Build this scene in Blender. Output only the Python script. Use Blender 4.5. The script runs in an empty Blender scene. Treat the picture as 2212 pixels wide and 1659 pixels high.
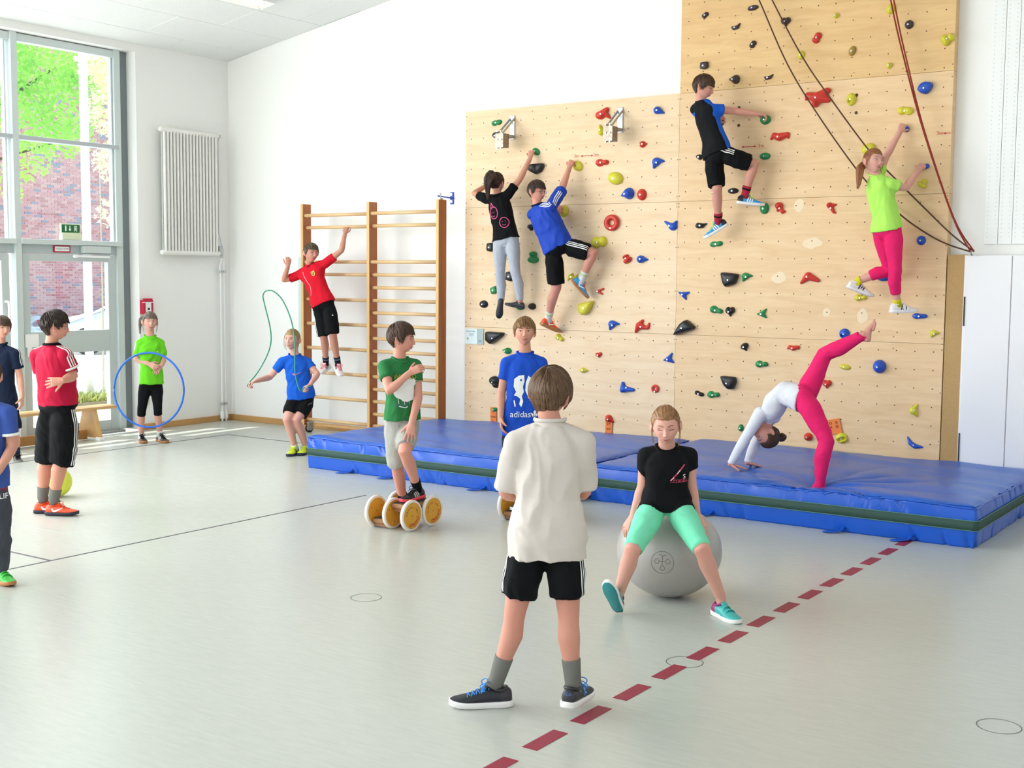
# School gymnasium: climbing wall, wall bars, crash mats and children at play.
# World: X to the right along the climbing wall, Y into that wall, Z up, metres; the climbing wall's front is Y = 0.
import bpy, bmesh, math, random
import numpy as np
from mathutils import Vector, Matrix, Euler, noise
from mathutils.bvhtree import BVHTree

random.seed(7)
RNG = np.random.default_rng(7)
SC = bpy.context.scene
COL = SC.collection

# ------------------------------------------------------------------ camera
cam_data = bpy.data.cameras.new('camera')
cam_data.sensor_width = 36.0
cam_data.lens = 2687.756 / 2212.0 * 36.0
cam_data.clip_end = 300
camera = bpy.data.objects.new('camera', cam_data)
COL.objects.link(camera)


def camera_matrix(yaw, pitch, roll, loc):
    y, p, r = (math.radians(a) for a in (yaw, pitch, roll))
    f = Vector((-math.sin(y) * math.cos(p), math.cos(y) * math.cos(p), -math.sin(p)))
    rt = Vector((math.cos(y), math.sin(y), 0))
    d = f.cross(rt)
    r2 = rt * math.cos(r) + d * math.sin(r)
    d2 = d * math.cos(r) - rt * math.sin(r)
    m = Matrix((r2, -d2, -f)).transposed().to_4x4()
    m.translation = Vector(loc)
    return m


camera.matrix_world = camera_matrix(34.69666, 4.98014, -0.44705, (7.9518, -10.5951, 1.8141))
SC.camera = camera

# ------------------------------------------------------------------ view, world, sun, big lights
SC.view_settings.view_transform = 'Standard'
SC.view_settings.look = 'None'
SC.view_settings.gamma = 1.0
SC.view_settings.use_curve_mapping = False
SC.view_settings.exposure = -0.08

world = bpy.data.worlds.new('world')
SC.world = world
world.use_nodes = True
wn, wl = world.node_tree.nodes, world.node_tree.links
wn.clear()
w_out = wn.new('ShaderNodeOutputWorld')
w_bg = wn.new('ShaderNodeBackground')
w_sky = wn.new('ShaderNodeTexSky')
w_sky.sky_type = 'NISHITA'
w_sky.sun_disc = False
w_sky.sun_elevation = math.radians(42)
w_sky.sun_rotation = math.radians(-75)
w_sky.air_density = 1.0
w_sky.dust_density = 2.5
w_sky.ozone_density = 1.0
w_bg.inputs['Strength'].default_value = 0.62
wl.new(w_sky.outputs['Color'], w_bg.inputs['Color'])
wl.new(w_bg.outputs['Background'], w_out.inputs['Surface'])

SC.cycles.max_bounces = 8
SC.cycles.diffuse_bounces = 5
SC.cycles.glossy_bounces = 3
SC.cycles.transmission_bounces = 6
SC.cycles.sample_clamp_indirect = 6.0
SC.cycles.caustics_reflective = False
SC.cycles.caustics_refractive = False
SC.cycles.use_denoising = True


def add_light(name, kind, loc, direction, energy, color=(1, 1, 1), size=None, size_y=None):
    d = bpy.data.lights.new(name, kind)
    d.energy = energy
    d.color = color
    if kind == 'AREA':
        d.shape = 'RECTANGLE'
        d.size, d.size_y = size, size_y
    o = bpy.data.objects.new(name, d)
    COL.objects.link(o)
    o.location = loc
    o.rotation_euler = Vector(direction).to_track_quat('-Z', 'Y').to_euler()
    return o


sun = add_light('sun', 'SUN', (-20, -8, 16), (0.24, 0.32, -0.92), 7.0, (1.0, 0.96, 0.88))
sun.data.angle = math.radians(0.6)
# daylight through the row of tall windows in the left wall (the part of the row that lies nearer than the picture shows)
add_light('window_daylight', 'AREA', (-3.45, -9.4, 2.6), (1, 0.16, -0.14), 1080.0, (0.97, 0.99, 1.0), 10.5, 3.4)
# broad fill light added high behind the camera, to lift the near side
add_light('rear_fill_light', 'AREA', (5.0, -15.6, 4.2), (0, 1, -0.18), 150.0, (0.98, 0.99, 1.0), 11.0, 2.6)

# ------------------------------------------------------------------ helpers


def lin(c):
    if isinstance(c, str):
        c = [int(c[i:i + 2], 16) for i in (1, 3, 5)]
    out = []
    for v in c[:3]:
        v = v / 255.0
        out.append(v / 12.92 if v <= 0.04045 else ((v + 0.055) / 1.055) ** 2.4)
    return (out[0], out[1], out[2], 1.0)


MATS = {}


def mat(name, color, rough=0.6, metal=0.0, noise_scale=0, noise_amt=0.0, bump=0.0, bump_scale=0, sss=0.0, coat=0.0,
        stretch=(1, 1, 1), spec=0.5, color2=None, attr=None):
    if name in MATS:
        return MATS[name]
    m = bpy.data.materials.new(name)
    m.use_nodes = True
    nt = m.node_tree
    b = nt.nodes['Principled BSDF']
    c = lin(color)
    b.inputs['Base Color'].default_value = c
    b.inputs['Roughness'].default_value = rough
    b.inputs['Metallic'].default_value = metal
    b.inputs['Specular IOR Level'].default_value = spec
    if coat:
        b.inputs['Coat Weight'].default_value = coat
        b.inputs['Coat Roughness'].default_value = 0.15
    if sss:
        b.inputs['Subsurface Weight'].default_value = sss
        b.inputs['Subsurface Radius'].default_value = (0.012, 0.005, 0.003)
        b.inputs['Subsurface Scale'].default_value = 0.6
    tc = nt.nodes.new('ShaderNodeTexCoord')
    mp = nt.nodes.new('ShaderNodeMapping')
    mp.inputs['Scale'].default_value = stretch
    nt.links.new(tc.outputs['Object'], mp.inputs['Vector'])
    if noise_scale:
        n = nt.nodes.new('ShaderNodeTexNoise')
        n.inputs['Scale'].default_value = noise_scale
        n.inputs['Detail'].default_value = 5
        n.inputs['Roughness'].default_value = 0.6
        nt.links.new(mp.outputs['Vector'], n.inputs['Vector'])
        r = nt.nodes.new('ShaderNodeValToRGB')
        r.color_ramp.elements[0].position = 0.3
        r.color_ramp.elements[1].position = 0.7
        c2 = lin(color2) if color2 else tuple(max(0, v * (1 - noise_amt)) for v in c[:3]) + (1,)
        r.color_ramp.elements[0].color = c2
        r.color_ramp.elements[1].color = c
        nt.links.new(n.outputs['Fac'], r.inputs['Fac'])
        nt.links.new(r.outputs['Color'], b.inputs['Base Color'])
    if attr:
        a = nt.nodes.new('ShaderNodeAttribute')
        a.attribute_name = attr
        nt.links.new(a.outputs['Color'], b.inputs['Base Color'])
    if bump:
        n2 = nt.nodes.new('ShaderNodeTexNoise')
        n2.inputs['Scale'].default_value = bump_scale
        n2.inputs['Detail'].default_value = 3
        nt.links.new(mp.outputs['Vector'], n2.inputs['Vector'])
        bp = nt.nodes.new('ShaderNodeBump')
        bp.inputs['Strength'].default_value = bump
        bp.inputs['Distance'].default_value = 0.01
        nt.links.new(n2.outputs['Fac'], bp.inputs['Height'])
        nt.links.new(bp.outputs['Normal'], b.inputs['Normal'])
    MATS[name] = m
    return m


def emit_mat(name, color, strength):
    m = bpy.data.materials.new(name)
    m.use_nodes = True
    b = m.node_tree.nodes['Principled BSDF']
    b.inputs['Base Color'].default_value = lin(color)
    b.inputs['Emission Color'].default_value = lin(color)
    b.inputs['Emission Strength'].default_value = strength
    return m


def tag(o, label=None, cat=None, group=None, kind=None):
    if label:
        o['label'] = label
    if cat:
        o['category'] = cat
    if group:
        o['group'] = group
    if kind:
        o['kind'] = kind
    return o


def empty(name, loc=(0, 0, 0), label=None, cat=None, group=None, kind=None, parent=None):
    o = bpy.data.objects.new(name, None)
    o.empty_display_size = 0.1
    COL.objects.link(o)
    o.location = loc
    if parent:
        o.parent = parent
        o.matrix_parent_inverse = Matrix.Translation(-Vector(parent.location)) if parent.type == 'EMPTY' else Matrix()
    return tag(o, label, cat, group, kind)


def link_mesh(name, me, material=None, parent=None, smooth=False):
    o = bpy.data.objects.new(name, me)
    COL.objects.link(o)
    mats = material if isinstance(material, (list, tuple)) else ([material] if material else [])
    for m in mats:
        me.materials.append(m)
    if smooth:
        me.polygons.foreach_set('use_smooth', [True] * len(me.polygons))
    if parent:
        o.parent = parent
        o.matrix_parent_inverse = root_inverse(parent)
    return o


def root_inverse(parent):
    m = Matrix()
    chain = []
    p = parent
    while p:
        chain.append(p)
        p = p.parent
    for c in reversed(chain):
        m = m @ (c.matrix_parent_inverse @ c.matrix_basis if c.parent else c.matrix_basis)
    return m.inverted()


class G:
    """Collects vertices and faces; build() links them as ONE mesh object."""

    def __init__(self):
        self.v, self.f, self.mi = [], [], []

    def add(self, verts, faces, m=0):
        o = len(self.v)
        self.v += [tuple(map(float, p)) for p in verts]
        self.f += [tuple(i + o for i in f) for f in faces]
        self.mi += [m] * len(faces)
        return self

    def box(self, c, size, rot=None, m=0):
        sx, sy, sz = (s / 2 for s in size)
        vs = [Vector((x * sx, y * sy, z * sz)) for x in (-1, 1) for y in (-1, 1) for z in (-1, 1)]
        if rot is not None:
            vs = [rot @ v for v in vs]
        c = Vector(c)
        return self.add([v + c for v in vs], [(0, 1, 3, 2), (4, 6, 7, 5), (0, 4, 5, 1), (2, 3, 7, 6), (0, 2, 6, 4), (1, 5, 7, 3)], m)

    def rings(self, rings, cap=True, m=0):
        n = len(rings[0])
        vs = [p for r in rings for p in r]
        fs = []
        for k in range(len(rings) - 1):
            for i in range(n):
                j = (i + 1) % n
                fs.append((k * n + i, k * n + j, (k + 1) * n + j, (k + 1) * n + i))
        if cap:
            fs.append(tuple(range(n - 1, -1, -1)))
            fs.append(tuple((len(rings) - 1) * n + i for i in range(n)))
        return self.add(vs, fs, m)

    def tube(self, pts, rads, n=10, side=None, ends=True, cap=True, m=0):
        pts = [Vector(p) for p in pts]
        rads = [(r, r) if not isinstance(r, (tuple, list)) else tuple(r) for r in rads]
        K = len(pts)
        tang = []
        for i in range(K):
            t = pts[min(i + 1, K - 1)] - pts[max(i - 1, 0)]
            if t.length < 1e-9:
                t = Vector((0, 0, 1))
            tang.append(t.normalized())
        ref = Vector(side) if side is not None else None
        if ref is None:
            ref = tang[0].orthogonal()
        P, Rr, T, X = [], [], [], []
        x = ref
        for i in range(K):
            t = tang[i]
            base = ref if side is not None else x
            x = base - t * base.dot(t)
            if x.length < 1e-6:
                x = t.orthogonal()
            x.normalize()
            P.append(pts[i]); Rr.append(rads[i]); T.append(t); X.append(x.copy())
        rs = []

        def ring(p, t, x, a, b):
            y = t.cross(x)
            return [p + x * (a * math.cos(2 * math.pi * k / n)) + y * (b * math.sin(2 * math.pi * k / n)) for k in range(n)]
        if ends:
            for q in (0.25, 0.65):
                h = math.sqrt(max(0, 1 - (1 - q) ** 2)) if False else q
                sc = math.sqrt(1 - (1 - q) ** 2)
                rs.append(ring(P[0] - T[0] * min(Rr[0]) * (1 - q), T[0], X[0], Rr[0][0] * sc, Rr[0][1] * sc))
        for i in range(K):
            rs.append(ring(P[i], T[i], X[i], *Rr[i]))
        if ends:
            for q in (0.65, 0.25):
                sc = math.sqrt(1 - (1 - q) ** 2)
                rs.append(ring(P[-1] + T[-1] * min(Rr[-1]) * (1 - q), T[-1], X[-1], Rr[-1][0] * sc, Rr[-1][1] * sc))
        return self.rings(rs, cap, m)

    def cyl(self, a, b, r, n=16, r2=None, m=0):
        return self.tube([a, b], [r, r if r2 is None else r2], n=n, ends=False, m=m)

    def ellipsoid(self, c, axes, nu=16, nv=10, m=0):
        """axes: three vectors (already scaled)."""
        c = Vector(c)
        ax = [Vector(a) for a in axes]
        rs = []
        for j in range(1, nv):
            th = math.pi * j / nv
            rs.append([c + ax[0] * (math.sin(th) * math.cos(2 * math.pi * i / nu)) + ax[1] * (math.sin(th) * math.sin(2 * math.pi * i / nu))
                       - ax[2] * math.cos(th) for i in range(nu)])
        return self.rings(rs, True, m)

    def sphere(self, c, r, nu=16, nv=10, m=0):
        return self.ellipsoid(c, ((r, 0, 0), (0, r, 0), (0, 0, r)), nu, nv, m)

    def mesh(self, name='mesh', fix=True):
        me = bpy.data.meshes.new(name)
        me.from_pydata(self.v, [], self.f)
        if any(self.mi):
            me.polygons.foreach_set('material_index', self.mi)
        if fix:
            bm = bmesh.new()
            bm.from_mesh(me)
            bmesh.ops.recalc_face_normals(bm, faces=bm.faces)
            bm.to_mesh(me)
            bm.free()
        return me

    def build(self, name, material, parent=None, smooth=False):
        return link_mesh(name, self.mesh(name), material, parent, smooth)


def bevel_mesh(me, w=0.004, seg=2, angle=40):
    bm = bmesh.new()
    bm.from_mesh(me)
    es = [e for e in bm.edges if len(e.link_faces) == 2 and e.calc_face_angle(0) > math.radians(angle)]
    bmesh.ops.bevel(bm, geom=es, offset=w, segments=seg, affect='EDGES', profile=0.5)
    bm.to_mesh(me)
    bm.free()
    return me


def bbox_obj(name, c, size, material, parent=None, bev=0.004, rot=None):
    g = G().box(c, size, rot)
    me = g.mesh(name)
    if bev:
        bevel_mesh(me, bev)
    return link_mesh(name, me, material, parent)


def remesh(g, voxel, smooth=4, factor=0.5, ratio=None):
    """Union of the closed pieces in g as one continuous skin: returns (verts Nx3, faces)."""
    me = g.mesh('tmp')
    o = bpy.data.objects.new('tmp', me)
    COL.objects.link(o)
    r = o.modifiers.new('r', 'REMESH')
    r.mode = 'VOXEL'
    r.voxel_size = voxel
    if smooth:
        s = o.modifiers.new('s', 'SMOOTH')
        s.factor = factor
        s.iterations = smooth
    if ratio:
        d = o.modifiers.new('d', 'DECIMATE')
        d.ratio = ratio
    dg = bpy.context.evaluated_depsgraph_get()
    ev = o.evaluated_get(dg)
    m2 = bpy.data.meshes.new_from_object(ev)
    V = np.empty(len(m2.vertices) * 3, dtype=np.float32)
    m2.vertices.foreach_get('co', V)
    F = [tuple(p.vertices) for p in m2.polygons]
    bpy.data.objects.remove(o)
    bpy.data.meshes.remove(m2)
    bpy.data.meshes.remove(me)
    return V.reshape(-1, 3).astype(float), F


def mesh_vf(name, V, F):
    me = bpy.data.meshes.new(name)
    me.from_pydata([tuple(v) for v in V], [], F)
    me.update()
    return me


def vert_normals(V, F):
    me = mesh_vf('n', V, F)
    N = np.empty(len(V) * 3, dtype=np.float32)
    me.vertices.foreach_get('normal', N)
    bpy.data.meshes.remove(me)
    return N.reshape(-1, 3)


def text_shape(txt, size=1.0):
    """2-D outline mesh of a word: (points, faces), centred, letter height about size*0.7."""
    cu = bpy.data.curves.new('t', 'FONT')
    cu.body = txt
    cu.size = size
    cu.align_x = 'CENTER'
    cu.align_y = 'CENTER'
    cu.resolution_u = 3
    o = bpy.data.objects.new('t', cu)
    COL.objects.link(o)
    me = bpy.data.meshes.new_from_object(o.evaluated_get(bpy.context.evaluated_depsgraph_get()))
    V = [(v.co.x, v.co.y) for v in me.vertices]
    F = [tuple(p.vertices) for p in me.polygons]
    bpy.data.objects.remove(o)
    bpy.data.meshes.remove(me)
    return V, F


def poly_shape(polys, cut=0.0):
    """polygons (lists of 2-D points) -> filled, optionally cut into a grid so that they can follow a curved surface."""
    bm = bmesh.new()
    for pl in polys:
        vs = [bm.verts.new((x, y, 0)) for x, y in pl]
        try:
            bm.faces.new(vs)
        except ValueError:
            pass
    if cut:
        xs = [v.co.x for v in bm.verts]
        ys = [v.co.y for v in bm.verts]
        for ax, lo, hi in ((0, min(xs), max(xs)), (1, min(ys), max(ys))):
            k = lo + cut
            while k < hi - cut * 0.3:
                co = Vector((k, 0, 0)) if ax == 0 else Vector((0, k, 0))
                no = Vector((1, 0, 0)) if ax == 0 else Vector((0, 1, 0))
                bmesh.ops.bisect_plane(bm, geom=bm.verts[:] + bm.edges[:] + bm.faces[:], plane_co=co, plane_no=no)
                k += cut
    bmesh.ops.triangulate(bm, faces=bm.faces[:])
    bm.verts.index_update()
    V = [(v.co.x, v.co.y) for v in bm.verts]
    F = [tuple(v.index for v in f.verts) for f in bm.faces]
    bm.free()
    return V, F


def stroke_polys(pts, w, closed=False):
    """a drawn line as quads."""
    n = len(pts)
    out = []
    for i in range(n if closed else n - 1):
        a, b = Vector(pts[i]), Vector(pts[(i + 1) % n])
        d = (b - a)
        if d.length < 1e-9:
            continue
        d.normalize()
        nrm = Vector((-d.y, d.x)) * w / 2
        a2, b2 = a - d * w * 0.25, b + d * w * 0.25
        out.append([tuple(a2 + nrm), tuple(a2 - nrm), tuple(b2 - nrm), tuple(b2 + nrm)])
    return out


def circle_pts(cx, cy, r, n=24, ry=None):
    ry = r if ry is None else ry
    return [(cx + r * math.cos(2 * math.pi * i / n), cy + ry * math.sin(2 * math.pi * i / n)) for i in range(n)]


def bvh_of(obs):
    V, F = [], []
    for o in obs:
        k = len(V)
        me = o.data
        mw = o_world(o)
        V += [mw @ v.co for v in me.vertices]
        F += [tuple(i + k for i in p.vertices) for p in me.polygons]
    return BVHTree.FromPolygons(V, F)


def o_world(o):
    if o.parent:
        return o_world(o.parent) @ o.matrix_parent_inverse @ o.matrix_basis
    return o.matrix_basis.copy()


def decal(name, shape, origin, ux, uy, targets, material, parent, offset=0.0022, reach=0.25, direction=None):
    """flat print laid on a surface: every point of the 2-D shape is dropped onto the targets along the print's normal."""
    tree = targets if isinstance(targets, BVHTree) else bvh_of(targets)
    O, ux, uy = Vector(origin), Vector(ux), Vector(uy)
    nrm = ux.cross(uy).normalized()          # towards the viewer of the print
    d = -nrm if direction is None else Vector(direction).normalized()
    pts, ok = [], []
    for x, y in shape[0]:
        p = O + ux * x + uy * y
        hit = tree.ray_cast(p - d * reach, d, reach * 2.2)
        if hit[0] is None:
            pts.append(p)
            ok.append(False)
        else:
            n = hit[1]
            if n.dot(d) > 0:
                n = -n
            pts.append(hit[0] - d * offset * 0.5 + n * offset * 0.5)
            ok.append(True)
    scale = max(ux.length, uy.length)

    def lies_flat(f):
        for q in range(len(f)):
            a, b = f[q], f[(q + 1) % len(f)]
            l2 = math.hypot(shape[0][a][0] - shape[0][b][0], shape[0][a][1] - shape[0][b][1]) * scale
            if (pts[a] - pts[b]).length > 2.6 * l2 + 0.006:
                return False
        return True
    F = [f for f in shape[1] if all(ok[i] for i in f) and lies_flat(f)]
    if not F:
        F = shape[1]
    me = bpy.data.meshes.new(name)
    me.from_pydata([tuple(p) for p in pts], [], F)
    return link_mesh(name, me, material, parent, smooth=True)


def copy_tree(o, parent=None):
    c = o.copy()
    COL.objects.link(c)
    if parent is not None:
        c.parent = parent
        c.matrix_parent_inverse = o.matrix_parent_inverse.copy()
    for ch in [x for x in bpy.data.objects if x.parent == o]:
        copy_tree(ch, c)
    return c


def catmull(pts, sub=6):
    pts = [Vector(p) for p in pts]
    out = []
    for i in range(len(pts) - 1):
        p0, p1, p2, p3 = pts[max(i - 1, 0)], pts[i], pts[i + 1], pts[min(i + 2, len(pts) - 1)]
        for k in range(sub):
            t = k / sub
            out.append(0.5 * ((2 * p1) + (p2 - p0) * t + (2 * p0 - 5 * p1 + 4 * p2 - p3) * t * t + (3 * p1 - p0 - 3 * p2 + p3) * t ** 3))
    out.append(pts[-1])
    return out

# ------------------------------------------------------------------ materials of the room
M_WALL = mat('wall_paint', '#f4f3f1', 0.75, noise_scale=40, noise_amt=0.015, bump=0.05, bump_scale=180)
M_CEIL = mat('wood_wool_panel', '#f3f5f3', 0.9, noise_scale=120, noise_amt=0.10, bump=0.5, bump_scale=160)
M_JOINT = mat('ceiling_joint', '#a9adab', 0.9)
M_ALU = mat('light_grey_frame', '#ccd6d6', 0.45, metal=0.1)
M_DARKFRAME = mat('grey_channel', '#7d868a', 0.5, metal=0.2)
M_WHITE = mat('white_paint', '#f3f4f4', 0.5)
M_OFFWHITE = mat('white_laminate', '#f1eef0', 0.4)
M_BLACK = mat('black_plastic', '#17181a', 0.45)
M_STEEL = mat('galvanised_steel', '#b9bcbe', 0.32, metal=0.9, noise_scale=30, noise_amt=0.2)
M_PINE = mat('varnished_pine', '#dfb073', 0.4, noise_scale=9, noise_amt=0.22, stretch=(1, 1, 0.12))
M_PINE_X = mat('varnished_pine_rung', '#e6bf8c', 0.35, noise_scale=12, noise_amt=0.15, stretch=(0.08, 1, 1))
M_POST = mat('varnished_post', '#b5652a', 0.4, noise_scale=26, noise_amt=0.3, stretch=(1, 1, 0.05))
M_BASE = mat('wood_baseboard', '#c99a5f', 0.5, noise_scale=12, noise_amt=0.2, stretch=(0.1, 0.1, 1))


def glass_material():
    m = bpy.data.materials.new('window_glass')
    m.use_nodes = True
    nt = m.node_tree
    nt.nodes.clear()
    out = nt.nodes.new('ShaderNodeOutputMaterial')
    mix = nt.nodes.new('ShaderNodeMixShader')
    tr = nt.nodes.new('ShaderNodeBsdfTransparent')
    tr.inputs['Color'].default_value = (0.95, 0.98, 0.97, 1)
    gl = nt.nodes.new('ShaderNodeBsdfGlossy')
    gl.inputs['Roughness'].default_value = 0.02
    mix.inputs['Fac'].default_value = 0.06
    nt.links.new(tr.outputs['BSDF'], mix.inputs[1])
    nt.links.new(gl.outputs['BSDF'], mix.inputs[2])
    nt.links.new(mix.outputs['Shader'], out.inputs['Surface'])
    return m


M_GLASS = glass_material()


def ceil_z(x):
    return 4.38 + 0.167 * (x + 3.7)


def floor_material():
    m = bpy.data.materials.new('linoleum_floor')
    m.use_nodes = True
    nt = m.node_tree
    b = nt.nodes['Principled BSDF']
    tc = nt.nodes.new('ShaderNodeTexCoord')
    mp = nt.nodes.new('ShaderNodeMapping')
    mp.inputs['Scale'].default_value = (1.0, 6.0, 1.0)
    mp.inputs['Rotation'].default_value = (0, 0, 0.12)
    n1 = nt.nodes.new('ShaderNodeTexNoise')
    n1.inputs['Scale'].default_value = 7.0
    n1.inputs['Detail'].default_value = 4
    n1.inputs['Roughness'].default_value = 0.65
    r = nt.nodes.new('ShaderNodeValToRGB')
    r.color_ramp.elements[0].position = 0.22
    r.color_ramp.elements[1].position = 0.78
    r.color_ramp.elements[0].color = lin('#b7bab2')
    r.color_ramp.elements[1].color = lin('#c3c5bd')
    nt.links.new(tc.outputs['Object'], mp.inputs['Vector'])
    nt.links.new(mp.outputs['Vector'], n1.inputs['Vector'])
    nt.links.new(n1.outputs['Fac'], r.inputs['Fac'])
    nt.links.new(r.outputs['Color'], b.inputs['Base Color'])
    b.inputs['Roughness'].default_value = 0.27
    b.inputs['Specular IOR Level'].default_value = 0.45
    return m


# ------------------------------------------------------------------ floor with its lines
XL, XR, YB, YF = -3.7, 12.4, 0.1, -16.0
floor = bbox_obj('floor', ((XL + XR) / 2, (YB + YF) / 2, -0.05), (XR - XL, YB - YF, 0.1), floor_material(), bev=0)
tag(floor, kind='structure')


def floor_strip(name, a, b, w, material, z=0.0015, parent=None):
    a, b = Vector((a[0], a[1], 0)), Vector((b[0], b[1], 0))
    d = (b - a).normalized()
    n = Vector((-d.y, d.x, 0)) * w / 2
    g = G()
    vs = [a + n, a - n, b - n, b + n]
    g.add([(v.x, v.y, 0.0) for v in vs] + [(v.x, v.y, z) for v in vs],
          [(0, 1, 2, 3), (4, 7, 6, 5), (0, 4, 5, 1), (1, 5, 6, 2), (2, 6, 7, 3), (3, 7, 4, 0)])
    return g.build(name, material, parent)


M_LINE = mat('dark_line_paint', '#4a4650', 0.6)
M_SEAM = mat('linoleum_seam', '#aab4b2', 0.6)
M_DASH = mat('wine_red_line_paint', '#96263f', 0.5, noise_scale=30, noise_amt=0.12)
M_REDLINE = mat('brown_red_line_paint', '#7a5560', 0.6)
for a, b, w in (((1.16, -7.6), (1.195, -2.94), 0.016), ((-0.9, -5.9), (1.16, -5.9), 0.018), ((-2.62, -5.2), (-2.62, -0.95), 0.02),
                ((-2.62, -0.95), (-0.2, -0.98), 0.018)):
    floor_strip('floor_line', a, b, w, M_LINE, parent=floor)
floor_strip('floor_line', (5.9, -0.95), (7.6, -0.95), 0.03, M_REDLINE, parent=floor)
for yy in (-2.45, -3.4, -4.45, -5.35):
    floor_strip('floor_seam', (-3.6, yy), (1.15, yy), 0.006, M_SEAM, z=0.0008, parent=floor)
for i in range(18):
    yc = -2.10 - 0.3475 * i
    floor_strip('floor_dash', (5.37, yc - 0.112), (5.37, yc + 0.112), 0.068, M_DASH, z=0.002, parent=floor)
for cx, cy in ((3.366, -5.40), (5.36, -5.40), (6.785, -5.405)):
    g = G()
    r0, r1, n = 0.088, 0.0845, 40
    vs = [(cx + r * math.cos(2 * math.pi * i / n), cy + r * math.sin(2 * math.pi * i / n), 0.0012) for r in (r0, r1) for i in range(n)]
    g.add(vs, [(i, (i + 1) % n, n + (i + 1) % n, n + i) for i in range(n)])
    g.build('floor_socket_ring', mat('socket_ring', '#5f5e5c', 0.5), floor)

# ------------------------------------------------------------------ walls
ZT = ceil_z(XR) + 0.4


def wall_prism(name, poly, axis, t0, t1, material=None):
    """polygon in the wall plane (u, z) pushed out along the wall's normal."""
    g = G()
    n = len(poly)
    if axis == 'y':
        vs = [(u, t0, z) for u, z in poly] + [(u, t1, z) for u, z in poly]
    else:
        vs = [(t0, u, z) for u, z in poly] + [(t1, u, z) for u, z in poly]
    g.add(vs, [tuple(range(n)), tuple(range(2 * n - 1, n - 1, -1))] + [(i, i + n, (i + 1) % n + n, (i + 1) % n) for i in range(n)])
    return tag(g.build(name, material or M_WALL), kind='structure')


wall_prism('wall_back', [(XL - 0.3, 0), (XR, 0), (XR, ceil_z(XR)), (XL - 0.3, ceil_z(XL - 0.3))], 'y', 0.1, 0.35)
wl_ = empty('wall_left', kind='structure')
for nm, c, s in (('wall_pier', (XL - 0.14, (-1.28 + 0.1) / 2, 2.2), (0.28, 1.38, 4.4)),
                 ('wall_lintel', (XL - 0.14, -7.3, 4.36), (0.28, 12.04, 0.12)),
                 ('wall_pier', (XL - 0.14, -14.66, 2.15), (0.28, 2.68, 4.3))):
    bbox_obj(nm, c, s, M_WALL, wl_, bev=0)
wall_prism('wall_right', [(YF, 0), (YB, 0), (YB, ceil_z(XR)), (YF, ceil_z(XR))], 'x', XR, XR + 0.25)
wr = empty('wall_rear', kind='structure')
for nm, c, s in (('wall_panel', (4.35, YF - 0.12, 1.4), (16.4, 0.25, 2.8)), ('wall_panel', (4.35, YF - 0.12, 6.35), (16.4, 0.25, 1.6)),
                 ('wall_panel', (-2.6, YF - 0.12, 4.2), (2.6, 0.25, 2.8)), ('wall_panel', (11.5, YF - 0.12, 4.2), (2.0, 0.25, 2.8))):
    bbox_obj(nm, c, s, M_WALL, wr, bev=0)

# ceiling: sloping slab with staggered wood-wool panels where the picture sees it
sl = math.atan(0.167)
ceiling = wall_prism('ceiling', [(XL - 0.3, ceil_z(XL - 0.3) + 0.03), (XR + 0.2, ceil_z(XR + 0.2) + 0.03), (XR + 0.2, ceil_z(XR + 0.2) + 0.2),
                                 (XL - 0.3, ceil_z(XL - 0.3) + 0.2)], 'y', YF - 0.2, YB + 0.2, M_JOINT)
pg = G().box((0, 0, 0), (0.596, 1.196, 0.03))
panel_me = bevel_mesh(pg.mesh('ceiling_panel'), 0.004, 1)
panel_me.materials.append(M_CEIL)
n_p = 0
rest = G()
xs0 = -3.9
for i in range(28):
    xc = xs0 + 0.587 * (i + 0.5)
    for k in range(-1, 14):
        yc = (-0.28 if i % 2 else -0.90) + 0.6 - 1.2 * k
        y0, y1 = max(yc - 0.6, YF), min(yc + 0.6, YB)
        if y1 - y0 < 0.1:
            continue
        near = xc < 0.9 and yc > -5.2
        full = (y1 - y0) > 1.19
        c = Vector((xc, (y0 + y1) / 2, ceil_z(xc) + 0.016 + random.uniform(-0.0025, 0.0025)))
        rot = Euler((0, -sl, 0))
        if near:
            o = bpy.data.objects.new('ceiling_panel', panel_me)
            COL.objects.link(o)
            o.location = c
            o.rotation_euler = rot
            if not full:
                o.scale = (1, (y1 - y0 - 0.004) / 1.196, 1)
            o.parent = ceiling
        else:
            rest.box(c, (0.583, y1 - y0 - 0.004, 0.03), rot.to_matrix())
o = rest.build('ceiling_panels_beyond', M_CEIL, ceiling)
o['kind'] = 'stuff'

# baseboards
bb = bbox_obj('baseboard_back', ((XL + 12.4) / 2, 0.085, 0.035), (XR - XL, 0.03, 0.07), M_BASE, bev=0.004)
tag(bb, kind='structure')
bb = bbox_obj('baseboard_left', (XL + 0.012, -0.585, 0.035), (0.025, 1.36, 0.07), M_BASE, bev=0.004)
tag(bb, kind='structure')

# ------------------------------------------------------------------ ceiling lamps (louvred fluorescent fittings)
M_LAMP = emit_mat('lamp_tube', '#fff2dc', 9.0)


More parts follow.
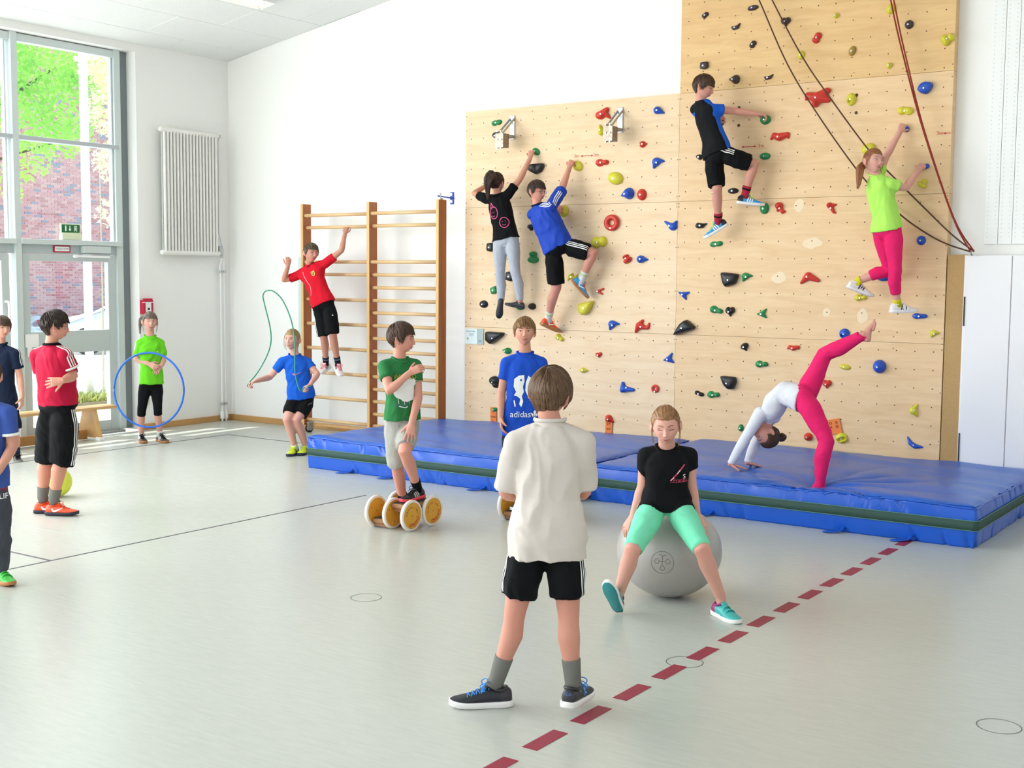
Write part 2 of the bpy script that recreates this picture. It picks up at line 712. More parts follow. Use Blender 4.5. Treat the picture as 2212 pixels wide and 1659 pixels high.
def ceiling_lamp(x, y, label):
    z = ceil_z(x)
    r = empty('ceiling_lamp', (x, y, z), label, 'lamp', group='louvred ceiling lamps')
    rot = Euler((0, -sl, 0)).to_matrix()

    def put(nm, boxes, m):
        g = G()
        for c, s in boxes:
            cc = rot @ Vector(c)
            g.box(Vector((x, y, z)) + cc, s, rot)
        return g.build(nm, m, r)
    put('lamp_housing', [((-0.115, 0, -0.012), (0.016, 1.5, 0.036)), ((0.115, 0, -0.012), (0.016, 1.5, 0.036)), ((0, 0.742, -0.012), (0.214, 0.016, 0.036)),
                         ((0, -0.742, -0.012), (0.214, 0.016, 0.036))], M_WHITE)
    put('lamp_louvre', [((0, -0.70 + 0.07 * k, -0.020), (0.212, 0.006, 0.020)) for k in range(21)], mat('louvre_aluminium', '#e3dcc6', 0.3, metal=0.6))
    put('lamp_tube', [((-0.05, 0, -0.004), (0.03, 1.4, 0.006)), ((0.05, 0, -0.004), (0.03, 1.4, 0.006))], M_LAMP)
    return r


ceiling_lamp(-1.935, -1.69, 'louvred white ceiling lamp lit near the window corner, at the top edge of the picture')

# ------------------------------------------------------------------ window front in the left wall
XG = -3.88          # plane of the panes


def bar(name, c, s, parent, m=None, bev=0.004):
    return bbox_obj(name, c, s, m or M_ALU, parent, bev=bev)


def pane(y0, y1, z0, z1, parent):
    return bbox_obj('window_pane', (XG, (y0 + y1) / 2, (z0 + z1) / 2), (0.012, abs(y1 - y0), z1 - z0), M_GLASS, parent, bev=0)


edges = [-1.41, -2.74, -4.07, -5.40, -6.73, -8.06, -9.39, -10.72, -12.05, -13.3]
n_win = 0
for bi in range(len(edges) - 1):
    yr, yl = edges[bi], edges[bi + 1]
    n_win += 1
    w = tag(empty('window_%d' % n_win), kind='structure')
    # posts, head, transoms
    bar('window_post', (XG, yl, 2.16), (0.15, 0.075, 4.28), w)
    if bi == 0:
        bar('window_post', (XG, yr - 0.03, 2.16), (0.12, 0.085, 4.28), w)
        bar('window_channel', (XG - 0.03, yr + 0.075, 2.16), (0.10, 0.12, 4.28), w, M_DARKFRAME)
    bar('window_head', (XG, (yr + yl) / 2, 4.25), (0.10, yr - yl - 0.06, 0.08), w)
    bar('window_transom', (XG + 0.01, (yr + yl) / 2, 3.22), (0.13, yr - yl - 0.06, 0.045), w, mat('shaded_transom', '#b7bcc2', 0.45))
    bar('window_transom', (XG + 0.01, (yr + yl) / 2, 2.135), (0.17, yr - yl - 0.06, 0.055), w)
    for z0, z1 in ((2.16, 3.2), (3.24, 4.22)):
        bar('window_bead', (XG, yr - 0.085, (z0 + z1) / 2), (0.06, 0.02, z1 - z0), w)
        bar('window_bead', (XG, yl + 0.05, (z0 + z1) / 2), (0.06, 0.02, z1 - z0), w)
        pane(yl + 0.04, yr - 0.07, z0, z1, w)
    # the leaf below: a glazed door
    d = tag(empty('door_%d' % n_win), kind='structure')
    bar('door_header', (XG, (yr + yl) / 2, 2.06), (0.08, yr - yl - 0.06, 0.10), d, mat('door_grey', '#b4bfc2', 0.45, metal=0.1))
    lg = G()
    a0, a1 = yl + 0.06, yr - 0.10
    for c, s in ((((a0 + a1) / 2, 1.968), (a1 - a0 - 0.172, 0.075)), (((a0 + a1) / 2, 1.05), (a1 - a0 - 0.172, 0.24)), (((a0 + a1) / 2, 0.08), (a1 - a0 - 0.172, 0.12)),
                 ((a0 + 0.04, 1.012), (0.09, 1.986)), ((a1 - 0.04, 1.012), (0.09, 1.986))):
        lg.box((XG + 0.005, c[0], c[1]), (0.065, s[0], s[1]))
    lg.build('door_leaf', mat('door_leaf_grey', '#c2cccd', 0.4, metal=0.1), d)
    for z0, z1 in ((0.14, 0.93), (1.17, 1.94)):
        bbox_obj('door_pane', (XG, (a0 + a1) / 2, (z0 + z1) / 2), (0.012, a1 - a0 - 0.16, z1 - z0), M_GLASS, d, bev=0)
    bar('door_sill', (XG, (yr + yl) / 2, 0.005), (0.2, yr - yl - 0.06, 0.03), d, M_STEEL)
    # lever and plate
    g = G().box((XG + 0.05, a0 + 0.08, 1.08), (0.02, 0.16, 0.14)).box((XG + 0.05, a0 + 0.05, 0.96), (0.02, 0.05, 0.1))
    g.build('door_push_plate', M_WHITE, d)
    if bi == 1:
        g = G().tube([(XG + 0.04, a1 - 0.05, 1.50), (XG + 0.1, a1 - 0.05, 1.50), (XG + 0.105, a1 - 0.05, 1.42), (XG + 0.105, a1 - 0.05, 1.28), (XG + 0.04, a1 - 0.05, 1.27)],
                     [0.013] * 5, n=8)
        g.build('door_handle', M_WHITE, d, smooth=True)
    if bi == 0:
        g = G().box((XG + 0.075, -1.78, 2.065), (0.06, 0.36, 0.075))
        g.build('door_closer', M_ALU, d)
        g = G().tube([(XG + 0.10, -1.62, 1.985), (XG + 0.10, -2.06, 1.99)], [0.011, 0.011], n=8).cyl((XG + 0.07, -2.06, 1.99), (XG + 0.115, -2.06, 1.99), 0.018)
        g.build('door_closer_arm', M_WHITE, d)
        # little red-rimmed notice on the header, and the exit sign on the transom
        s = bbox_obj('door_notice', (XG + 0.047, -2.2, 2.065), (0.012, 0.21, 0.075), mat('notice_red', '#b01035', 0.5), d, bev=0)
        bbox_obj('door_notice_field', (XG + 0.054, -2.2, 2.065), (0.006, 0.18, 0.05), M_WHITE, s, bev=0)
        decal('door_notice_text', text_shape('Lüftungstür 5x MIN', 0.020), (XG + 0.062, -2.2, 2.065), (0, 1, 0), (0, 0, 1), [s.children[0] if s.children else s],
              M_BLACK, s, offset=0.001, reach=0.02)

# exit sign: lamp box, green field, arrow, running figure in a door
ex = empty('exit_sign', (XG + 0.05, -2.09, 2.165), 'green emergency exit sign with arrow on a white box above the glass door', 'sign')
bbox_obj('sign_box', (XG + 0.05, -2.09, 2.20), (0.06, 0.245, 0.07), mat('exit_box', '#dfe6c6', 0.5), ex)
bbox_obj('sign_board', (XG + 0.05, -2.09, 2.285), (0.02, 0.245, 0.11), mat('exit_rim', '#e9f3cf', 0.5), ex, bev=0.002)
fld = bbox_obj('sign_field', (XG + 0.062, -2.09, 2.288), (0.006, 0.225, 0.085), mat('exit_green', '#0c6b3a', 0.4), ex, bev=0)
M_EXW = mat('exit_white', '#f2f7e6', 0.4)
for nm, pl in (('sign_arrow', [[(-0.020, 0.03), (-0.008, 0.03), (-0.008, -0.005), (0.004, -0.005), (-0.014, -0.03), (-0.032, -0.005), (-0.020, -0.005)]]),
               ('sign_door', [[(0.04, 0.03), (0.075, 0.03), (0.075, -0.03), (0.068, -0.03), (0.068, 0.023), (0.047, 0.023), (0.047, -0.03), (0.04, -0.03)]]),
               ('sign_runner', [circle_pts(0.056, 0.016, 0.005, 10), [(0.050, 0.010), (0.061, 0.008), (0.066, -0.004), (0.059, -0.004), (0.063, -0.022), (0.057, -0.022), (0.054, -0.008), (0.050, -0.022), (0.046, -0.020), (0.050, -0.002)]]),
               ('sign_panel', [[(-0.075, 0.03), (-0.058, 0.03), (-0.058, -0.03), (-0.075, -0.03)]])):
    decal(nm, poly_shape(pl), (XG + 0.08, -2.09, 2.288), (0, 1, 0), (0, 0, 1), [fld], M_EXW, ex, offset=0.001, reach=0.04)

# ------------------------------------------------------------------ radiator and pipes on the left wall
M_RAD = mat('radiator_enamel', '#eceae6', 0.4)
rad = empty('radiator', (XL, -0.6, 2.75), 'tall white column radiator hung high on the wall beside the window', 'radiator')
ny = 17
for i in range(ny):
    y = -0.985 + i * (0.985 - 0.215) / (ny - 1)
    G().tube([(XL + 0.115, y, 2.06), (XL + 0.115, y, 3.44)], [(0.0155, 0.02)] * 2, n=10, side=(0, 1, 0)).build('radiator_column', M_RAD, rad, True)
bbox_obj('radiator_back', (XL + 0.06, -0.6, 2.75), (0.02, 0.76, 1.36), mat('radiator_shade', '#d3d4d2', 0.6), rad, bev=0)
for z in (2.05, 3.455):
    G().tube([(XL + 0.1, -1.02, z), (XL + 0.1, -0.18, z)], [(0.036, 0.03)] * 2, n=12, side=(1, 0, 0)).build('radiator_header', M_RAD, rad, True)
g = G().cyl((XL + 0.1, -0.18, 3.455), (XL + 0.1, -0.13, 3.455), 0.012).cyl((XL + 0.1, -0.145, 3.44), (XL + 0.1, -0.145, 3.47), 0.02)
g.build('radiator_valve', M_STEEL, rad)
g = G().cyl((XL + 0.1, -0.18, 2.05), (XL + 0.1, -0.12, 2.05), 0.016).cyl((XL + 0.1, -0.15, 2.05), (XL + 0.1, -0.15, 2.14), 0.024).cyl((XL + 0.1, -0.12, 2.06), (XL + 0.1, -0.12, 2.0), 0.016)
g.build('radiator_thermostat', M_STEEL, rad)
pipes = empty('heating_pipes', (XL, -0.1, 0), 'pair of thin white heating pipes in the corner, below the radiator', 'pipes')
G().tube([(XL + 0.1, -0.13, 3.455), (XL + 0.06, -0.115, 3.40), (XL + 0.05, -0.115, 2.3), (XL + 0.05, -0.05, 2.1), (XL + 0.05, -0.04, 0.0)], [0.011] * 5, n=8).build('pipe', M_WHITE, pipes, True)
G().tube([(XL + 0.1, -0.12, 2.0), (XL + 0.06, -0.12, 1.9), (XL + 0.05, -0.10, 1.8), (XL + 0.05, -0.10, 0.0)], [0.011] * 4, n=8).build('pipe', M_WHITE, pipes, True)
for y in (-0.10, -0.04):
    for z in (0.2, 1.82):
        G().cyl((XL + 0.05, y, z), (XL + 0.05, y, z + 0.03), 0.02, 10).build('pipe_clamp', M_STEEL, pipes)
    G().cyl((XL + 0.05, y, 0.03), (XL + 0.05, y, 0.12), 0.025, 12).build('pipe_sleeve', M_WHITE, pipes)

# fire alarm call point and socket
al = empty('fire_alarm', (XL, -1.2, 1.45), 'red fire alarm call point on the white wall above the hoop girl', 'fire alarm')
bbox_obj('alarm_box', (XL + 0.03, -1.205, 1.42), (0.06, 0.145, 0.16), mat('alarm_red', '#c2143c', 0.4), al)
bbox_obj('alarm_lid', (XL + 0.05, -1.205, 1.505), (0.03, 0.12, 0.03), mat('alarm_red', '#c2143c', 0.4), al)
bbox_obj('alarm_window', (XL + 0.062, -1.205, 1.42), (0.006, 0.075, 0.11), M_WHITE, al, bev=0.001)
bbox_obj('alarm_button', (XL + 0.067, -1.205, 1.40), (0.008, 0.025, 0.025), M_BLACK, al, bev=0.002)
bbox_obj('alarm_bar', (XL + 0.064, -1.205, 1.475), (0.008, 0.17, 0.01), M_WHITE, al, bev=0.001)
so = empty('wall_socket', (XL, -1.2, 0.34), 'small white wall socket low on the wall behind the hoop girl', 'socket')
bbox_obj('socket_plate', (XL + 0.006, -1.21, 0.33), (0.012, 0.085, 0.085), mat('socket_ivory', '#dcdad2', 0.4), so)
G().cyl((XL + 0.011, -1.21, 0.33), (XL + 0.0135, -1.21, 0.33), 0.024, 16).build('socket_well', mat('socket_grey', '#bdbab2', 0.5), so)

# ------------------------------------------------------------------ gym bench along the window
be = empty('gym_bench', (-3.5, -4.2, 0), 'long low wooden gym bench in front of the window doors', 'bench')
M_BENCH = mat('bench_pine', '#d9ac72', 0.4, noise_scale=10, noise_amt=0.2, stretch=(1, 0.08, 1))
bbox_obj('bench_seat', (-3.48, -4.3, 0.345), (0.24, 4.9, 0.03), M_BENCH, be)
bbox_obj('balance_beam', (-3.48, -4.4, 0.065), (0.05, 4.4, 0.10), mat('beam_pine', '#b9803f', 0.45, noise_scale=10, noise_amt=0.25, stretch=(1, 0.08, 1)), be)
for y in (-2.15, -4.3, -6.3):
    g = G()
    a, b = 0.19, 0.10
    pr = [(-a, 0.03), (a, 0.03), (b, 0.33), (-b, 0.33)]
    vs = [(-3.48 + u, y - 0.02, z) for u, z in pr] + [(-3.48 + u, y + 0.02, z) for u, z in pr]
    g.add(vs, [(0, 1, 2, 3), (7, 6, 5, 4), (0, 4, 5, 1), (1, 5, 6, 2), (2, 6, 7, 3), (3, 7, 4, 0)])
    l = g.build('leg', M_BENCH, be)
    for u in (-0.17, 0.17):
        bbox_obj('foot_cap', (-3.48 + u, y, 0.02), (0.07, 0.06, 0.04), M_WHITE, l)

# ------------------------------------------------------------------ outside: yard, brick building, trees, cars
gr = bbox_obj('yard_ground', (-20.5, 4, -0.10), (33, 60, 0.1), mat('pale_paving', '#e8e6e0', 0.8, noise_scale=3, noise_amt=0.1), bev=0)
tag(gr, kind='structure')
M_MORTAR = mat('mortar', '#fbf4ee', 0.9)
BRICKS = [mat('brick_red_%s' % n, c, 0.85, noise_scale=25, noise_amt=0.2) for n, c in (('rose', '#e0a5a0'), ('salmon', '#e8b6ac'), ('rust', '#d09089'), ('slate', '#a5a2ad'))]
bld = empty('brick_building', (-28, 12, 0), 'long red brick school building with pale joints beyond the yard', 'building')
BX, BY0, BY1, BH = -28.2, 3.0, 40.0, 12.6
bbox_obj('wall', (BX - 0.2, (BY0 + BY1) / 2, BH / 2), (0.4, BY1 - BY0, BH), M_MORTAR, bld, bev=0)
bbox_obj('roof', (BX - 0.3, (BY0 + BY1) / 2, BH + 0.15), (1.4, BY1 - BY0 + 0.6, 0.3), mat('roof_edge', '#8f9298', 0.6), bld)
br_me = []
for m in BRICKS:
    me = bevel_mesh(G().box((0, 0, 0), (0.03, 0.238, 0.068)).mesh('brick'), 0.004, 1)
    me.materials.append(m)
    br_me.append(me)
cand, n_one = [], 0
stuff = [G() for _ in BRICKS]
wts = (0.42, 0.32, 0.16, 0.10)
for r in range(int(11.5 / 0.0833)):
    z = 0.05 + 0.0833 * r
    for c in range(int(10.5 / 0.25)):
        y = 11.4 + 0.25 * c + (0.125 if r % 2 else 0)
        k = random.choices((0, 1, 2, 3), wts)[0]
        dx = random.uniform(-0.004, 0.004)
        if 1.0 < z < 2.4 and 13.6 < y < 18.1 and n_one < 290:
            o = bpy.data.objects.new('brick', br_me[k])
            COL.objects.link(o)
            o.location = (BX + 0.008 + dx, y, z)
            o.parent = bld
            o.matrix_parent_inverse = root_inverse(bld)
            n_one += 1
        else:
            stuff[k].box((BX + 0.008 + dx, y, z), (0.03, 0.238, 0.068))
for k, g in enumerate(stuff):
    o = g.build('bricks_beyond', BRICKS[k], bld)
    o['kind'] = 'stuff'

co = empty('canopy_column', (-7.15, 0.58, 0), 'slim bright white steel column outside the window', 'column')
G().cyl((-7.15, 0.58, -0.05), (-7.15, 0.58, 5.6), 0.06, 20).build('column_shaft', mat('column_white', '#f6f7f6', 0.4), co, True)
bbox_obj('column_base', (-7.15, 0.58, -0.03), (0.22, 0.22, 0.04), M_STEEL, co)
bbox_obj('column_head', (-7.15, 0.58, 5.6), (0.25, 0.25, 0.06), M_WHITE, co)


def leaf_material(name, base, tip):
    m = mat(name, base, 0.6, noise_scale=2.2, color2=tip)
    b = m.node_tree.nodes['Principled BSDF']
    b.inputs['Transmission Weight'].default_value = 0.0
    nt = m.node_tree
    tl = nt.nodes.new('ShaderNodeBsdfTranslucent')
    tl.inputs['Color'].default_value = lin(base)
    mx = nt.nodes.new('ShaderNodeMixShader')
    mx.inputs['Fac'].default_value = 0.45
    out = nt.nodes['Material Output']
    nt.links.new(b.outputs['BSDF'], mx.inputs[1])
    nt.links.new(tl.outputs['BSDF'], mx.inputs[2])
    nt.links.new(mx.outputs['Shader'], out.inputs['Surface'])
    return m


def foliage(blobs, n, size, name, material, parent):
    g = G()
    for i in range(n):
        c, r = random.choices(blobs, [b[1][0] * b[1][1] * b[1][2] for b in blobs])[0]
        while True:
            q = Vector((random.uniform(-1, 1), random.uniform(-1, 1), random.uniform(-1, 1)))
            if 0.25 < q.length < 1:
                break
        p = Vector(c) + Vector((q.x * r[0], q.y * r[1], q.z * r[2]))
        u = Vector((random.gauss(0, 1), random.gauss(0, 1), random.gauss(0, 0.7))).normalized()
        v = u.orthogonal().normalized()
        w = u.cross(v)
        v = v * math.cos(i) + w * math.sin(i)
        s = size * random.uniform(0.7, 1.3)
        t = u.cross(v)
        # a lobed leaf: five points with a fold
        g.add([p - u * s, p - u * s * 0.2 + v * s * 0.62 + t * s * 0.12, p + u * s * 0.15 + v * s * 0.25, p + u * s, p + u * s * 0.15 - v * s * 0.25,
               p - u * s * 0.2 - v * s * 0.62 + t * s * 0.12],
              [(0, 2, 3), (0, 3, 4), (0, 1, 2), (0, 4, 5)])
    me = g.mesh(name, fix=False)
    o = link_mesh(name, me, material, parent)
    o['kind'] = 'stuff'
    return o


M_BARK = mat('bark', '#5d5348', 0.9, noise_scale=20, noise_amt=0.4)
tr = empty('maple_tree', (-10.6, 0.2, 0), 'bright green leafy maple tree in front of the brick building', 'tree')
G().tube([(-10.6, 0.0, -0.1), (-10.55, 0.1, 2.0), (-10.5, 0.3, 3.6), (-10.3, 0.6, 5.2), (-10.3, 0.8, 7)], [0.2, 0.16, 0.13, 0.1, 0.05], n=10).build('trunk', M_BARK, tr, True)
for pts, r in (([(-10.5, 0.3, 3.5), (-10.0, 1.1, 4.4), (-9.6, 1.9, 5.1)], 0.05), ([(-10.5, 0.3, 3.2), (-10.1, 1.2, 3.6), (-9.9, 2.0, 3.9)], 0.035),
               ([(-10.4, 0.5, 4.3), (-10.3, 1.3, 5.4), (-10.2, 1.9, 6.2)], 0.04)):
    G().tube(catmull(pts, 4), [r * (1 - 0.085 * k) for k in range(9)], n=7).build('branch', M_BARK, tr, True)
foliage([((-9.7, 1.6, 5.2), (0.9, 0.8, 0.6)), ((-9.5, 1.95, 4.5), (0.8, 0.55, 0.6)), ((-9.9, 1.3, 4.3), (0.8, 0.5, 0.55)), ((-9.6, 2.0, 3.95), (0.6, 0.4, 0.35)),
         ((-9.9, 1.55, 3.65), (0.5, 0.28, 0.4)), ((-10.1, 1.35, 3.2), (0.4, 0.16, 0.4)), ((-9.9, 0.4, 5.2), (1.1, 1.1, 0.9)), ((-10.4, 0.3, 4.0), (0.9, 0.7, 0.7)),
         ((-9.3, 2.35, 5.1), (0.7, 0.5, 0.5))], 11000, 0.05, 'foliage', leaf_material('maple_leaf', '#b9e870', '#7fca48'), tr)
t2 = empty('sapling', (-8.0, 1.35, 0), 'pale yellow-green sapling beside the white column', 'tree')
G().tube([(-8.0, 1.45, -0.1), (-8.0, 1.47, 1.6), (-7.98, 1.45, 4.2)], [0.016, 0.013, 0.006], n=8).build('trunk', mat('pale_bark', '#b9b29c', 0.8), t2, True)
foliage([((-7.9, 1.50, 4.3), (0.35, 0.22, 0.45)), ((-7.9, 1.52, 3.5), (0.3, 0.18, 0.3)), ((-7.95, 1.55, 2.7), (0.25, 0.12, 0.25)), ((-7.95, 1.5, 5.0), (0.5, 0.3, 0.4))], 1500, 0.045, 'foliage',
        leaf_material('pale_leaf', '#f3f4cf', '#e2e6a0'), t2)
b2 = bbox_obj('planting_bed', (-7.0, 0.36, -0.03), (0.55, 0.85, 0.06), mat('soil', '#8f8468', 0.95, noise_scale=20, noise_amt=0.3), bev=0.01)
tag(b2, 'shallow planting bed outside the glass door', 'planting bed')
g = G()
for i in range(420):
    x, y = -6.90 + random.uniform(-0.12, 0.12), 0.36 + random.uniform(-.36, .36)
    a = random.uniform(0, 6.28)
    h = random.uniform(0.06, 0.17)
    dx, dy = math.cos(a) * 0.012, math.sin(a) * 0.012
    lx, ly = random.gauss(0, 0.03), random.gauss(0, 0.03)
    g.add([(x - dx, y - dy, 0), (x + dx, y + dy, 0), (x + lx + dx * 0.6, y + ly + dy * 0.6, h * 0.7), (x + lx * 2, y + ly * 2, h)], [(0, 1, 2), (0, 2, 3)])
go = link_mesh('bed_grass', g.mesh('g', fix=False), mat('grass_blades', '#b5bd6a', 0.8, noise_scale=6, noise_amt=0.3))
tag(go, 'tuft of long grass growing in the planting bed outside', 'grass', kind='stuff')


def car(name, loc, rz, label, paint):
    r = empty(name, loc, label, 'car')
    rot = Euler((0, 0, rz)).to_matrix()
    L = Vector(loc)

    def tr_(p):
        return L + rot @ Vector(p)
    prof = [(-2.05, 0.35), (-2.1, 0.62), (-2.0, 0.92), (-1.6, 1.0), (-1.15, 1.38), (-0.3, 1.45), (0.5, 1.36), (1.15, 0.98), (1.85, 0.82), (2.1, 0.62), (2.08, 0.35)]

    def shell(pr, hw0, hw1, zsplit=0.9):
        rs = []
        for k in (-1, -0.92, 0.92, 1):
            ring = []
            for x, z in pr:
                hw = hw0 if z < zsplit else hw0 + (hw1 - hw0) * (z - zsplit) / 0.55
                sh = 0.96 if abs(k) == 1 else 1.0
                ring.append(tr_((x * sh, k * hw, 0.35 + (z - 0.35) * sh)))
            rs.append(ring)
        return rs
    G().rings(shell(prof, 0.86, 0.62)).build('car_body', paint, r, True)
    gl = G()
    gm = mat('car_glass', '#26333d', 0.1, spec=0.8)
    for sgn in (-1, 1):
        def hw(z):
            return (0.86 + (0.62 - 0.86) * (z - 0.9) / 0.55) + 0.012
        gl.add([tr_((x, sgn * hw(z), z)) for x, z in ((-1.35, 1.02), (0.95, 1.02), (0.42, 1.3), (-0.3, 1.38), (-1.05, 1.32))], [(0, 1, 2, 3, 4)])
    gl.add([tr_(p) for p in ((1.14, -0.72, 1.0), (1.14, 0.72, 1.0), (0.55, 0.6, 1.37), (0.55, -0.6, 1.37))], [(0, 1, 2, 3)])
    gl.add([tr_(p) for p in ((-1.6, -0.72, 1.04), (-1.6, 0.72, 1.04), (-1.2, 0.6, 1.37), (-1.2, -0.6, 1.37))], [(0, 1, 2, 3)])
    gl.build('car_window', gm, r)
    for x in (-1.35, 1.3):
        for sgn in (-1, 1):
            w = G().cyl(tr_((x, sgn * 0.68, 0.31)), tr_((x, sgn * 0.88, 0.31)), 0.31, 24).build('wheel', mat('tyre', '#22242a', 0.8), r, True)
            G().cyl(tr_((x, sgn * 0.86, 0.31)), tr_((x, sgn * 0.895, 0.31)), 0.19, 16).build('wheel_rim', M_STEEL, w)
    for sgn in (-1, 1):
        G().ellipsoid(tr_((2.0, sgn * 0.62, 0.7)), (rot @ Vector((0.1, 0, 0)), rot @ Vector((0, 0.2, 0)), rot @ Vector((0, 0, 0.09)))).build('headlight', mat('headlamp', '#dfe6ea', 0.1), r, True)
        G().box(tr_((-2.05, sgn * 0.66, 0.78)), (0.08, 0.3, 0.12), rot).build('tail_light', mat('tail_lamp', '#9c2030', 0.2), r)
    return r


car('parked_car', (-15.4, 8.5, -0.05), math.radians(-145), 'white parked car outside the glass door, behind the slim column', mat('car_white', '#f4f5f6', 0.15, coat=0.6))
car('parked_car', (-16.9, 3.9, -0.05), math.radians(-145), 'blue-grey parked car outside, left of the white car', mat('car_blue', '#8fa6b4', 0.15, coat=0.6))

# ------------------------------------------------------------------ climbing wall of birch plywood panels


def plywood(name, base, dark, seed):
    m = bpy.data.materials.new(name)
    m.use_nodes = True
    nt = m.node_tree
    b = nt.nodes['Principled BSDF']
    tc = nt.nodes.new('ShaderNodeTexCoord')
    mp = nt.nodes.new('ShaderNodeMapping')
    mp.inputs['Location'].default_value = (seed * 3.1, seed * 1.7, seed * 0.9)
    mp.inputs['Scale'].default_value = (0.9, 1.0, 7.0)
    n = nt.nodes.new('ShaderNodeTexNoise')
    n.inputs['Scale'].default_value = 2.2
    n.inputs['Detail'].default_value = 8
    n.inputs['Roughness'].default_value = 0.62
    n.inputs['Distortion'].default_value = 0.9
    r = nt.nodes.new('ShaderNodeValToRGB')
    r.color_ramp.elements[0].position = 0.30
    r.color_ramp.elements[1].position = 0.62
    r.color_ramp.elements[0].color = lin(dark)
    r.color_ramp.elements[1].color = lin(base)
    nt.links.new(tc.outputs['Object'], mp.inputs['Vector'])
    nt.links.new(mp.outputs['Vector'], n.inputs['Vector'])
    nt.links.new(n.outputs['Fac'], r.inputs['Fac'])
    nt.links.new(r.outputs['Color'], b.inputs['Base Color'])
    b.inputs['Roughness'].default_value = 0.5
    b.inputs['Specular IOR Level'].default_value = 0.3
    return m


cw = empty('climbing_wall', (2.5, 0, 0), 'tall birch plywood climbing wall with rows of bolt holes behind the blue mats', 'climbing wall')
M_PLYE = mat('plywood_edge', '#cdb189', 0.7, noise_scale=40, noise_amt=0.3, stretch=(8, 8, 0.2))
M_HOLE = mat('bolt_hole_dark', '#543524', 0.8)
M_SCREW = mat('screw_head', '#8d6f52', 0.5)
seams = [0.02, 1.27, 2.52, 3.52, 4.77, 5.30]
panels = []
for side in (0, 1):
    x0 = 2.5 * side
    for r in range(3 if side == 0 else 5):
        z0, z1 = seams[r], seams[r + 1]
        if r < 3:
            ply = plywood('birch_plywood_%d%d' % (side, r), *(('#eed3b0', '#e4c39c') if side == 0 else ('#ebcaa0', '#e0ba8d')), 1 + side * 5 + r)
        else:
            ply = plywood('birch_plywood_upper_%d' % r, '#e5c08a', '#d9af7b', 9 + r)
        p = bbox_obj('plywood_panel', (x0 + 1.25, 0.05, (z0 + z1) / 2), (2.498, 0.10, z1 - z0 - 0.002), ply, cw, bev=0.001)
        panels.append(p)
g, s = G(), G()
for side in (0, 1):
    for i in range(16):
        x = 2.5 * side + 0.076 + 0.1563 * i
        for k in range(-1, 30):
            z = 2.452 - 0.1563 * (k - 7)
            z = 2.452 + 0.1563 * k - 0.1563 * 16
            if z < 0.3 or z > (3.45 if side == 0 else 5.22):
                continue
            g.cyl((x, -0.0012, z), (x, 0.01, z), 0.0055, 8)
    for sx in (0.012, 0.42, 0.84, 1.25, 1.66, 2.08, 2.488):
        for zz in ([1.27, 2.52, 3.52] if side == 0 else [1.27, 2.52, 3.52, 4.77]):
            for dz in (-0.05, 0.05):
                if side == 0 and zz == 3.52 and dz > 0:
                    continue
                s.cyl((2.5 * side + sx, -0.001, zz + dz), (2.5 * side + sx, 0.01, zz + dz), 0.006, 6)
    for zz in np.arange(0.45, 3.5, 0.41):
        for sx in (0.012, 2.488):
            s.cyl((2.5 * side + sx, -0.001, zz), (2.5 * side + sx, 0.01, zz), 0.006, 6)
o = g.build('bolt_holes', M_HOLE, cw)
o['kind'] = 'stuff'
o = s.build('screw_heads', M_SCREW, cw)
o['kind'] = 'stuff'
for x, z in ((3.10, 3.35), (3.10, 3.19), (4.19, 3.38), (4.19, 3.23)):
    G().cyl((x, -0.0016, z), (x, 0.01, z), 0.014, 12).build('anchor_hole', M_HOLE, cw)
# worn pale patches where holds used to sit
for x, z, rx, rz in ((3.83, 2.125, 0.085, 0.045), (3.70, 2.457, 0.05, 0.05), (3.53, 1.813, 0.07, 0.05), (3.98, 1.512, 0.04, 0.035), (4.30, 1.479, 0.05, 0.06)):
    decal('worn_patch', poly_shape([[(px * (1 + .5 * noise.noise(Vector((px * 14, pz * 14, x)))), pz * (1 + .5 * noise.noise(Vector((pz * 14, px * 14, z))))) for px, pz in circle_pts(0, 0, rx, 36, rz)]]), (x, -0.1, z), (1, 0, 0), (0, 0, 1), panels,
          mat('chalk_wear', '#efd8b6', 0.7), cw, offset=0.0008)
M_MARK = mat('red_marker', '#c23a34', 0.6)


def marking(x, z, left, txt, tx, hl=0.055):
    sh = []
    sh += stroke_polys([(-hl, 0), (hl, 0)], 0.006)
    if left != 'r':
        sh += [[(-hl - .02, 0), (-hl + .005, 0.011), (-hl + .005, -0.011)]]
    if left != 'l':
        sh += [[(hl + .02, 0), (hl - .005, -0.011), (hl - .005, 0.011)]]
    decal('height_mark', poly_shape(sh), (x, -0.1, z), (1, 0, 0), (0, 0, 1), panels, M_MARK, cw, offset=0.0015)
    for t, xx in zip(txt, tx):
        decal('height_mark_text', text_shape(t, 0.045), (xx, -0.1, z + 0.003), (1, 0, 0), (0, 0, 1), panels, M_MARK, cw, offset=0.0015)


marking(1.492, 2.993, '', ('3m', '3m'), (1.372, 1.60))
marking(3.205, 2.993, '', ('3m',), (3.325,))
marking(4.972, 3.013, 'l', ('3m',), (4.905,), .022)

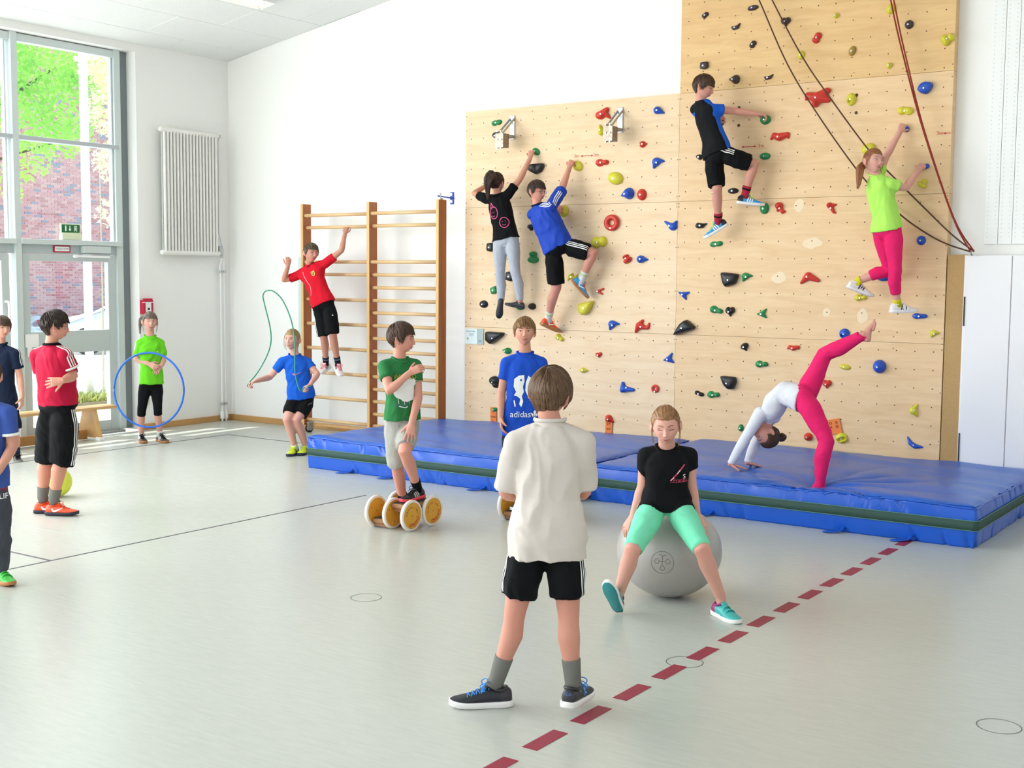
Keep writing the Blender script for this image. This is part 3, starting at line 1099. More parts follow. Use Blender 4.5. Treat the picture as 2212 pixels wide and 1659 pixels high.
# ------------------------------------------------------------------ climbing holds
HOLDS = [
 ('green', 'bean', 0.403, 3.38, 0.128, 0.07, 12, 'green bean-shaped climbing hold at the top left corner of the lower climbing panel'),
 ('black', 'thumb', 0.398, 3.248, 0.099, 0.085, 0, 'small black thumb-shaped climbing hold just under the topmost green one, left of a steel bracket'),
 ('green', 'egg', 0.893, 3.064, 0.1, 0.069, -30, 'small green climbing hold gripped by the raised hand of the girl in the black tee'),
 ('black', 'shield', 0.901, 2.888, 0.19, 0.111, 0, 'big flat black climbing hold above the boy in the blue jacket'),
 ('yellow', 'egg', 1.389, 2.899, 0.128, 0.099, -25, 'yellow climbing hold gripped by the raised hand of the boy in the blue jacket'),
 ('red', 'horn', 1.673, 3.385, 0.186, 0.119, 0, 'red horned climbing hold beside the right-hand steel bracket, near the top edge'),
 ('yellow', 'fin', 1.659, 3.235, 0.094, 0.111, 0, 'yellow fin-shaped climbing hold directly below the red horned one'),
 ('blue', 'drop', 2.285, 3.374, 0.132, 0.069, 160, 'blue tongue-shaped climbing hold at the top right corner of the lower panel'),
 ('red', 'heart', 2.122, 3.072, 0.089, 0.065, 90, 'small red heart-like climbing hold above the big blue hooked one'),
 ('red', 'two', 1.67, 2.918, 0.146, 0.076, 0, 'red dumbbell climbing hold right of the red measuring mark'),
 ('blue', 'hook', 2.285, 2.891, 0.147, 0.113, 0, 'big blue hooked climbing hold high up near the seam between the panels'),
 ('yellow', 'egg', 1.823, 2.761, 0.174, 0.124, -15, 'largest round yellow climbing hold, right of the climbing boy in blue'),
 ('blue', 'drop', 1.959, 2.606, 0.152, 0.119, 15, 'blue pointed climbing hold right beside a red oval one'),
 ('red', 'egg', 2.116, 2.596, 0.1, 0.114, 8, 'red oval climbing hold right beside the blue pointed one'),
 ('yellow', 'egg', 1.227, 2.459, 0.12, 0.123, -15, "yellow climbing hold behind the blue-jacket boy's lower hand"),
 ('red', 'ring', 1.794, 2.334, 0.171, 0.161, 0, 'large red ring-shaped climbing hold with an open middle'),
 ('blue', 'hookup', 2.43, 2.297, 0.151, 0.104, 0, 'blue curled climbing hold by the seam between the two climbing panels'),
 ('yellow', 'bean', 1.651, 2.147, 0.178, 0.135, 15, 'yellow two-lobed climbing hold by the raised knee of the blue-jacket boy'),
 ('black', 'thumb', 0.834, 2.304, 0.079, 0.07, 0, 'black climbing hold half hidden behind the blue jacket'),
 ('black', 'block', 0.342, 2.106, 0.095, 0.096, 0, 'black block climbing hold beside the grey leggings at hip height'),
 ('green', 'two', 0.877, 2.0, 0.13, 0.121, 90, 'dark green two-lobed climbing hold between the two climbers on the left'),
 ('red', 'two', 1.965, 1.985, 0.087, 0.102, 120, 'small red double climbing hold left of a blue nose-shaped one'),
 ('blue', 'drop', 2.133, 1.98, 0.131, 0.075, 180, 'blue nose-shaped climbing hold right of the small red double one'),
 ('black', 'block', 0.598, 1.806, 0.116, 0.105, 0, 'black block climbing hold seen between the grey leggings at knee height'),
 ('yellow', 'claw', 1.34, 1.806, 0.13, 0.078, 0, 'small yellow knobbly climbing hold between the legs of the blue-jacket boy'),
 ('red', 'vee', 1.669, 1.668, 0.095, 0.068, 0, "small red V-shaped climbing hold right of the boy's blue shoe"),
 ('blue', 'tri3', 2.58, 1.65, 0.126, 0.091, -15, 'blue winged climbing hold on the seam at mid height, left of the big black blade'),
 ('green', 'block', 0.387, 1.66, 0.089, 0.077, 20, 'small green cube climbing hold beside the grey leggings at shin height'),
 ('black', 'egg', 0.251, 1.513, 0.108, 0.082, 0, 'round black climbing hold at the left edge of the climbing wall'),
 ('green', 'egg', 0.716, 1.499, 0.109, 0.081, 0, 'green climbing hold under the grey shoe of the girl in the black tee'),
 ('black', 'ball', 0.865, 1.502, 0.09, 0.071, 0, "black ball climbing hold right of the girl's grey shoe"),
 ('yellow', 'wedge', 1.517, 1.501, 0.182, 0.147, 0, "big yellow wedge climbing hold under the boy's blue shoe"),
 ('blue', 'hook', 1.827, 1.34, 0.14, 0.104, 0, 'blue three-cornered climbing hold above the second seam, left of a red claw'),
 ('red', 'claw', 2.145, 1.336, 0.182, 0.138, 0, 'red claw climbing hold above the second seam'),
 ('black', 'blade', 2.601, 1.337, 0.222, 0.157, 0, 'big black blade-shaped climbing hold leaning across the panel seam'),
 ('black', 'shieldl', 0.409, 1.164, 0.225, 0.14, 0, 'big flat black climbing hold right of the information plate'),
 ('yellow', 'two', 1.2, 1.192, 0.104, 0.07, -30, "yellow climbing hold under the boy's orange shoe"),
 ('green', 'drop', 0.552, 1.035, 0.123, 0.067, 0, 'green climbing hold beside the shoulder of the boy in the printed blue tee'),
 ('red', 'heart', 1.663, 1.039, 0.079, 0.059, 10, 'small red heart-shaped climbing hold right of the boy seen from behind'),
 ('yellow', 'drop', 1.494, 0.879, 0.107, 0.042, 180, 'flat narrow yellow climbing hold, lowest yellow one of the left panel'),
 ('blue', 'tri3', 2.436, 1.032, 0.128, 0.11, 20, 'blue three-pointed climbing hold below the black blade'),
 ('black', 'thumb', 0.401, 0.703, 0.137, 0.131, 0, 'black climbing hold beside the sleeve of the boy in the printed blue tee'),
 ('blue', 'boot', 1.993, 0.736, 0.174, 0.104, 0, 'blue boot-shaped climbing hold left of the small red ring'),
 ('red', 'ring', 2.298, 0.741, 0.085, 0.08, 0, 'small red doughnut climbing hold above the girl sitting on the ball'),
 ('green', 'ball', 0.403, 0.411, 0.065, 0.049, 0, 'small green ball climbing hold above the leftmost orange tag'),
 ('red', 'drop', 1.8, 0.409, 0.115, 0.078, 150, 'red pear climbing hold above an orange tag, low on the left panel'),
 ('dark', 'egg', 3.214, 4.221, 0.11, 0.049, 5, 'dark oval climbing hold at the top of the high panel, left of the brown rope'),
 ('dark', 'bean', 2.746, 4.207, 0.069, 0.058, 45, 'small dark bean climbing hold nearest the top left corner of the high panel'),
 ('dark', 'crescent', 3.052, 4.076, 0.098, 0.07, 0, 'dark crescent climbing hold near the top left of the high panel'),
 ('dark', 'bean', 3.223, 3.899, 0.071, 0.065, 60, 'small dark kidney climbing hold left of the long brown rope'),
 ('dark', 'block', 2.747, 3.753, 0.088, 0.071, 0, 'dark cup-shaped climbing hold just above the head of the black and blue climber'),
 ('dark', 'drop', 3.05, 3.603, 0.113, 0.086, 0, "dark pointed climbing hold right of the black and blue climber's head"),
 ('dark', 'crescent', 3.381, 3.601, 0.1, 0.053, 0, 'dark comma climbing hold between the dark pointed one and the rope'),
 ('dark', 'heart', 3.53, 4.065, 0.094, 0.088, 0, 'dark heart climbing hold crossed by the brown rope'),
 ('yellow', 'ball', 3.988, 4.067, 0.049, 0.051, 0, 'tiny round yellow climbing hold near the top, above the red oval'),
 ('red', 'bean', 3.824, 3.896, 0.083, 0.098, 70, 'red oval notched climbing hold high on the right panel'),
 ('tan', 'egg', 4.141, 3.755, 0.064, 0.089, -20, 'brownish olive climbing hold right of the red oval near the top'),
 ('yellow', 'egg', 3.68, 3.763, 0.067, 0.08, 0, 'pale yellow climbing hold crossed by the brown rope'),
 ('yellow', 'ball', 4.465, 3.603, 0.051, 0.053, 0, 'tiny yellow climbing hold left of the red ropes'),
 ('yellow', 'egg', 4.461, 4.072, 0.077, 0.091, -20, 'yellow oval climbing hold at the very top beside the red ropes'),
 ('dark', 'egg', 4.621, 3.926, 0.076, 0.075, -20, 'round dark climbing hold at the top right of the red ropes'),
 ('yellow', 'two', 4.944, 3.773, 0.11, 0.1, 20, 'yellow double climbing hold at the right edge near the top'),
 ('blue', 'diamond', 4.774, 3.391, 0.132, 0.109, 0, 'big blue rounded diamond climbing hold right of the red ropes'),
 ('yellow', 'bean', 4.615, 3.216, 0.135, 0.084, 0, "flat yellow climbing hold above the lime girl's raised hand"),
 ('yellow', 'pocket', 4.146, 3.346, 0.089, 0.113, 0, 'yellow climbing hold with a dark pocket, right of the red cross-shaped one'),
 ('red', 'cross', 3.848, 3.379, 0.242, 0.151, 0, 'large red cross-shaped climbing hold behind the brown ropes'),
 ('green', 'disc', 3.361, 3.224, 0.105, 0.09, 0, 'green disc climbing hold gripped by the black and blue climber'),
 ('red', 'bat', 3.501, 3.064, 0.191, 0.085, 0, 'red bat-wing climbing hold below the green disc'),
 ('green', 'egg', 3.365, 2.9, 0.106, 0.066, 0, "green oval climbing hold right of the climber's raised knee"),
 ('black', 'thumb', 2.714, 2.923, 0.071, 0.055, 0, "black climbing hold half hidden behind the climbing boy's back"),
 ('black', 'egg', 2.917, 3.235, 0.078, 0.092, 0, 'dark climbing hold held close to the chest of the black and blue climber'),
 ('black', 'egg', 3.062, 2.601, 0.11, 0.054, 0, "black lens-shaped climbing hold between the boy's legs"),
 ('green', 'egg', 2.868, 2.595, 0.046, 0.063, 0, "green climbing hold peeping out left of the climbing boy's shin"),
 ('blue', 'ball', 4.625, 3.066, 0.058, 0.054, 0, "blue climbing hold under the lime girl's raised hand"),
 ('yellow', 'egg', 4.31, 2.918, 0.128, 0.094, 15, 'yellow climbing hold behind the head of the girl in lime'),
 ('blue', 'egg', 4.805, 2.748, 0.057, 0.046, 30, "blue climbing hold under the lime girl's lower hand"),
 ('yellow', 'two', 4.783, 2.608, 0.076, 0.088, 60, "yellow knob climbing hold right of the lime girl's forearm"),
 ('green', 'egg', 3.373, 2.435, 0.088, 0.107, 0, 'green climbing hold under the toe of the blue and white shoe'),
 ('red', 'claw2', 3.528, 2.435, 0.113, 0.115, 0, "red S-shaped climbing hold right of the climber's blue shoe"),
 ('red', 'fork', 3.998, 2.424, 0.1, 0.104, 0, 'red forked climbing hold left of the girl in lime'),
 ('black', 'leafy', 2.748, 2.292, 0.127, 0.051, 0, "narrow black wing climbing hold left of the boy's lower foot"),
 ('green', 'bean', 2.907, 2.119, 0.13, 0.064, 10, 'green climbing hold under the lower foot of the black and blue climber'),
 ('black', 'trapz', 3.059, 1.793, 0.183, 0.14, 0, 'big black trapezoid climbing hold beside a green one at mid height'),
 ('green', 'hook', 3.219, 1.819, 0.122, 0.088, 0, 'green three-cornered climbing hold right beside the big black trapezoid'),
 ('red', 'wing', 3.818, 1.807, 0.187, 0.106, 0, 'red curved wing climbing hold in the middle of the right panel'),
 ('blue', 'egg', 4.475, 1.82, 0.119, 0.059, 0, 'dark blue climbing hold behind the pink knee'),
 ('yellow', 'two', 4.283, 1.647, 0.11, 0.064, 0, "yellow twin-knob climbing hold under the girl's rear white shoe"),
 ('blue', 'two', 4.796, 1.5, 0.127, 0.054, 0, "blue bar climbing hold under the girl's front white shoe"),
 ('blue', 'egg', 4.785, 2.135, 0.08, 0.081, 0, 'round blue climbing hold near the right edge, below the two ropes'),
 ('green', 'two', 2.922, 1.509, 0.131, 0.073, -15, 'green bottle-shaped climbing hold left of a small black one'),
 ('black', 'heart', 3.062, 1.5, 0.097, 0.098, 0, 'small black horned climbing hold right of the green bottle-shaped one'),
 ('green', 'tri3', 3.376, 1.486, 0.112, 0.096, 10, 'green three-lobed climbing hold under the boy climbing on the right panel'),
 ('blue', 'pocket', 4.149, 1.331, 0.095, 0.093, 20, 'blue climbing hold with a pocket, above the raised pink leg'),
 ('yellow', 'hook', 4.925, 1.356, 0.095, 0.07, 0, 'yellow climbing hold at the right edge above the lowest seam'),
 ('black', 'drop', 3.217, 1.177, 0.082, 0.085, 120, 'small black pear climbing hold just under the lowest seam'),
 ('red', 'bat', 3.681, 1.187, 0.126, 0.054, 0, 'small flat red climbing hold just under the lowest seam'),
 ('green', 'two', 3.384, 1.028, 0.121, 0.068, 0, 'green lozenge climbing hold above the black trapezoid near the mat'),
 ('yellow', 'egg', 4.162, 1.04, 0.107, 0.049, -8, 'narrow yellow climbing hold right of the raised pink leg'),
 ('blue', 'ball', 4.469, 1.059, 0.112, 0.12, 0, 'big round blue climbing hold low on the right side'),
 ('black', 'trapl', 3.064, 0.841, 0.162, 0.124, 0, 'big black trapezoid climbing hold low down, left of the bridging girl'),
 ('black', 'bean', 2.765, 0.72, 0.1, 0.052, -10, 'small flat black climbing hold beside the lowest green one'),
 ('green', 'two', 2.912, 0.72, 0.127, 0.069, 0, 'lowest green climbing hold, right of the small flat black one'),
 ('red', 'heart', 4.004, 0.881, 0.092, 0.082, 0, 'red knobbly climbing hold under the raised pink leg'),
 ('yellow', 'hook', 4.786, 0.704, 0.116, 0.098, 60, 'yellow hooked climbing hold low on the right, above the blue crescent'),
 ('red', 'ball', 3.847, 0.399, 0.081, 0.075, 0, 'red ball climbing hold just above the mat by the pink standing leg'),
 ('yellow', 'pocket', 4.153, 0.412, 0.116, 0.098, 0, 'yellow climbing hold with two holes below the orange tag near the mat'),
 ('blue', 'crescentl', 4.796, 0.424, 0.147, 0.107, 0, 'blue crescent climbing hold lowest on the right'),
 ('green', 'egg', 3.195, 0.429, 0.055, 0.069, 0, "green climbing hold behind the bridging girl's arm"),
]

HCOL = {'green': '#1f8a4c', 'black': '#17181b', 'yellow': '#dcd33e', 'red': '#d43629', 'blue': '#1d55c4', 'dark': '#403338', 'tan': '#a98a3d'}
# E: ellipse (cx, cz, rx, rz); C: tapering arm (x0, z0, r0, x1, z1, r1), all in a unit box
HSHAPE = {
    'egg': [('E', 0, 0, 1, 1)],
    'ball': [('E', 0, 0, 1, 1)],
    'disc': [('E', 0, 0, 1, 1)],
    'bean': [('E', -.42, .12, .6, .85), ('E', .42, -.05, .6, .8), ('E', 0, .15, .6, .6)],
    'two': [('E', -.38, 0, .64, .98), ('E', .58, .05, .44, .68), ('C', -.2, 0, .5, .6, 0, .4)],
    'thumb': [('E', 0, .2, 1, .75), ('E', .25, -.45, .6, .55)],
    'drop': [('E', .25, 0, .72, .98), ('C', .2, 0, .75, -.9, .1, .14)],
    'fin': [('C', -.5, .8, .22, -.1, -.2, .6), ('E', 0, -.5, .85, .5), ('C', .1, -.2, .5, .75, .1, .25)],
    'horn': [('E', -.3, -.15, .62, .72), ('C', .05, .1, .5, .5, .7, .32), ('C', .2, .2, .45, .9, -.8, .12)],
    'heart': [('E', -.42, .2, .55, .7), ('E', .42, .25, .55, .65), ('C', 0, 0, .6, .05, -.8, .22)],
    'hook': [('E', -.25, .15, .6, .75), ('C', 0, .3, .45, .88, .2, .13), ('C', -.35, -.2, .42, -.6, -.82, .2)],
    'hookup': [('E', .35, -.2, .6, .75), ('C', .3, -.2, .45, -.85, .75, .14), ('C', .5, 0, .4, .8, .7, .2)],
    'vee': [('C', -.7, -.1, .3, .75, .7, .26), ('C', -.7, -.1, .3, .5, -.75, .26)],
    'tri3': [('E', 0, 0, .5, .5), ('C', 0, 0, .42, -.85, .1, .14), ('C', 0, 0, .42, .8, .75, .16), ('C', 0, 0, .45, .6, -.8, .18)],
    'boot': [('C', -.6, .75, .25, -.5, -.5, .5), ('C', -.4, -.3, .45, .75, -.4, .25)],
    'claw': [('C', -.8, -.85, .16, -.35, .1, .42), ('C', -.35, .1, .42, .05, .85, .16), ('C', -.3, .0, .4, .65, -.2, .22), ('C', .65, -.2, .24, .85, .5, .14)],
    'claw2': [('E', -.25, .35, .65, .6), ('C', -.3, .2, .4, -.5, -.45, .2), ('C', 0, .0, .35, .35, -.65, .32), ('C', .35, -.65, .32, .85, -.55, .12)],
    'fork': [('E', -.35, .45, .55, .5), ('C', -.3, .4, .4, .85, .55, .18), ('C', -.1, .2, .4, .4, -.7, .26), ('C', .4, -.7, .26, .8, -.85, .14)],
    'wing': [('C', -.85, -.75, .16, -.1, .45, .5), ('C', -.1, .4, .5, .85, -.3, .24)],
    'bat': [('C', -.85, -.35, .16, -.5, .5, .32), ('E', 0, 0, .5, .75), ('C', .1, 0, .5, .8, .45, .3), ('C', .8, .4, .3, .85, -.3, .16), ('C', -.5, .3, .4, 0, -.1, .5)],
    'cross': [('C', 0, 0, .5, -.75, .35, .32), ('C', 0, 0, .5, .7, .75, .3), ('C', .7, .75, .28, .9, .85, .12), ('C', 0, 0, .5, -.2, -.75, .3), ('C', .1, 0, .5, .72, -.3, .28), ('C', .7, -.3, .28, .95, -.35, .1), ('C', -.75, .35, .3, -.9, -.1, .14)],
    'crescent': [('C', -.85, .05, .14, -.4, -.45, .42), ('C', -.4, -.45, .42, .3, -.3, .42), ('C', .3, -.3, .42, .85, .7, .14)],
    'crescentl': [('C', -.9, .85, .12, -.55, -.1, .3), ('C', -.55, -.1, .3, 0, -.55, .34), ('C', 0, -.55, .34, .9, -.6, .12)],
    'pocket': [('E', 0, 0, 1, 1)],
    'leafy': [('C', -.9, -.1, .16, -.4, .0, .62), ('C', -.4, 0, .62, .2, -.1, .5), ('C', .2, .1, .4, .9, .6, .16)],
    'ring': [],
}
HPOLY = {
    'shield': [(-1, -.15), (-.85, .95), (.95, 1), (1, .35), (.7, -.5), (.05, -1)],
    'shieldl': [(-1, .95), (1, .85), (.9, .35), (.1, -.5), (-.45, -1), (-1, -.45)],
    'block': [(-.85, .9), (.8, 1), (.95, -.6), (.2, -1), (-.9, -.75)],
    'wedge': [(-.9, .55), (.95, 1), (.55, -.2), (.1, -.85), (-.45, -1), (-.85, -.5)],
    'blade': [(-1, -1), (-.35, .45), (.2, 1), (1, .15), (.9, -.15), (.1, -.55)],
    'trapz': [(-1, 1), (.95, .75), (.6, -.55), (-.45, -1), (-.75, -.4)],
    'trapl': [(-1, 1), (.85, .95), (1, .2), (.65, -.9), (.05, -1), (-.5, -.4)],
    'diamond': [(-1, -.15), (-.55, .75), (.1, 1), (.85, .75), (1, .35), (.7, -.4), (.2, -.95), (-.45, -.75)],
}
M_BOLT = mat('bolt_steel', '#c9cccd', 0.25, metal=1.0)
hold_mats = {c: mat('resin_' + c, h, 0.42, noise_scale=35, noise_amt=0.12, bump=0.12, bump_scale=140) for c, h in HCOL.items()}


def make_hold(c, shape, X, Z, w, h, rot, label):
    a = math.radians(rot)
    hw, hh = w / 2, h / 2
    ms = (hw + hh) / 2
    depth = min(0.085, max(0.032, min(w, h) * (0.62 if shape in ('ball', 'two', 'claw', 'claw2', 'fork') else 0.48)))

    def T(x, z):
        return (x * hw, z * hh)

    def R_(x, z):
        return (x * math.cos(a) - z * math.sin(a), x * math.sin(a) + z * math.cos(a))
    if rot:  # the box given is that of the turned shape: scale the unturned one so that it fits
        ca, sa = abs(math.cos(a)), abs(math.sin(a))
        if 60 < abs(rot) % 180 < 120:
            hw, hh = hh, hw
    g = G()
    if shape in HPOLY:
        pts = [R_(*T(x, z)) for x, z in HPOLY[shape]]
        n = len(pts)
        ctr = (sum(p[0] for p in pts) / n, sum(p[1] for p in pts) / n)
        # rounded corners
        fine = []
        for i in range(n):
            p0, p1, p2 = Vector(pts[i - 1]), Vector(pts[i]), Vector(pts[(i + 1) % n])
            k = 0.22 if shape != 'diamond' else 0.42
            fine += [p1.lerp(p0, k), p1.lerp(p0, k * .35).lerp(p1.lerp(p2, k * .35), .5), p1.lerp(p2, k)]
        tip = (ctr[0], ctr[1] + hh * 0.1)
        rs = []
        for f, d in ((1, 0), (1, 0.45), (0.93, 0.8), (0.78, 0.98), (0.4, 1.06), (0.1, 1.08)):
            rs.append([(X + tip[0] + (p.x - tip[0]) * f, -depth * d, Z + tip[1] + (p.y - tip[1]) * f) for p in fine])
        g.rings(rs)
        me = g.mesh('climbing_hold')
    else:
        if shape == 'ring':
            n = 20
            cp = [T(math.cos(2 * math.pi * i / n) * .68, math.sin(2 * math.pi * i / n) * .68) for i in range(n + 1)]
            g.tube([(X + x, -depth * 0.25, Z + z) for x, z in cp], [ms * .34] * (n + 1), n=10, side=(0, 1, 0), ends=False)
            g.sphere((X + hw * .75, -depth * .2, Z - hh * .05), ms * .25)
        for e in HSHAPE[shape]:
            if e[0] == 'E':
                x, z = R_(*T(e[1], e[2]))
                ux = Vector((math.cos(a), 0, math.sin(a))) * hw * e[3]
                uz = Vector((-math.sin(a), 0, math.cos(a))) * hh * e[4]
                dd = depth * (1.0 if shape != 'ball' else 1.15) * (0.55 + 0.45 * min(1, (e[3] + e[4]) / 1.6))
                g.ellipsoid((X + x, 0, Z + z), (ux, uz, Vector((0, -dd, 0))), 18, 12)
            else:
                x0, z0 = R_(*T(e[1], e[2]))
                x1, z1 = R_(*T(e[4], e[5]))
                r0, r1 = e[3] * ms, e[6] * ms
                g.tube([(X + x0, -r0 * .45, Z + z0), (X + x1, -r1 * .45, Z + z1)], [(r0, r0 * 1.15), (r1, r1 * 1.15)], n=12, side=(1, 0, 0) if abs(z1 - z0) > abs(x1 - x0) else (0, 0, 1))
        V, F = remesh(g, max(0.005, min(w, h) / 16), 3, 0.5)
        V[:, 1] = np.minimum(V[:, 1], 0.0)
        if shape in ('pocket', 'heart', 'two', 'bean'):
            for i in range(len(V)):
                p = V[i]
                V[i] = p + np.array([0, 1, 0]) * 0.006 * noise.noise(Vector(p) * 45) * (1 if p[1] < -0.005 else 0)
        if shape == 'pocket':
            for px, pz in ([(-.15, -.35)] if c != 'yellow' or w > 0.14 else [(-.15, -.35)]) + ([(.35, .0)] if label.find('two holes') > 0 else []):
                qx, qz = X + px * hw, Z + pz * hh
                d2 = ((V[:, 0] - qx) / (hw * .36)) ** 2 + ((V[:, 2] - qz) / (hh * .27)) ** 2
                V[:, 1] += np.where(V[:, 1] < -0.003, 0.75 * depth * np.exp(-d2 ** 2), 0)
                V[:, 1] = np.minimum(V[:, 1], 0)
        me = mesh_vf('climbing_hold', V, F)
    o = link_mesh('climbing_hold', me, hold_mats[c], smooth=True)
    tag(o, label, 'climbing hold', 'climbing holds on the wall')
    # bolt in its sunk seat
    tree = bvh_of([o])
    bx, bz = R_(*T(0, -0.05 if shape != 'ring' else -.68))
    if shape in ('crescent', 'crescentl', 'vee', 'wing'):
        bx, bz = R_(*T(-.1, -.35 if shape != 'wing' else .3))
    if shape == 'vee':
        bx, bz = R_(*T(-.6, -.05))
    hit = tree.ray_cast(Vector((X + bx, -0.5, Z + bz)), Vector((0, 1, 0)))
    if hit[0] is not None:
        y = hit[0].y
        G().cyl((X + bx, y - 0.004, Z + bz), (X + bx, y + 0.01, Z + bz), 0.0075, 8).build('bolt', M_BOLT, o)
    return o


hold_objects = [make_hold(*h) for h in HOLDS]

# ------------------------------------------------------------------ steel brackets near the top of the lower panel
for k, (x, z, lab) in enumerate(((0.60, 3.32, 'left-hand galvanised steel bracket bolted high on the plywood, above the girl in the black tee'),
                                 (1.865, 3.315, 'right-hand galvanised steel bracket bolted high on the plywood, beside the red horned hold'))):
    b = empty('steel_bracket', (x, 0, z), lab, 'bracket', 'steel brackets on the climbing wall')
    bbox_obj('wall_plate', (x, -0.006, z), (0.06, 0.012, 0.24), M_STEEL, b, bev=0.003)
    for sx in (-0.026, 0.026):
        g = G()
        for (ya, za), (yb, zb), w_ in (((-0.01, 0.085), (-0.215, -0.075), 0.022), ((-0.01, -0.095), (-0.15, -0.095), 0.03)):
            A_, B_ = Vector((x + sx, ya, z + za)), Vector((x + sx, yb, z + zb))
            d_ = (B_ - A_).normalized()
            n_ = d_.cross(Vector((1, 0, 0))).normalized() * w_ / 2
            e_ = Vector((0.003, 0, 0))
            g.add([A_ - n_ - e_, A_ + n_ - e_, B_ + n_ - e_, B_ - n_ - e_, A_ - n_ + e_, A_ + n_ + e_, B_ + n_ + e_, B_ - n_ + e_],
                  [(0, 1, 2, 3), (7, 6, 5, 4), (0, 4, 5, 1), (1, 5, 6, 2), (2, 6, 7, 3), (3, 7, 4, 0)])
        g.build('side_strut', M_STEEL, b)
    g = G()
    for (c, s_) in (((0, -0.045, 0), (0.10, 0.008, 0.14)), ((0, 0.045, 0), (0.10, 0.008, 0.14)), ((-0.046, 0, 0), (0.008, 0.09, 0.14)), ((0.046, 0, 0), (0.008, 0.09, 0.14))):
        g.box((x + c[0], -0.19 + c[1], z - 0.15 + c[2]), s_)
    sk = g.build('socket', mat('rust_spotted_steel', '#a89a8c', 0.35, metal=0.8, noise_scale=60, noise_amt=0.6), b)
    for dz in (-0.02, -0.10, -0.19):
        for sx in (-0.02, 0.025):
            G().cyl((x + sx, -0.236, z + dz - 0.04), (x + sx, -0.25, z + dz - 0.04), 0.008, 6).build('bolt', M_BOLT, sk)

# information plate
ip = empty('information_plate', (0.13, 0, 1.17), 'small white and grey printed information plate at the left edge of the climbing wall', 'sign')
a = bbox_obj('plate_white', (0.085, -0.004, 1.17), (0.16, 0.008, 0.165), mat('plate_white', '#dce9e8', 0.4), ip, bev=0.001)
b_ = bbox_obj('plate_grey', (0.208, -0.004, 1.17), (0.085, 0.008, 0.165), mat('plate_grey', '#a9b8b6', 0.4), ip, bev=0.001)
decal('plate_print', text_shape('WE KLETTERN', 0.018), (0.085, -0.05, 1.222), (1, 0, 0), (0, 0, 1), [a], mat('plate_ink', '#3b4a78', 0.5), ip, offset=0.001, reach=0.1)
decal('plate_print', poly_shape([q for r in range(4) for q in stroke_polys([(-0.02, -0.008 * r), (0.045 - 0.01 * (r % 2), -0.008 * r)], 0.002)]), (0.085, -0.05, 1.20), (1, 0, 0), (0, 0, 1), [a], mat('plate_ink', '#3b4a78', 0.5), ip, offset=0.001, reach=0.1)
decal('plate_seal', poly_shape([circle_pts(0, 0, 0.012, 16)]), (0.045, -0.05, 1.145), (1, 0, 0), (0, 0, 1), [a], mat('seal_olive', '#a8a23a', 0.5), ip, offset=0.001, reach=0.1)
decal('plate_print', poly_shape([q for r in range(3) for q in stroke_polys([(-0.02, -0.009 * r), (0.02, -0.009 * r)], 0.004)]), (0.208, -0.05, 1.13), (1, 0, 0), (0, 0, 1), [b_], mat('plate_ink2', '#5a7590', 0.5), ip, offset=0.001, reach=0.1)

# orange paper tags hanging from the lowest holds
M_TAG = mat('orange_card', '#ee7f3c', 0.7)
M_INK = mat('marker_ink', '#3a1a12', 0.7)
for (x, z, wd, hg, tilt, lines, lab) in ((0.39, 0.335, 0.075, 0.20, 2, ('1c', 'max', '3x'), 'orange handwritten tag hanging from the small green ball hold'),
                                         (1.79, 0.315, 0.075, 0.19, -2, ('gut', 'auf', 'hell'), 'orange handwritten tag hanging from the red pear hold'),
                                         (4.085, 0.51, 0.12, 0.13, 14, ('o  x', 'x  o'), 'tilted orange handwritten tag above the yellow two-holed hold'),
                                         (3.235, 0.31, 0.07, 0.11, 0, ('3m',), 'orange tag half hidden behind the hands of the bridging girl')):
    rt = Euler((0, math.radians(-tilt), 0)).to_matrix()
    t = empty('paper_tag', (x, 0, z), lab, 'tag', 'orange tags on the climbing wall')
    cd = bbox_obj('card', (x, -0.012, z), (wd, 0.003, hg), M_TAG, t, bev=0, rot=rt)
    for k, ln in enumerate(lines):
        off = rt @ Vector((0, 0, hg * (0.28 - 0.28 * k)))
        decal('card_writing', text_shape(ln, min(0.05, wd * 0.5)), (x + off.x, -0.06, z + off.z), rt @ Vector((1, 0, 0)), rt @ Vector((0, 0, 1)), [cd], M_INK, t, offset=0.001, reach=0.08)

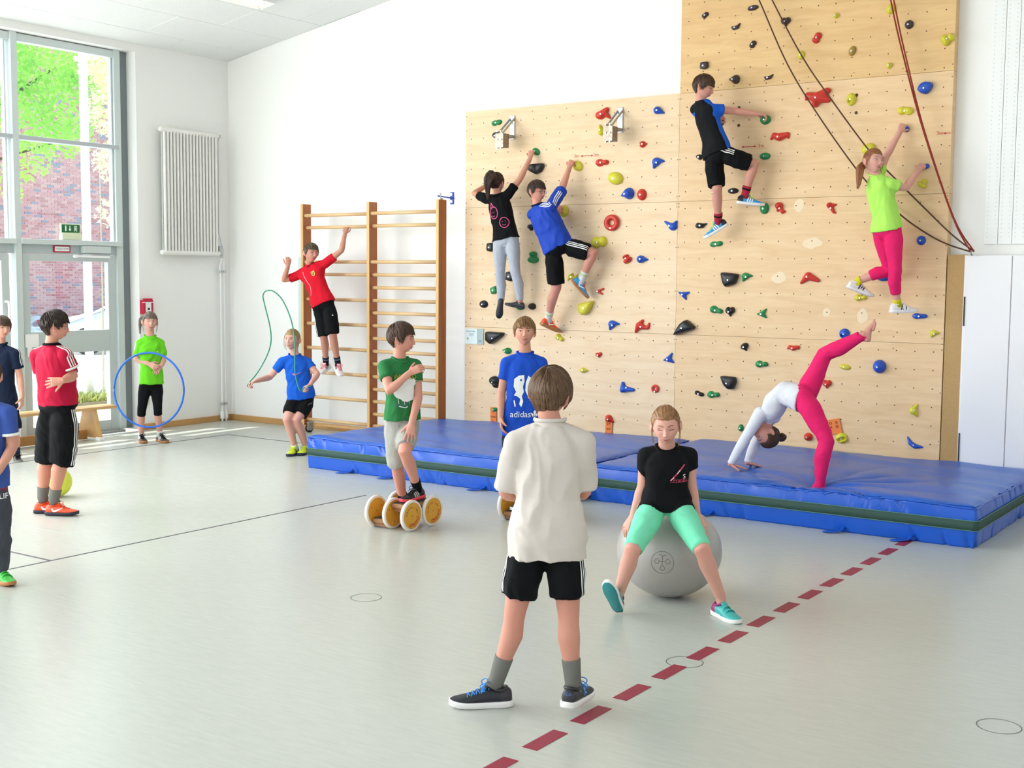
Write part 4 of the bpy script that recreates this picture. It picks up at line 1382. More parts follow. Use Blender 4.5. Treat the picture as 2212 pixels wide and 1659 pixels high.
# ------------------------------------------------------------------ ropes
M_ROPE = mat('brown_rope', '#6e4630', 0.85, noise_scale=220, noise_amt=0.5, color2='#2e2018')
M_ROPER = mat('red_rope', '#a8321f', 0.85, noise_scale=220, noise_amt=0.5, color2='#5c140f')
for nm, pts, r, m, lab in (
        ('climbing_rope', [(2.86, -0.16, 5.2), (3.10, -0.14, 4.72), (3.323, -0.12, 4.256), (3.599, -0.10, 3.67), (3.909, -0.10, 3.191), (4.272, -0.09, 2.702), (4.50, -0.055, 2.46), (4.70, -0.05, 2.285), (4.96, -0.06, 2.125), (5.215, -0.09, 2.035)], 0.0065, M_ROPE,
         'lower of the two brown ropes slanting across the high climbing panel'),
        ('climbing_rope', [(3.00, -0.17, 5.2), (3.23, -0.14, 4.68), (3.446, -0.12, 4.242), (3.746, -0.125, 3.716), (4.029, -0.13, 3.32), (4.366, -0.10, 2.872), (4.62, -0.07, 2.60), (4.86, -0.06, 2.36), (5.06, -0.06, 2.17), (5.235, -0.075, 2.04)], 0.0065, M_ROPE,
         'upper of the two brown ropes slanting across the high climbing panel'),
        ('climbing_rope', [(4.27, -0.14, 5.2), (4.497, -0.12, 4.118), (4.650, -0.12, 3.539), (4.815, -0.12, 3.0), (5.068, -0.11, 2.314), (5.215, -0.115, 2.045)], 0.0065, M_ROPER,
         'left red rope strand hanging near the right edge of the climbing wall'),
        ('climbing_rope', [(4.31, -0.14, 5.2), (4.525, -0.13, 4.118), (4.672, -0.14, 3.539), (4.828, -0.14, 3.0), (5.078, -0.13, 2.314), (5.24, -0.105, 2.045)], 0.0065, M_ROPER,
         'right red rope strand hanging near the right edge of the climbing wall')):
    P_ = catmull(pts, 6)
    o = G().tube(P_, [r] * len(P_), n=8).build(nm, m, smooth=True)
    tag(o, lab, 'rope', 'ropes on the climbing wall')
# rail the ropes run over, high above
bbox = bbox_obj('rope_rail', (3.6, -0.10, 5.23), (1.8, 0.18, 0.05), M_STEEL)
tag(bbox, 'steel rail above the climbing wall that the ropes hang from', 'rail')

# ------------------------------------------------------------------ white cupboards right of the climbing wall, acoustic panel above
cab = empty('wall_cupboard', (5.6, 0, 0), 'tall white built-in cupboard right of the climbing wall', 'cupboard')
bbox_obj('carcass', (6.3, 0.03, 1.005), (2.3, 0.10, 2.01), M_OFFWHITE, cab)
for i, (x0, x1) in enumerate(((5.165, 5.525), (5.533, 5.92), (5.928, 6.65), (6.66, 7.4))):
    d = bbox_obj('door', ((x0 + x1) / 2, -0.028, 1.02), (x1 - x0, 0.02, 1.97), M_OFFWHITE, cab, bev=0.003)
    for z in (0.42, 1.55):
        bbox_obj('hinge', (x0 + 0.002 if i % 2 == 0 else x1 - 0.002, -0.04, z), (0.01, 0.012, 0.24), M_BLACK, d, bev=0.001)
bbox_obj('filler_board', (5.083, 0.025, 1.008), (0.15, 0.06, 2.016), mat('brown_fibreboard', '#c09a63', 0.7, noise_scale=60, noise_amt=0.12), cab)
G().tube([(5.22, -0.05, 2.01), (5.22, -0.09, 2.01), (5.22, -0.10, 2.035), (5.22, -0.07, 2.045)], [0.006] * 4, n=8).build('rope_hook', M_STEEL, cab, True)
ap = empty('acoustic_panel', (5.5, 0.1, 3.5), 'white perforated acoustic wall panel above the white cupboard', 'wall panel')
for k in range(10):
    x = 5.27 + 0.055 + 0.11 * k
    bbox_obj('perforated_strip', (x, 0.087, 3.9), (0.107, 0.02, 3.6), M_WHITE, ap, bev=0.003)
g = G()
for k in range(7):
    x = 5.27 + 0.055 + 0.11 * k
    for j in range(90):
        for dx in (-0.03, 0.03):
            g.box((x + dx, 0.0765, 2.16 + 0.035 * j), (0.006, 0.002, 0.006))
o = g.build('perforations', mat('perforation_grey', '#cfcdd0', 0.8), ap)
o['kind'] = 'stuff'

# ------------------------------------------------------------------ wall bars
wb = empty('wall_bars', (-1.1, -0.24, 0), 'wooden wall bars with two bays of round rungs standing off the white wall', 'wall bars')
for x in (-2.082, -1.092, -0.135):
    bbox_obj('post', (x, -0.235, 1.345), (0.034, 0.13, 2.51), M_POST, wb, bev=0.004)
    bbox_obj('front_edging', (x - 0.0, -0.303, 1.345), (0.036, 0.008, 2.51), M_PINE, wb, bev=0.002)
zl = [2.47, 2.335, 1.95, 1.81, 1.53, 1.255, 0.98, 0.70, 0.42, 0.154]
zr = [2.475, 2.34, 1.95, 1.81, 1.67, 1.53, 1.395, 1.255, 1.115, 0.975, 0.835, 0.695, 0.555, 0.42, 0.28, 0.15]
for (x0, x1, zs) in ((-2.082, -1.092, zl), (-1.092, -0.135, zr)):
    me = None
    for z in zs:
        yy = -0.25 if z not in (2.47, 2.475, 1.95) else -0.275
        if me is None:
            me = G().tube([(x0, 0, 0), (x1, 0, 0)], [(0.016, 0.020)] * 2, n=10, ends=False, side=(0, 1, 0)).mesh('rung')
            me.materials.append(M_PINE_X)
            me.polygons.foreach_set('use_smooth', [True] * len(me.polygons))
        o = bpy.data.objects.new('rung', me)
        COL.objects.link(o)
        o.location = (0, yy, z)
        o.parent = wb
        o.matrix_parent_inverse = root_inverse(wb)
bbox_obj('bottom_rail', (-1.1, -0.2, 0.095), (1.95, 0.02, 0.03), M_PINE, wb, bev=0.003)
w = G().cyl((-2.075, -0.235, 0.045), (-2.035, -0.235, 0.045), 0.045, 20).build('castor_wheel', M_BLACK, wb, True)
G().cyl((-2.08, -0.235, 0.045), (-2.03, -0.235, 0.045), 0.026, 16).build('castor_hub', M_STEEL, w, True)
G().box((-2.03, -0.235, 0.08), (0.012, 0.09, 0.10)).box((-2.055, -0.235, 0.115), (0.07, 0.1, 0.012)).build('castor_fork', M_STEEL, w)
for x, y in ((-1.092, -0.235), (-0.135, -0.235)):
    bbox_obj('post_foot', (x, y, 0.045), (0.05, 0.12, 0.09), M_STEEL, wb)
hb = empty('wall_bracket', (-0.2, 0.1, 2.63), 'blue steel wall bracket holding the top of the wall bars', 'bracket')
bbox_obj('hinge_plate', (-0.25, 0.094, 2.635), (0.045, 0.012, 0.13), mat('bracket_blue', '#1f47b8', 0.4), hb)
for z in (2.675, 2.60):
    G().cyl((-0.25, 0.08, z), (-0.25, 0.09, z), 0.015, 12).build('bolt', M_BOLT, hb)
G().tube([(-0.25, 0.09, 2.636), (-0.16, -0.26, 2.636)], [0.008, 0.008], n=8).build('hinge_rod', mat('bracket_blue', '#1f47b8', 0.4), hb, True)
G().cyl((-0.15, -0.235, 2.60), (-0.15, -0.235, 2.67), 0.008, 8).build('hinge_pin', M_STEEL, hb)
bbox_obj('pin_plate', (-0.15, -0.25, 2.605), (0.06, 0.05, 0.02), M_STEEL, hb, bev=0.002)
lp = bbox_obj('latch_board', (-2.43, 0.075, 1.03), (0.13, 0.045, 1.96), mat('pale_green_paint', '#c9d9d0', 0.5), bev=0.003)
tag(lp, 'narrow pale green board on the wall behind the left post of the wall bars', 'board')

# ------------------------------------------------------------------ crash mats
M_VINYL = mat('blue_vinyl', '#1257c6', 0.30, bump=0.15, bump_scale=9, noise_scale=3, noise_amt=0.08)
M_VINYLT = mat('blue_vinyl_top', '#1a60c2', 0.33, bump=0.12, bump_scale=7, noise_scale=2.5, noise_amt=0.08)
M_BAND = mat('dark_green_mesh_band', '#31524a', 0.75, noise_scale=300, noise_amt=0.3)
DENT = (4.585, -1.735)


def crash_mat(x0, x1, y0, y1, label, dents, seed):
    r = empty('crash_mat', ((x0 + x1) / 2, (y0 + y1) / 2, 0), label, 'gym mat', 'thick blue crash mats')
    T = 0.30
    nx, ny = 150, 100
    L, W = x1 - x0, y1 - y0

    def top(x, y):
        e = min(x - x0, x1 - x, y - y0, y1 - y)
        z = T + 0.012 * (1 - math.exp(-max(e, 0) / 0.25)) - 0.022 * math.exp(-max(e, 0) / 0.02)
        z += 0.014 * noise.noise(Vector((x * 0.7 + seed, y * 3.2 + x * .8, 0.3))) + 0.006 * (1 - abs(noise.noise(Vector((x * 1.1, y * 4.2 + seed + x * .9, 1.3)))) * 4) * math.exp(-((e - .4) / .5) ** 2)
        # small puckers along the seams
        z += 0.006 * noise.noise(Vector((x * 16 + seed, y * 16, 0))) * math.exp(-max(e, 0) / 0.05)
        for (dx, dy, dep, rad) in dents:
            rr = math.hypot(x - dx, y - dy)
            an = math.atan2(y - dy, x - dx)
            z -= dep * math.exp(-(rr / rad) ** 1.4)
            fold = abs(math.sin(an * 6.5 + 1.5 * noise.noise(Vector((an * 2, seed, 0)))))
            z += dep * 0.5 * (fold ** 0.5 - 0.6) * math.exp(-((rr - rad * 1.2) / (rad * 3.4)) ** 2) * min(1, rr / (rad * .5)) * (0.6 + 0.4 * math.cos(an))
        return z
    g = G()
    vs = []
    for j in range(ny + 1):
        for i in range(nx + 1):
            x, y = x0 + L * i / nx, y0 + W * j / ny
            vs.append((x, y, top(x, y)))
    g.add(vs, [(j * (nx + 1) + i, j * (nx + 1) + i + 1, (j + 1) * (nx + 1) + i + 1, (j + 1) * (nx + 1) + i) for j in range(ny) for i in range(nx)])
    link_mesh('top_cover', g.mesh('top_cover', fix=False), M_VINYLT, r, True)
    # side skirts with pleats, one closed strip around the mat
    per = []
    N = 900
    for k in range(N):
        s = k / N * 2 * (L + W)
        if s < L:
            per.append((x0 + s, y0, 0, -1))
        elif s < L + W:
            per.append((x1, y0 + s - L, 1, 0))
        elif s < 2 * L + W:
            per.append((x1 - (s - L - W), y1, 0, 1))
        else:
            per.append((x0, y1 - (s - 2 * L - W), -1, 0))
    g = G()
    hs = [0.0, 0.012, 0.03, 0.06, 0.10, 0.125, 0.155, 0.185, 0.21, 0.24, 0.265, 0.285, 0.298]
    vs = []
    for hi, z in enumerate(hs):
        q = z / T
        bul = 0.016 * math.sin(math.pi * q) if q < 1 else 0
        for k, (x, y, nx_, ny_) in enumerate(per):
            s = k * 2 * (L + W) / N
            qf = max(0, (q - 0.62) / 0.38) ** .6 if q > 0.62 else max(0, (0.42 - q) / 0.42) ** .7 * 0.8
            n1 = noise.noise(Vector((s * 6.0 + q * 1.1, seed + (3 if q < .5 else 0), q * 0.5)))
            n2 = noise.noise(Vector((s * 2.2, seed + (7 if q < .5 else 0), 2.2)))
            crease = max(0, 1 - abs(n1) * 6.5) ** 1.5 * max(0.15, min(1, .55 + n2 * 1.6))
            o_ = bul + qf * (0.010 * n2 - 0.034 * crease + 0.004) - 0.004
            zz = z
            if hi == len(hs) - 1:
                zz = top(min(max(x, x0), x1), min(max(y, y0), y1)) + 0.001
                o_ = 0.002
            vs.append((x + nx_ * o_, y + ny_ * o_, zz))
    fs = []
    for h in range(len(hs) - 1):
        for k in range(N):
            k2 = (k + 1) % N
            fs.append((h * N + k, h * N + k2, (h + 1) * N + k2, (h + 1) * N + k))
    fs.append(tuple(range(N - 1, -1, -1)))
    g.add(vs, fs)
    link_mesh('side_cover', g.mesh('side_cover', fix=False), M_VINYL, r, True)
    # piping along the upper seam
    pp = [Vector((x + nx_ * 0.006, y + ny_ * 0.006, top(min(max(x, x0), x1), min(max(y, y0), y1)) + 0.002)) for x, y, nx_, ny_ in per]
    G().tube(pp + [pp[0], pp[1]], [0.006] * (N + 2), n=6, ends=False).build('seam_piping', M_VINYL, r, True)
    # ventilation band
    g = G()
    rs = []
    for z, o_ in ((0.122, 0.012), (0.124, 0.021), (0.186, 0.021), (0.188, 0.012)):
        rs.append([(x + nx_ * o_, y + ny_ * o_, z) for x, y, nx_, ny_ in per])
    vs = [p for r_ in rs for p in r_]
    g.add(vs, [(h * N + k, h * N + (k + 1) % N, (h + 1) * N + (k + 1) % N, (h + 1) * N + k) for h in range(3) for k in range(N)])
    link_mesh('ventilation_band', g.mesh('b', fix=False), M_BAND, r, True)
    for z in (0.121, 0.189):
        g = G()
        g.tube([Vector((x + nx_ * 0.019, y + ny_ * 0.019, z)) for x, y, nx_, ny_ in per] + [Vector((per[0][0], per[0][1] - 0.019, z))], [0.0035] * (N + 1), n=5, ends=False)
        g.build('band_piping', mat('band_edge_green', '#4f7f78', 0.5), r, True)
    # carrying straps: loops that lie on the floor in front
    for fx in (0.19, 0.36, 0.70, 0.86):
        x = x0 + L * fx
        pts = catmull([(x, y0 - 0.006, 0.035), (x - 0.01, y0 - 0.045, 0.018), (x - 0.05, y0 - 0.085, 0.010), (x - 0.11, y0 - 0.10, 0.008), (x - 0.075, y0 - 0.06, 0.012), (x - 0.03, y0 - 0.02, 0.02)], 5)
        G().tube(pts, [(0.005, 0.016)] * len(pts), n=6, side=(0, 0, 1)).build('carrying_strap', M_VINYL, r, True)
    return r


crash_mat(-0.215, 2.72, -2.15, -0.12, 'left blue crash mat with dark green band, in front of the wall bars', [], 1.7)
crash_mat(2.785, 5.815, -2.005, -0.012, 'right blue crash mat with dark green band, dented under the bridging girl', [(DENT[0], DENT[1], 0.075, 0.20), (3.86, -1.62, 0.012, 0.12), (3.93, -1.45, 0.012, 0.12)], 8.2)

# ------------------------------------------------------------------ pedal rollers (six discs, two treads each)
M_OCHRE = mat('ochre_laminate', '#e2a433', 0.5, noise_scale=60, noise_amt=0.08)
M_TYRE = mat('white_rubber', '#ece3da', 0.6)
M_TREAD = mat('tread_wood', '#a8754c', 0.5, noise_scale=20, noise_amt=0.3, stretch=(1, 0.15, 1))
M_GRIP = mat('tread_grip', '#4b4a36', 0.9, noise_scale=200, noise_amt=0.4)
M_RED = mat('red_print', '#cf2a1e', 0.5)
M_BROWNP = mat('brown_print', '#8c4a2a', 0.6)


def arc_text(txt, radius, size, mid_deg, flip=False):
    V, F = [], []
    import itertools
    ws = []
    shp = [text_shape(ch, size) for ch in txt]
    for ch, (v, f) in zip(txt, shp):
        ws.append((max(p[0] for p in v) - min(p[0] for p in v)) + size * 0.10 if v else size * 0.3)
    tot = sum(ws)
    s = -tot / 2
    for (v, f), w_ in zip(shp, ws):
        c = s + w_ / 2
        s += w_
        ang = math.radians(mid_deg) + (-c / radius if not flip else c / radius)
        rot = ang - math.pi / 2 if not flip else ang + math.pi / 2
        k = len(V)
        cx_, cy_ = radius * math.cos(ang), radius * math.sin(ang)
        mx = (max(p[0] for p in v) + min(p[0] for p in v)) / 2 if v else 0
        for x, y in v:
            x -= mx
            V.append((cx_ + x * math.cos(rot) - y * math.sin(rot), cy_ + x * math.sin(rot) + y * math.cos(rot)))
        F += [tuple(i + k for i in q) for q in f]
    return V, F


def pedal_roller(x0, y0, label, phase, dx=0.165, rz=0.0):
    """x0, y0: floor point of the near right-hand front disc; rows run back along +Y."""
    rt = empty('pedal_roller', (x0, y0, 0), label, 'pedal roller', 'wooden pedal rollers on the floor')
    R_, th = 0.112, 0.018
    base = Vector((x0, y0, 0))
    rot = Euler((0, 0, rz)).to_matrix()

    def W_(x, y, z):
        return base + rot @ Vector((x, y, z))
    ex = rot @ Vector((1, 0, 0))
    ey = rot @ Vector((0, 1, 0))
    for ri in range(3):
        for fi in range(2):
            c = W_(-dx * ri, 0.237 * fi, R_)
            d = G().tube([c - ex * th / 2, c + ex * th / 2], [R_ - 0.013] * 2, n=40, ends=False).build('disc', M_OCHRE, rt)
            rs = []
            for a_, rr in ((-th / 2 - 0.003, R_ - 0.018), (-th / 2 - 0.004, R_ - 0.004), (-th / 4, R_), (th / 4, R_), (th / 2 + 0.004, R_ - 0.004), (th / 2 + 0.003, R_ - 0.018)):
                rs.append([c + ex * a_ + ey * (rr * math.cos(2 * math.pi * k / 40)) + Vector((0, 0, rr * math.sin(2 * math.pi * k / 40))) for k in range(40)])
            G().rings(rs, cap=False).build('tyre', M_TYRE, d, True)
            g = G()
            for aa in (20, 140, 260):
                q = c + ey * (0.062 * math.cos(math.radians(aa + 12))) + Vector((0, 0, 0.062 * math.sin(math.radians(aa + 12))))
                for sg in (-1, 1):
                    g.cyl(q + ex * sg * (th / 2), q + ex * sg * (th / 2 + 0.002), 0.0035, 8)
            g.cyl(c + ex * th / 2, c + ex * (th / 2 + 0.002), 0.003, 8)
            g.build('screw', mat('dark_screw', '#40352a', 0.5), d)
            if ri == 0:
                tree = bvh_of([d])
                decal('wheel_print', arc_text('pedalo', 0.060, 0.052, -68, flip=True) if False else arc_text('pedalo', 0.073, 0.050, -68 + 14 * fi), c + ex * 0.05, ey, Vector((0, 0, 1)), tree, M_RED, d, offset=0.001, reach=0.1)
                decal('wheel_print', arc_text('Spiel in Bewegung', 0.062, 0.015, 128 + 14 * fi), c + ex * 0.05, ey, Vector((0, 0, 1)), tree, M_BROWNP, d, offset=0.001, reach=0.1)
                decal('wheel_print', arc_text('Original', 0.062, 0.015, 32 + 14 * fi), c + ex * 0.05, ey, Vector((0, 0, 1)), tree, M_BROWNP, d, offset=0.001, reach=0.1)
    # two treads, half a turn apart, each cranked between neighbouring rows of discs
    for ti in range(2):
        xm = -dx * (ti + 0.5)
        off = 0.062 * (1 if ti == 0 else -1)
        zc = R_ + off * math.cos(phase)
        yc = off * math.sin(phase)
        t = G().box(W_(xm, 0.1185 + yc, zc), (dx - 0.03, 0.33, 0.030), rot)
        me = bevel_mesh(t.mesh('tread'), 0.004)
        tb = link_mesh('tread', me, M_TREAD, rt)
        G().box(W_(xm, 0.1185 + yc, zc + 0.0165), (dx - 0.034, 0.31, 0.003), rot).build('tread_grip', M_GRIP, tb)
        for fi in range(2):
            G().box(W_(xm, 0.237 * fi + yc, zc - 0.028), (dx - 0.034, 0.05, 0.03), rot).build('tread_block', M_TREAD, tb)
            G().cyl(W_(xm - dx / 2 + 0.004, 0.237 * fi + yc, zc), W_(xm + dx / 2 - 0.004, 0.237 * fi + yc, zc), 0.007, 10).build('crank_axle', M_STEEL, tb)
    return rt


pedal_roller(2.41, -3.835, 'pedal roller with ochre discs under the boy in the green tee', 0.15)
pedal_roller(3.02, -3.05, 'pedal roller with ochre discs half hidden behind the boy in the cream tee', 0.3)

# ------------------------------------------------------------------ exercise ball, yellow ball, hoop
M_BALL = mat('silver_grey_vinyl', '#a9a5a1', 0.32, noise_scale=20, noise_amt=0.04, bump=0.03, bump_scale=60)
BC, BR = Vector((4.72, -4.34, 0.262)), 0.298
g = G()
nu, nv = 64, 40
rs = []
for j in range(1, nv):
    th = math.pi * j / nv
    z = -math.cos(th)
    z = max(z * 0.262, -0.2615)
    if z > 0.215:
        z = 0.215 + (z - 0.215) * 0.55
    groove = 1 - 0.0022 * (1 if abs((z * 60) % 1 - .5) < 0.12 and z > 0.02 else 0)
    rs.append([(BC.x + BR * groove * math.sin(th) * math.cos(2 * math.pi * i / nu), BC.y + BR * groove * math.sin(th) * math.sin(2 * math.pi * i / nu), BC.z + z) for i in range(nu)])
g.rings(rs)
ball = g.build('exercise_ball', M_BALL, smooth=True)
tag(ball, 'big silver-grey exercise ball squashed under the sitting girl', 'ball')
# printed emblem: ring, T-shaped stem and three drops
em = stroke_polys(circle_pts(0, 0, 0.062, 36), 0.003, True)
for (ux_, uy_) in ((-0.030, 0.008), (0.030, 0.008), (0, -0.030)):
    dr = [(ux_ + 0.013 * math.cos(t) * (1 if math.sin(t) < .3 else .75), uy_ + 0.014 * math.sin(t)) for t in [2 * math.pi * k / 14 for k in range(14)]]
    em += stroke_polys(dr, 0.003, True)
em += stroke_polys([(-0.018, 0.046), (-0.004, 0.040), (0, 0.03), (0, -0.012)], 0.003)
em += stroke_polys([(0.022, 0.044), (0.006, 0.040), (0, 0.03)], 0.003)
em += stroke_polys([(-0.016, 0.008), (0.016, 0.008)], 0.003)
to_cam = (Vector((7.95, -10.6, 1.2)) - BC).normalized()
dirn = Euler((0, 0, math.radians(-7))).to_matrix() @ to_cam
dirn = Vector((dirn.x, dirn.y, -0.02)).normalized()
sx_ = Vector((0, 0, 1)).cross(dirn).normalized()
decal('ball_emblem', poly_shape(em), BC + dirn * 0.5, sx_, dirn.cross(sx_), [ball], mat('emblem_grey', '#807a76', 0.5), ball, offset=0.0015, reach=0.6)

yb = G().sphere((-0.742, -4.50, 0.121), 0.12, 32, 20).build('yellow_ball', mat('yellow_ball_rubber', '#dfe84a', 0.4), smooth=True)
tag(yb, 'yellow ball on the floor behind the legs of the boy in the red tee', 'ball')

HC = Vector((-2.70, -1.98, 0.575))
hn = Vector((0.42, -0.90, 0.06)).normalized()
hu = hn.cross(Vector((0, 0, 1))).normalized()
hv = hu.cross(hn).normalized()
pts = [HC + hu * 0.395 * math.cos(2 * math.pi * k / 64) + hv * 0.395 * math.sin(2 * math.pi * k / 64) for k in range(65)]
hoop = G().tube(pts, [0.0105] * 65, n=10, ends=False).build('hoop', mat('hoop_blue', '#1667d6', 0.35), smooth=True)
tag(hoop, 'blue gymnastics hoop held around the girl in the lime tee with leggings', 'hoop')

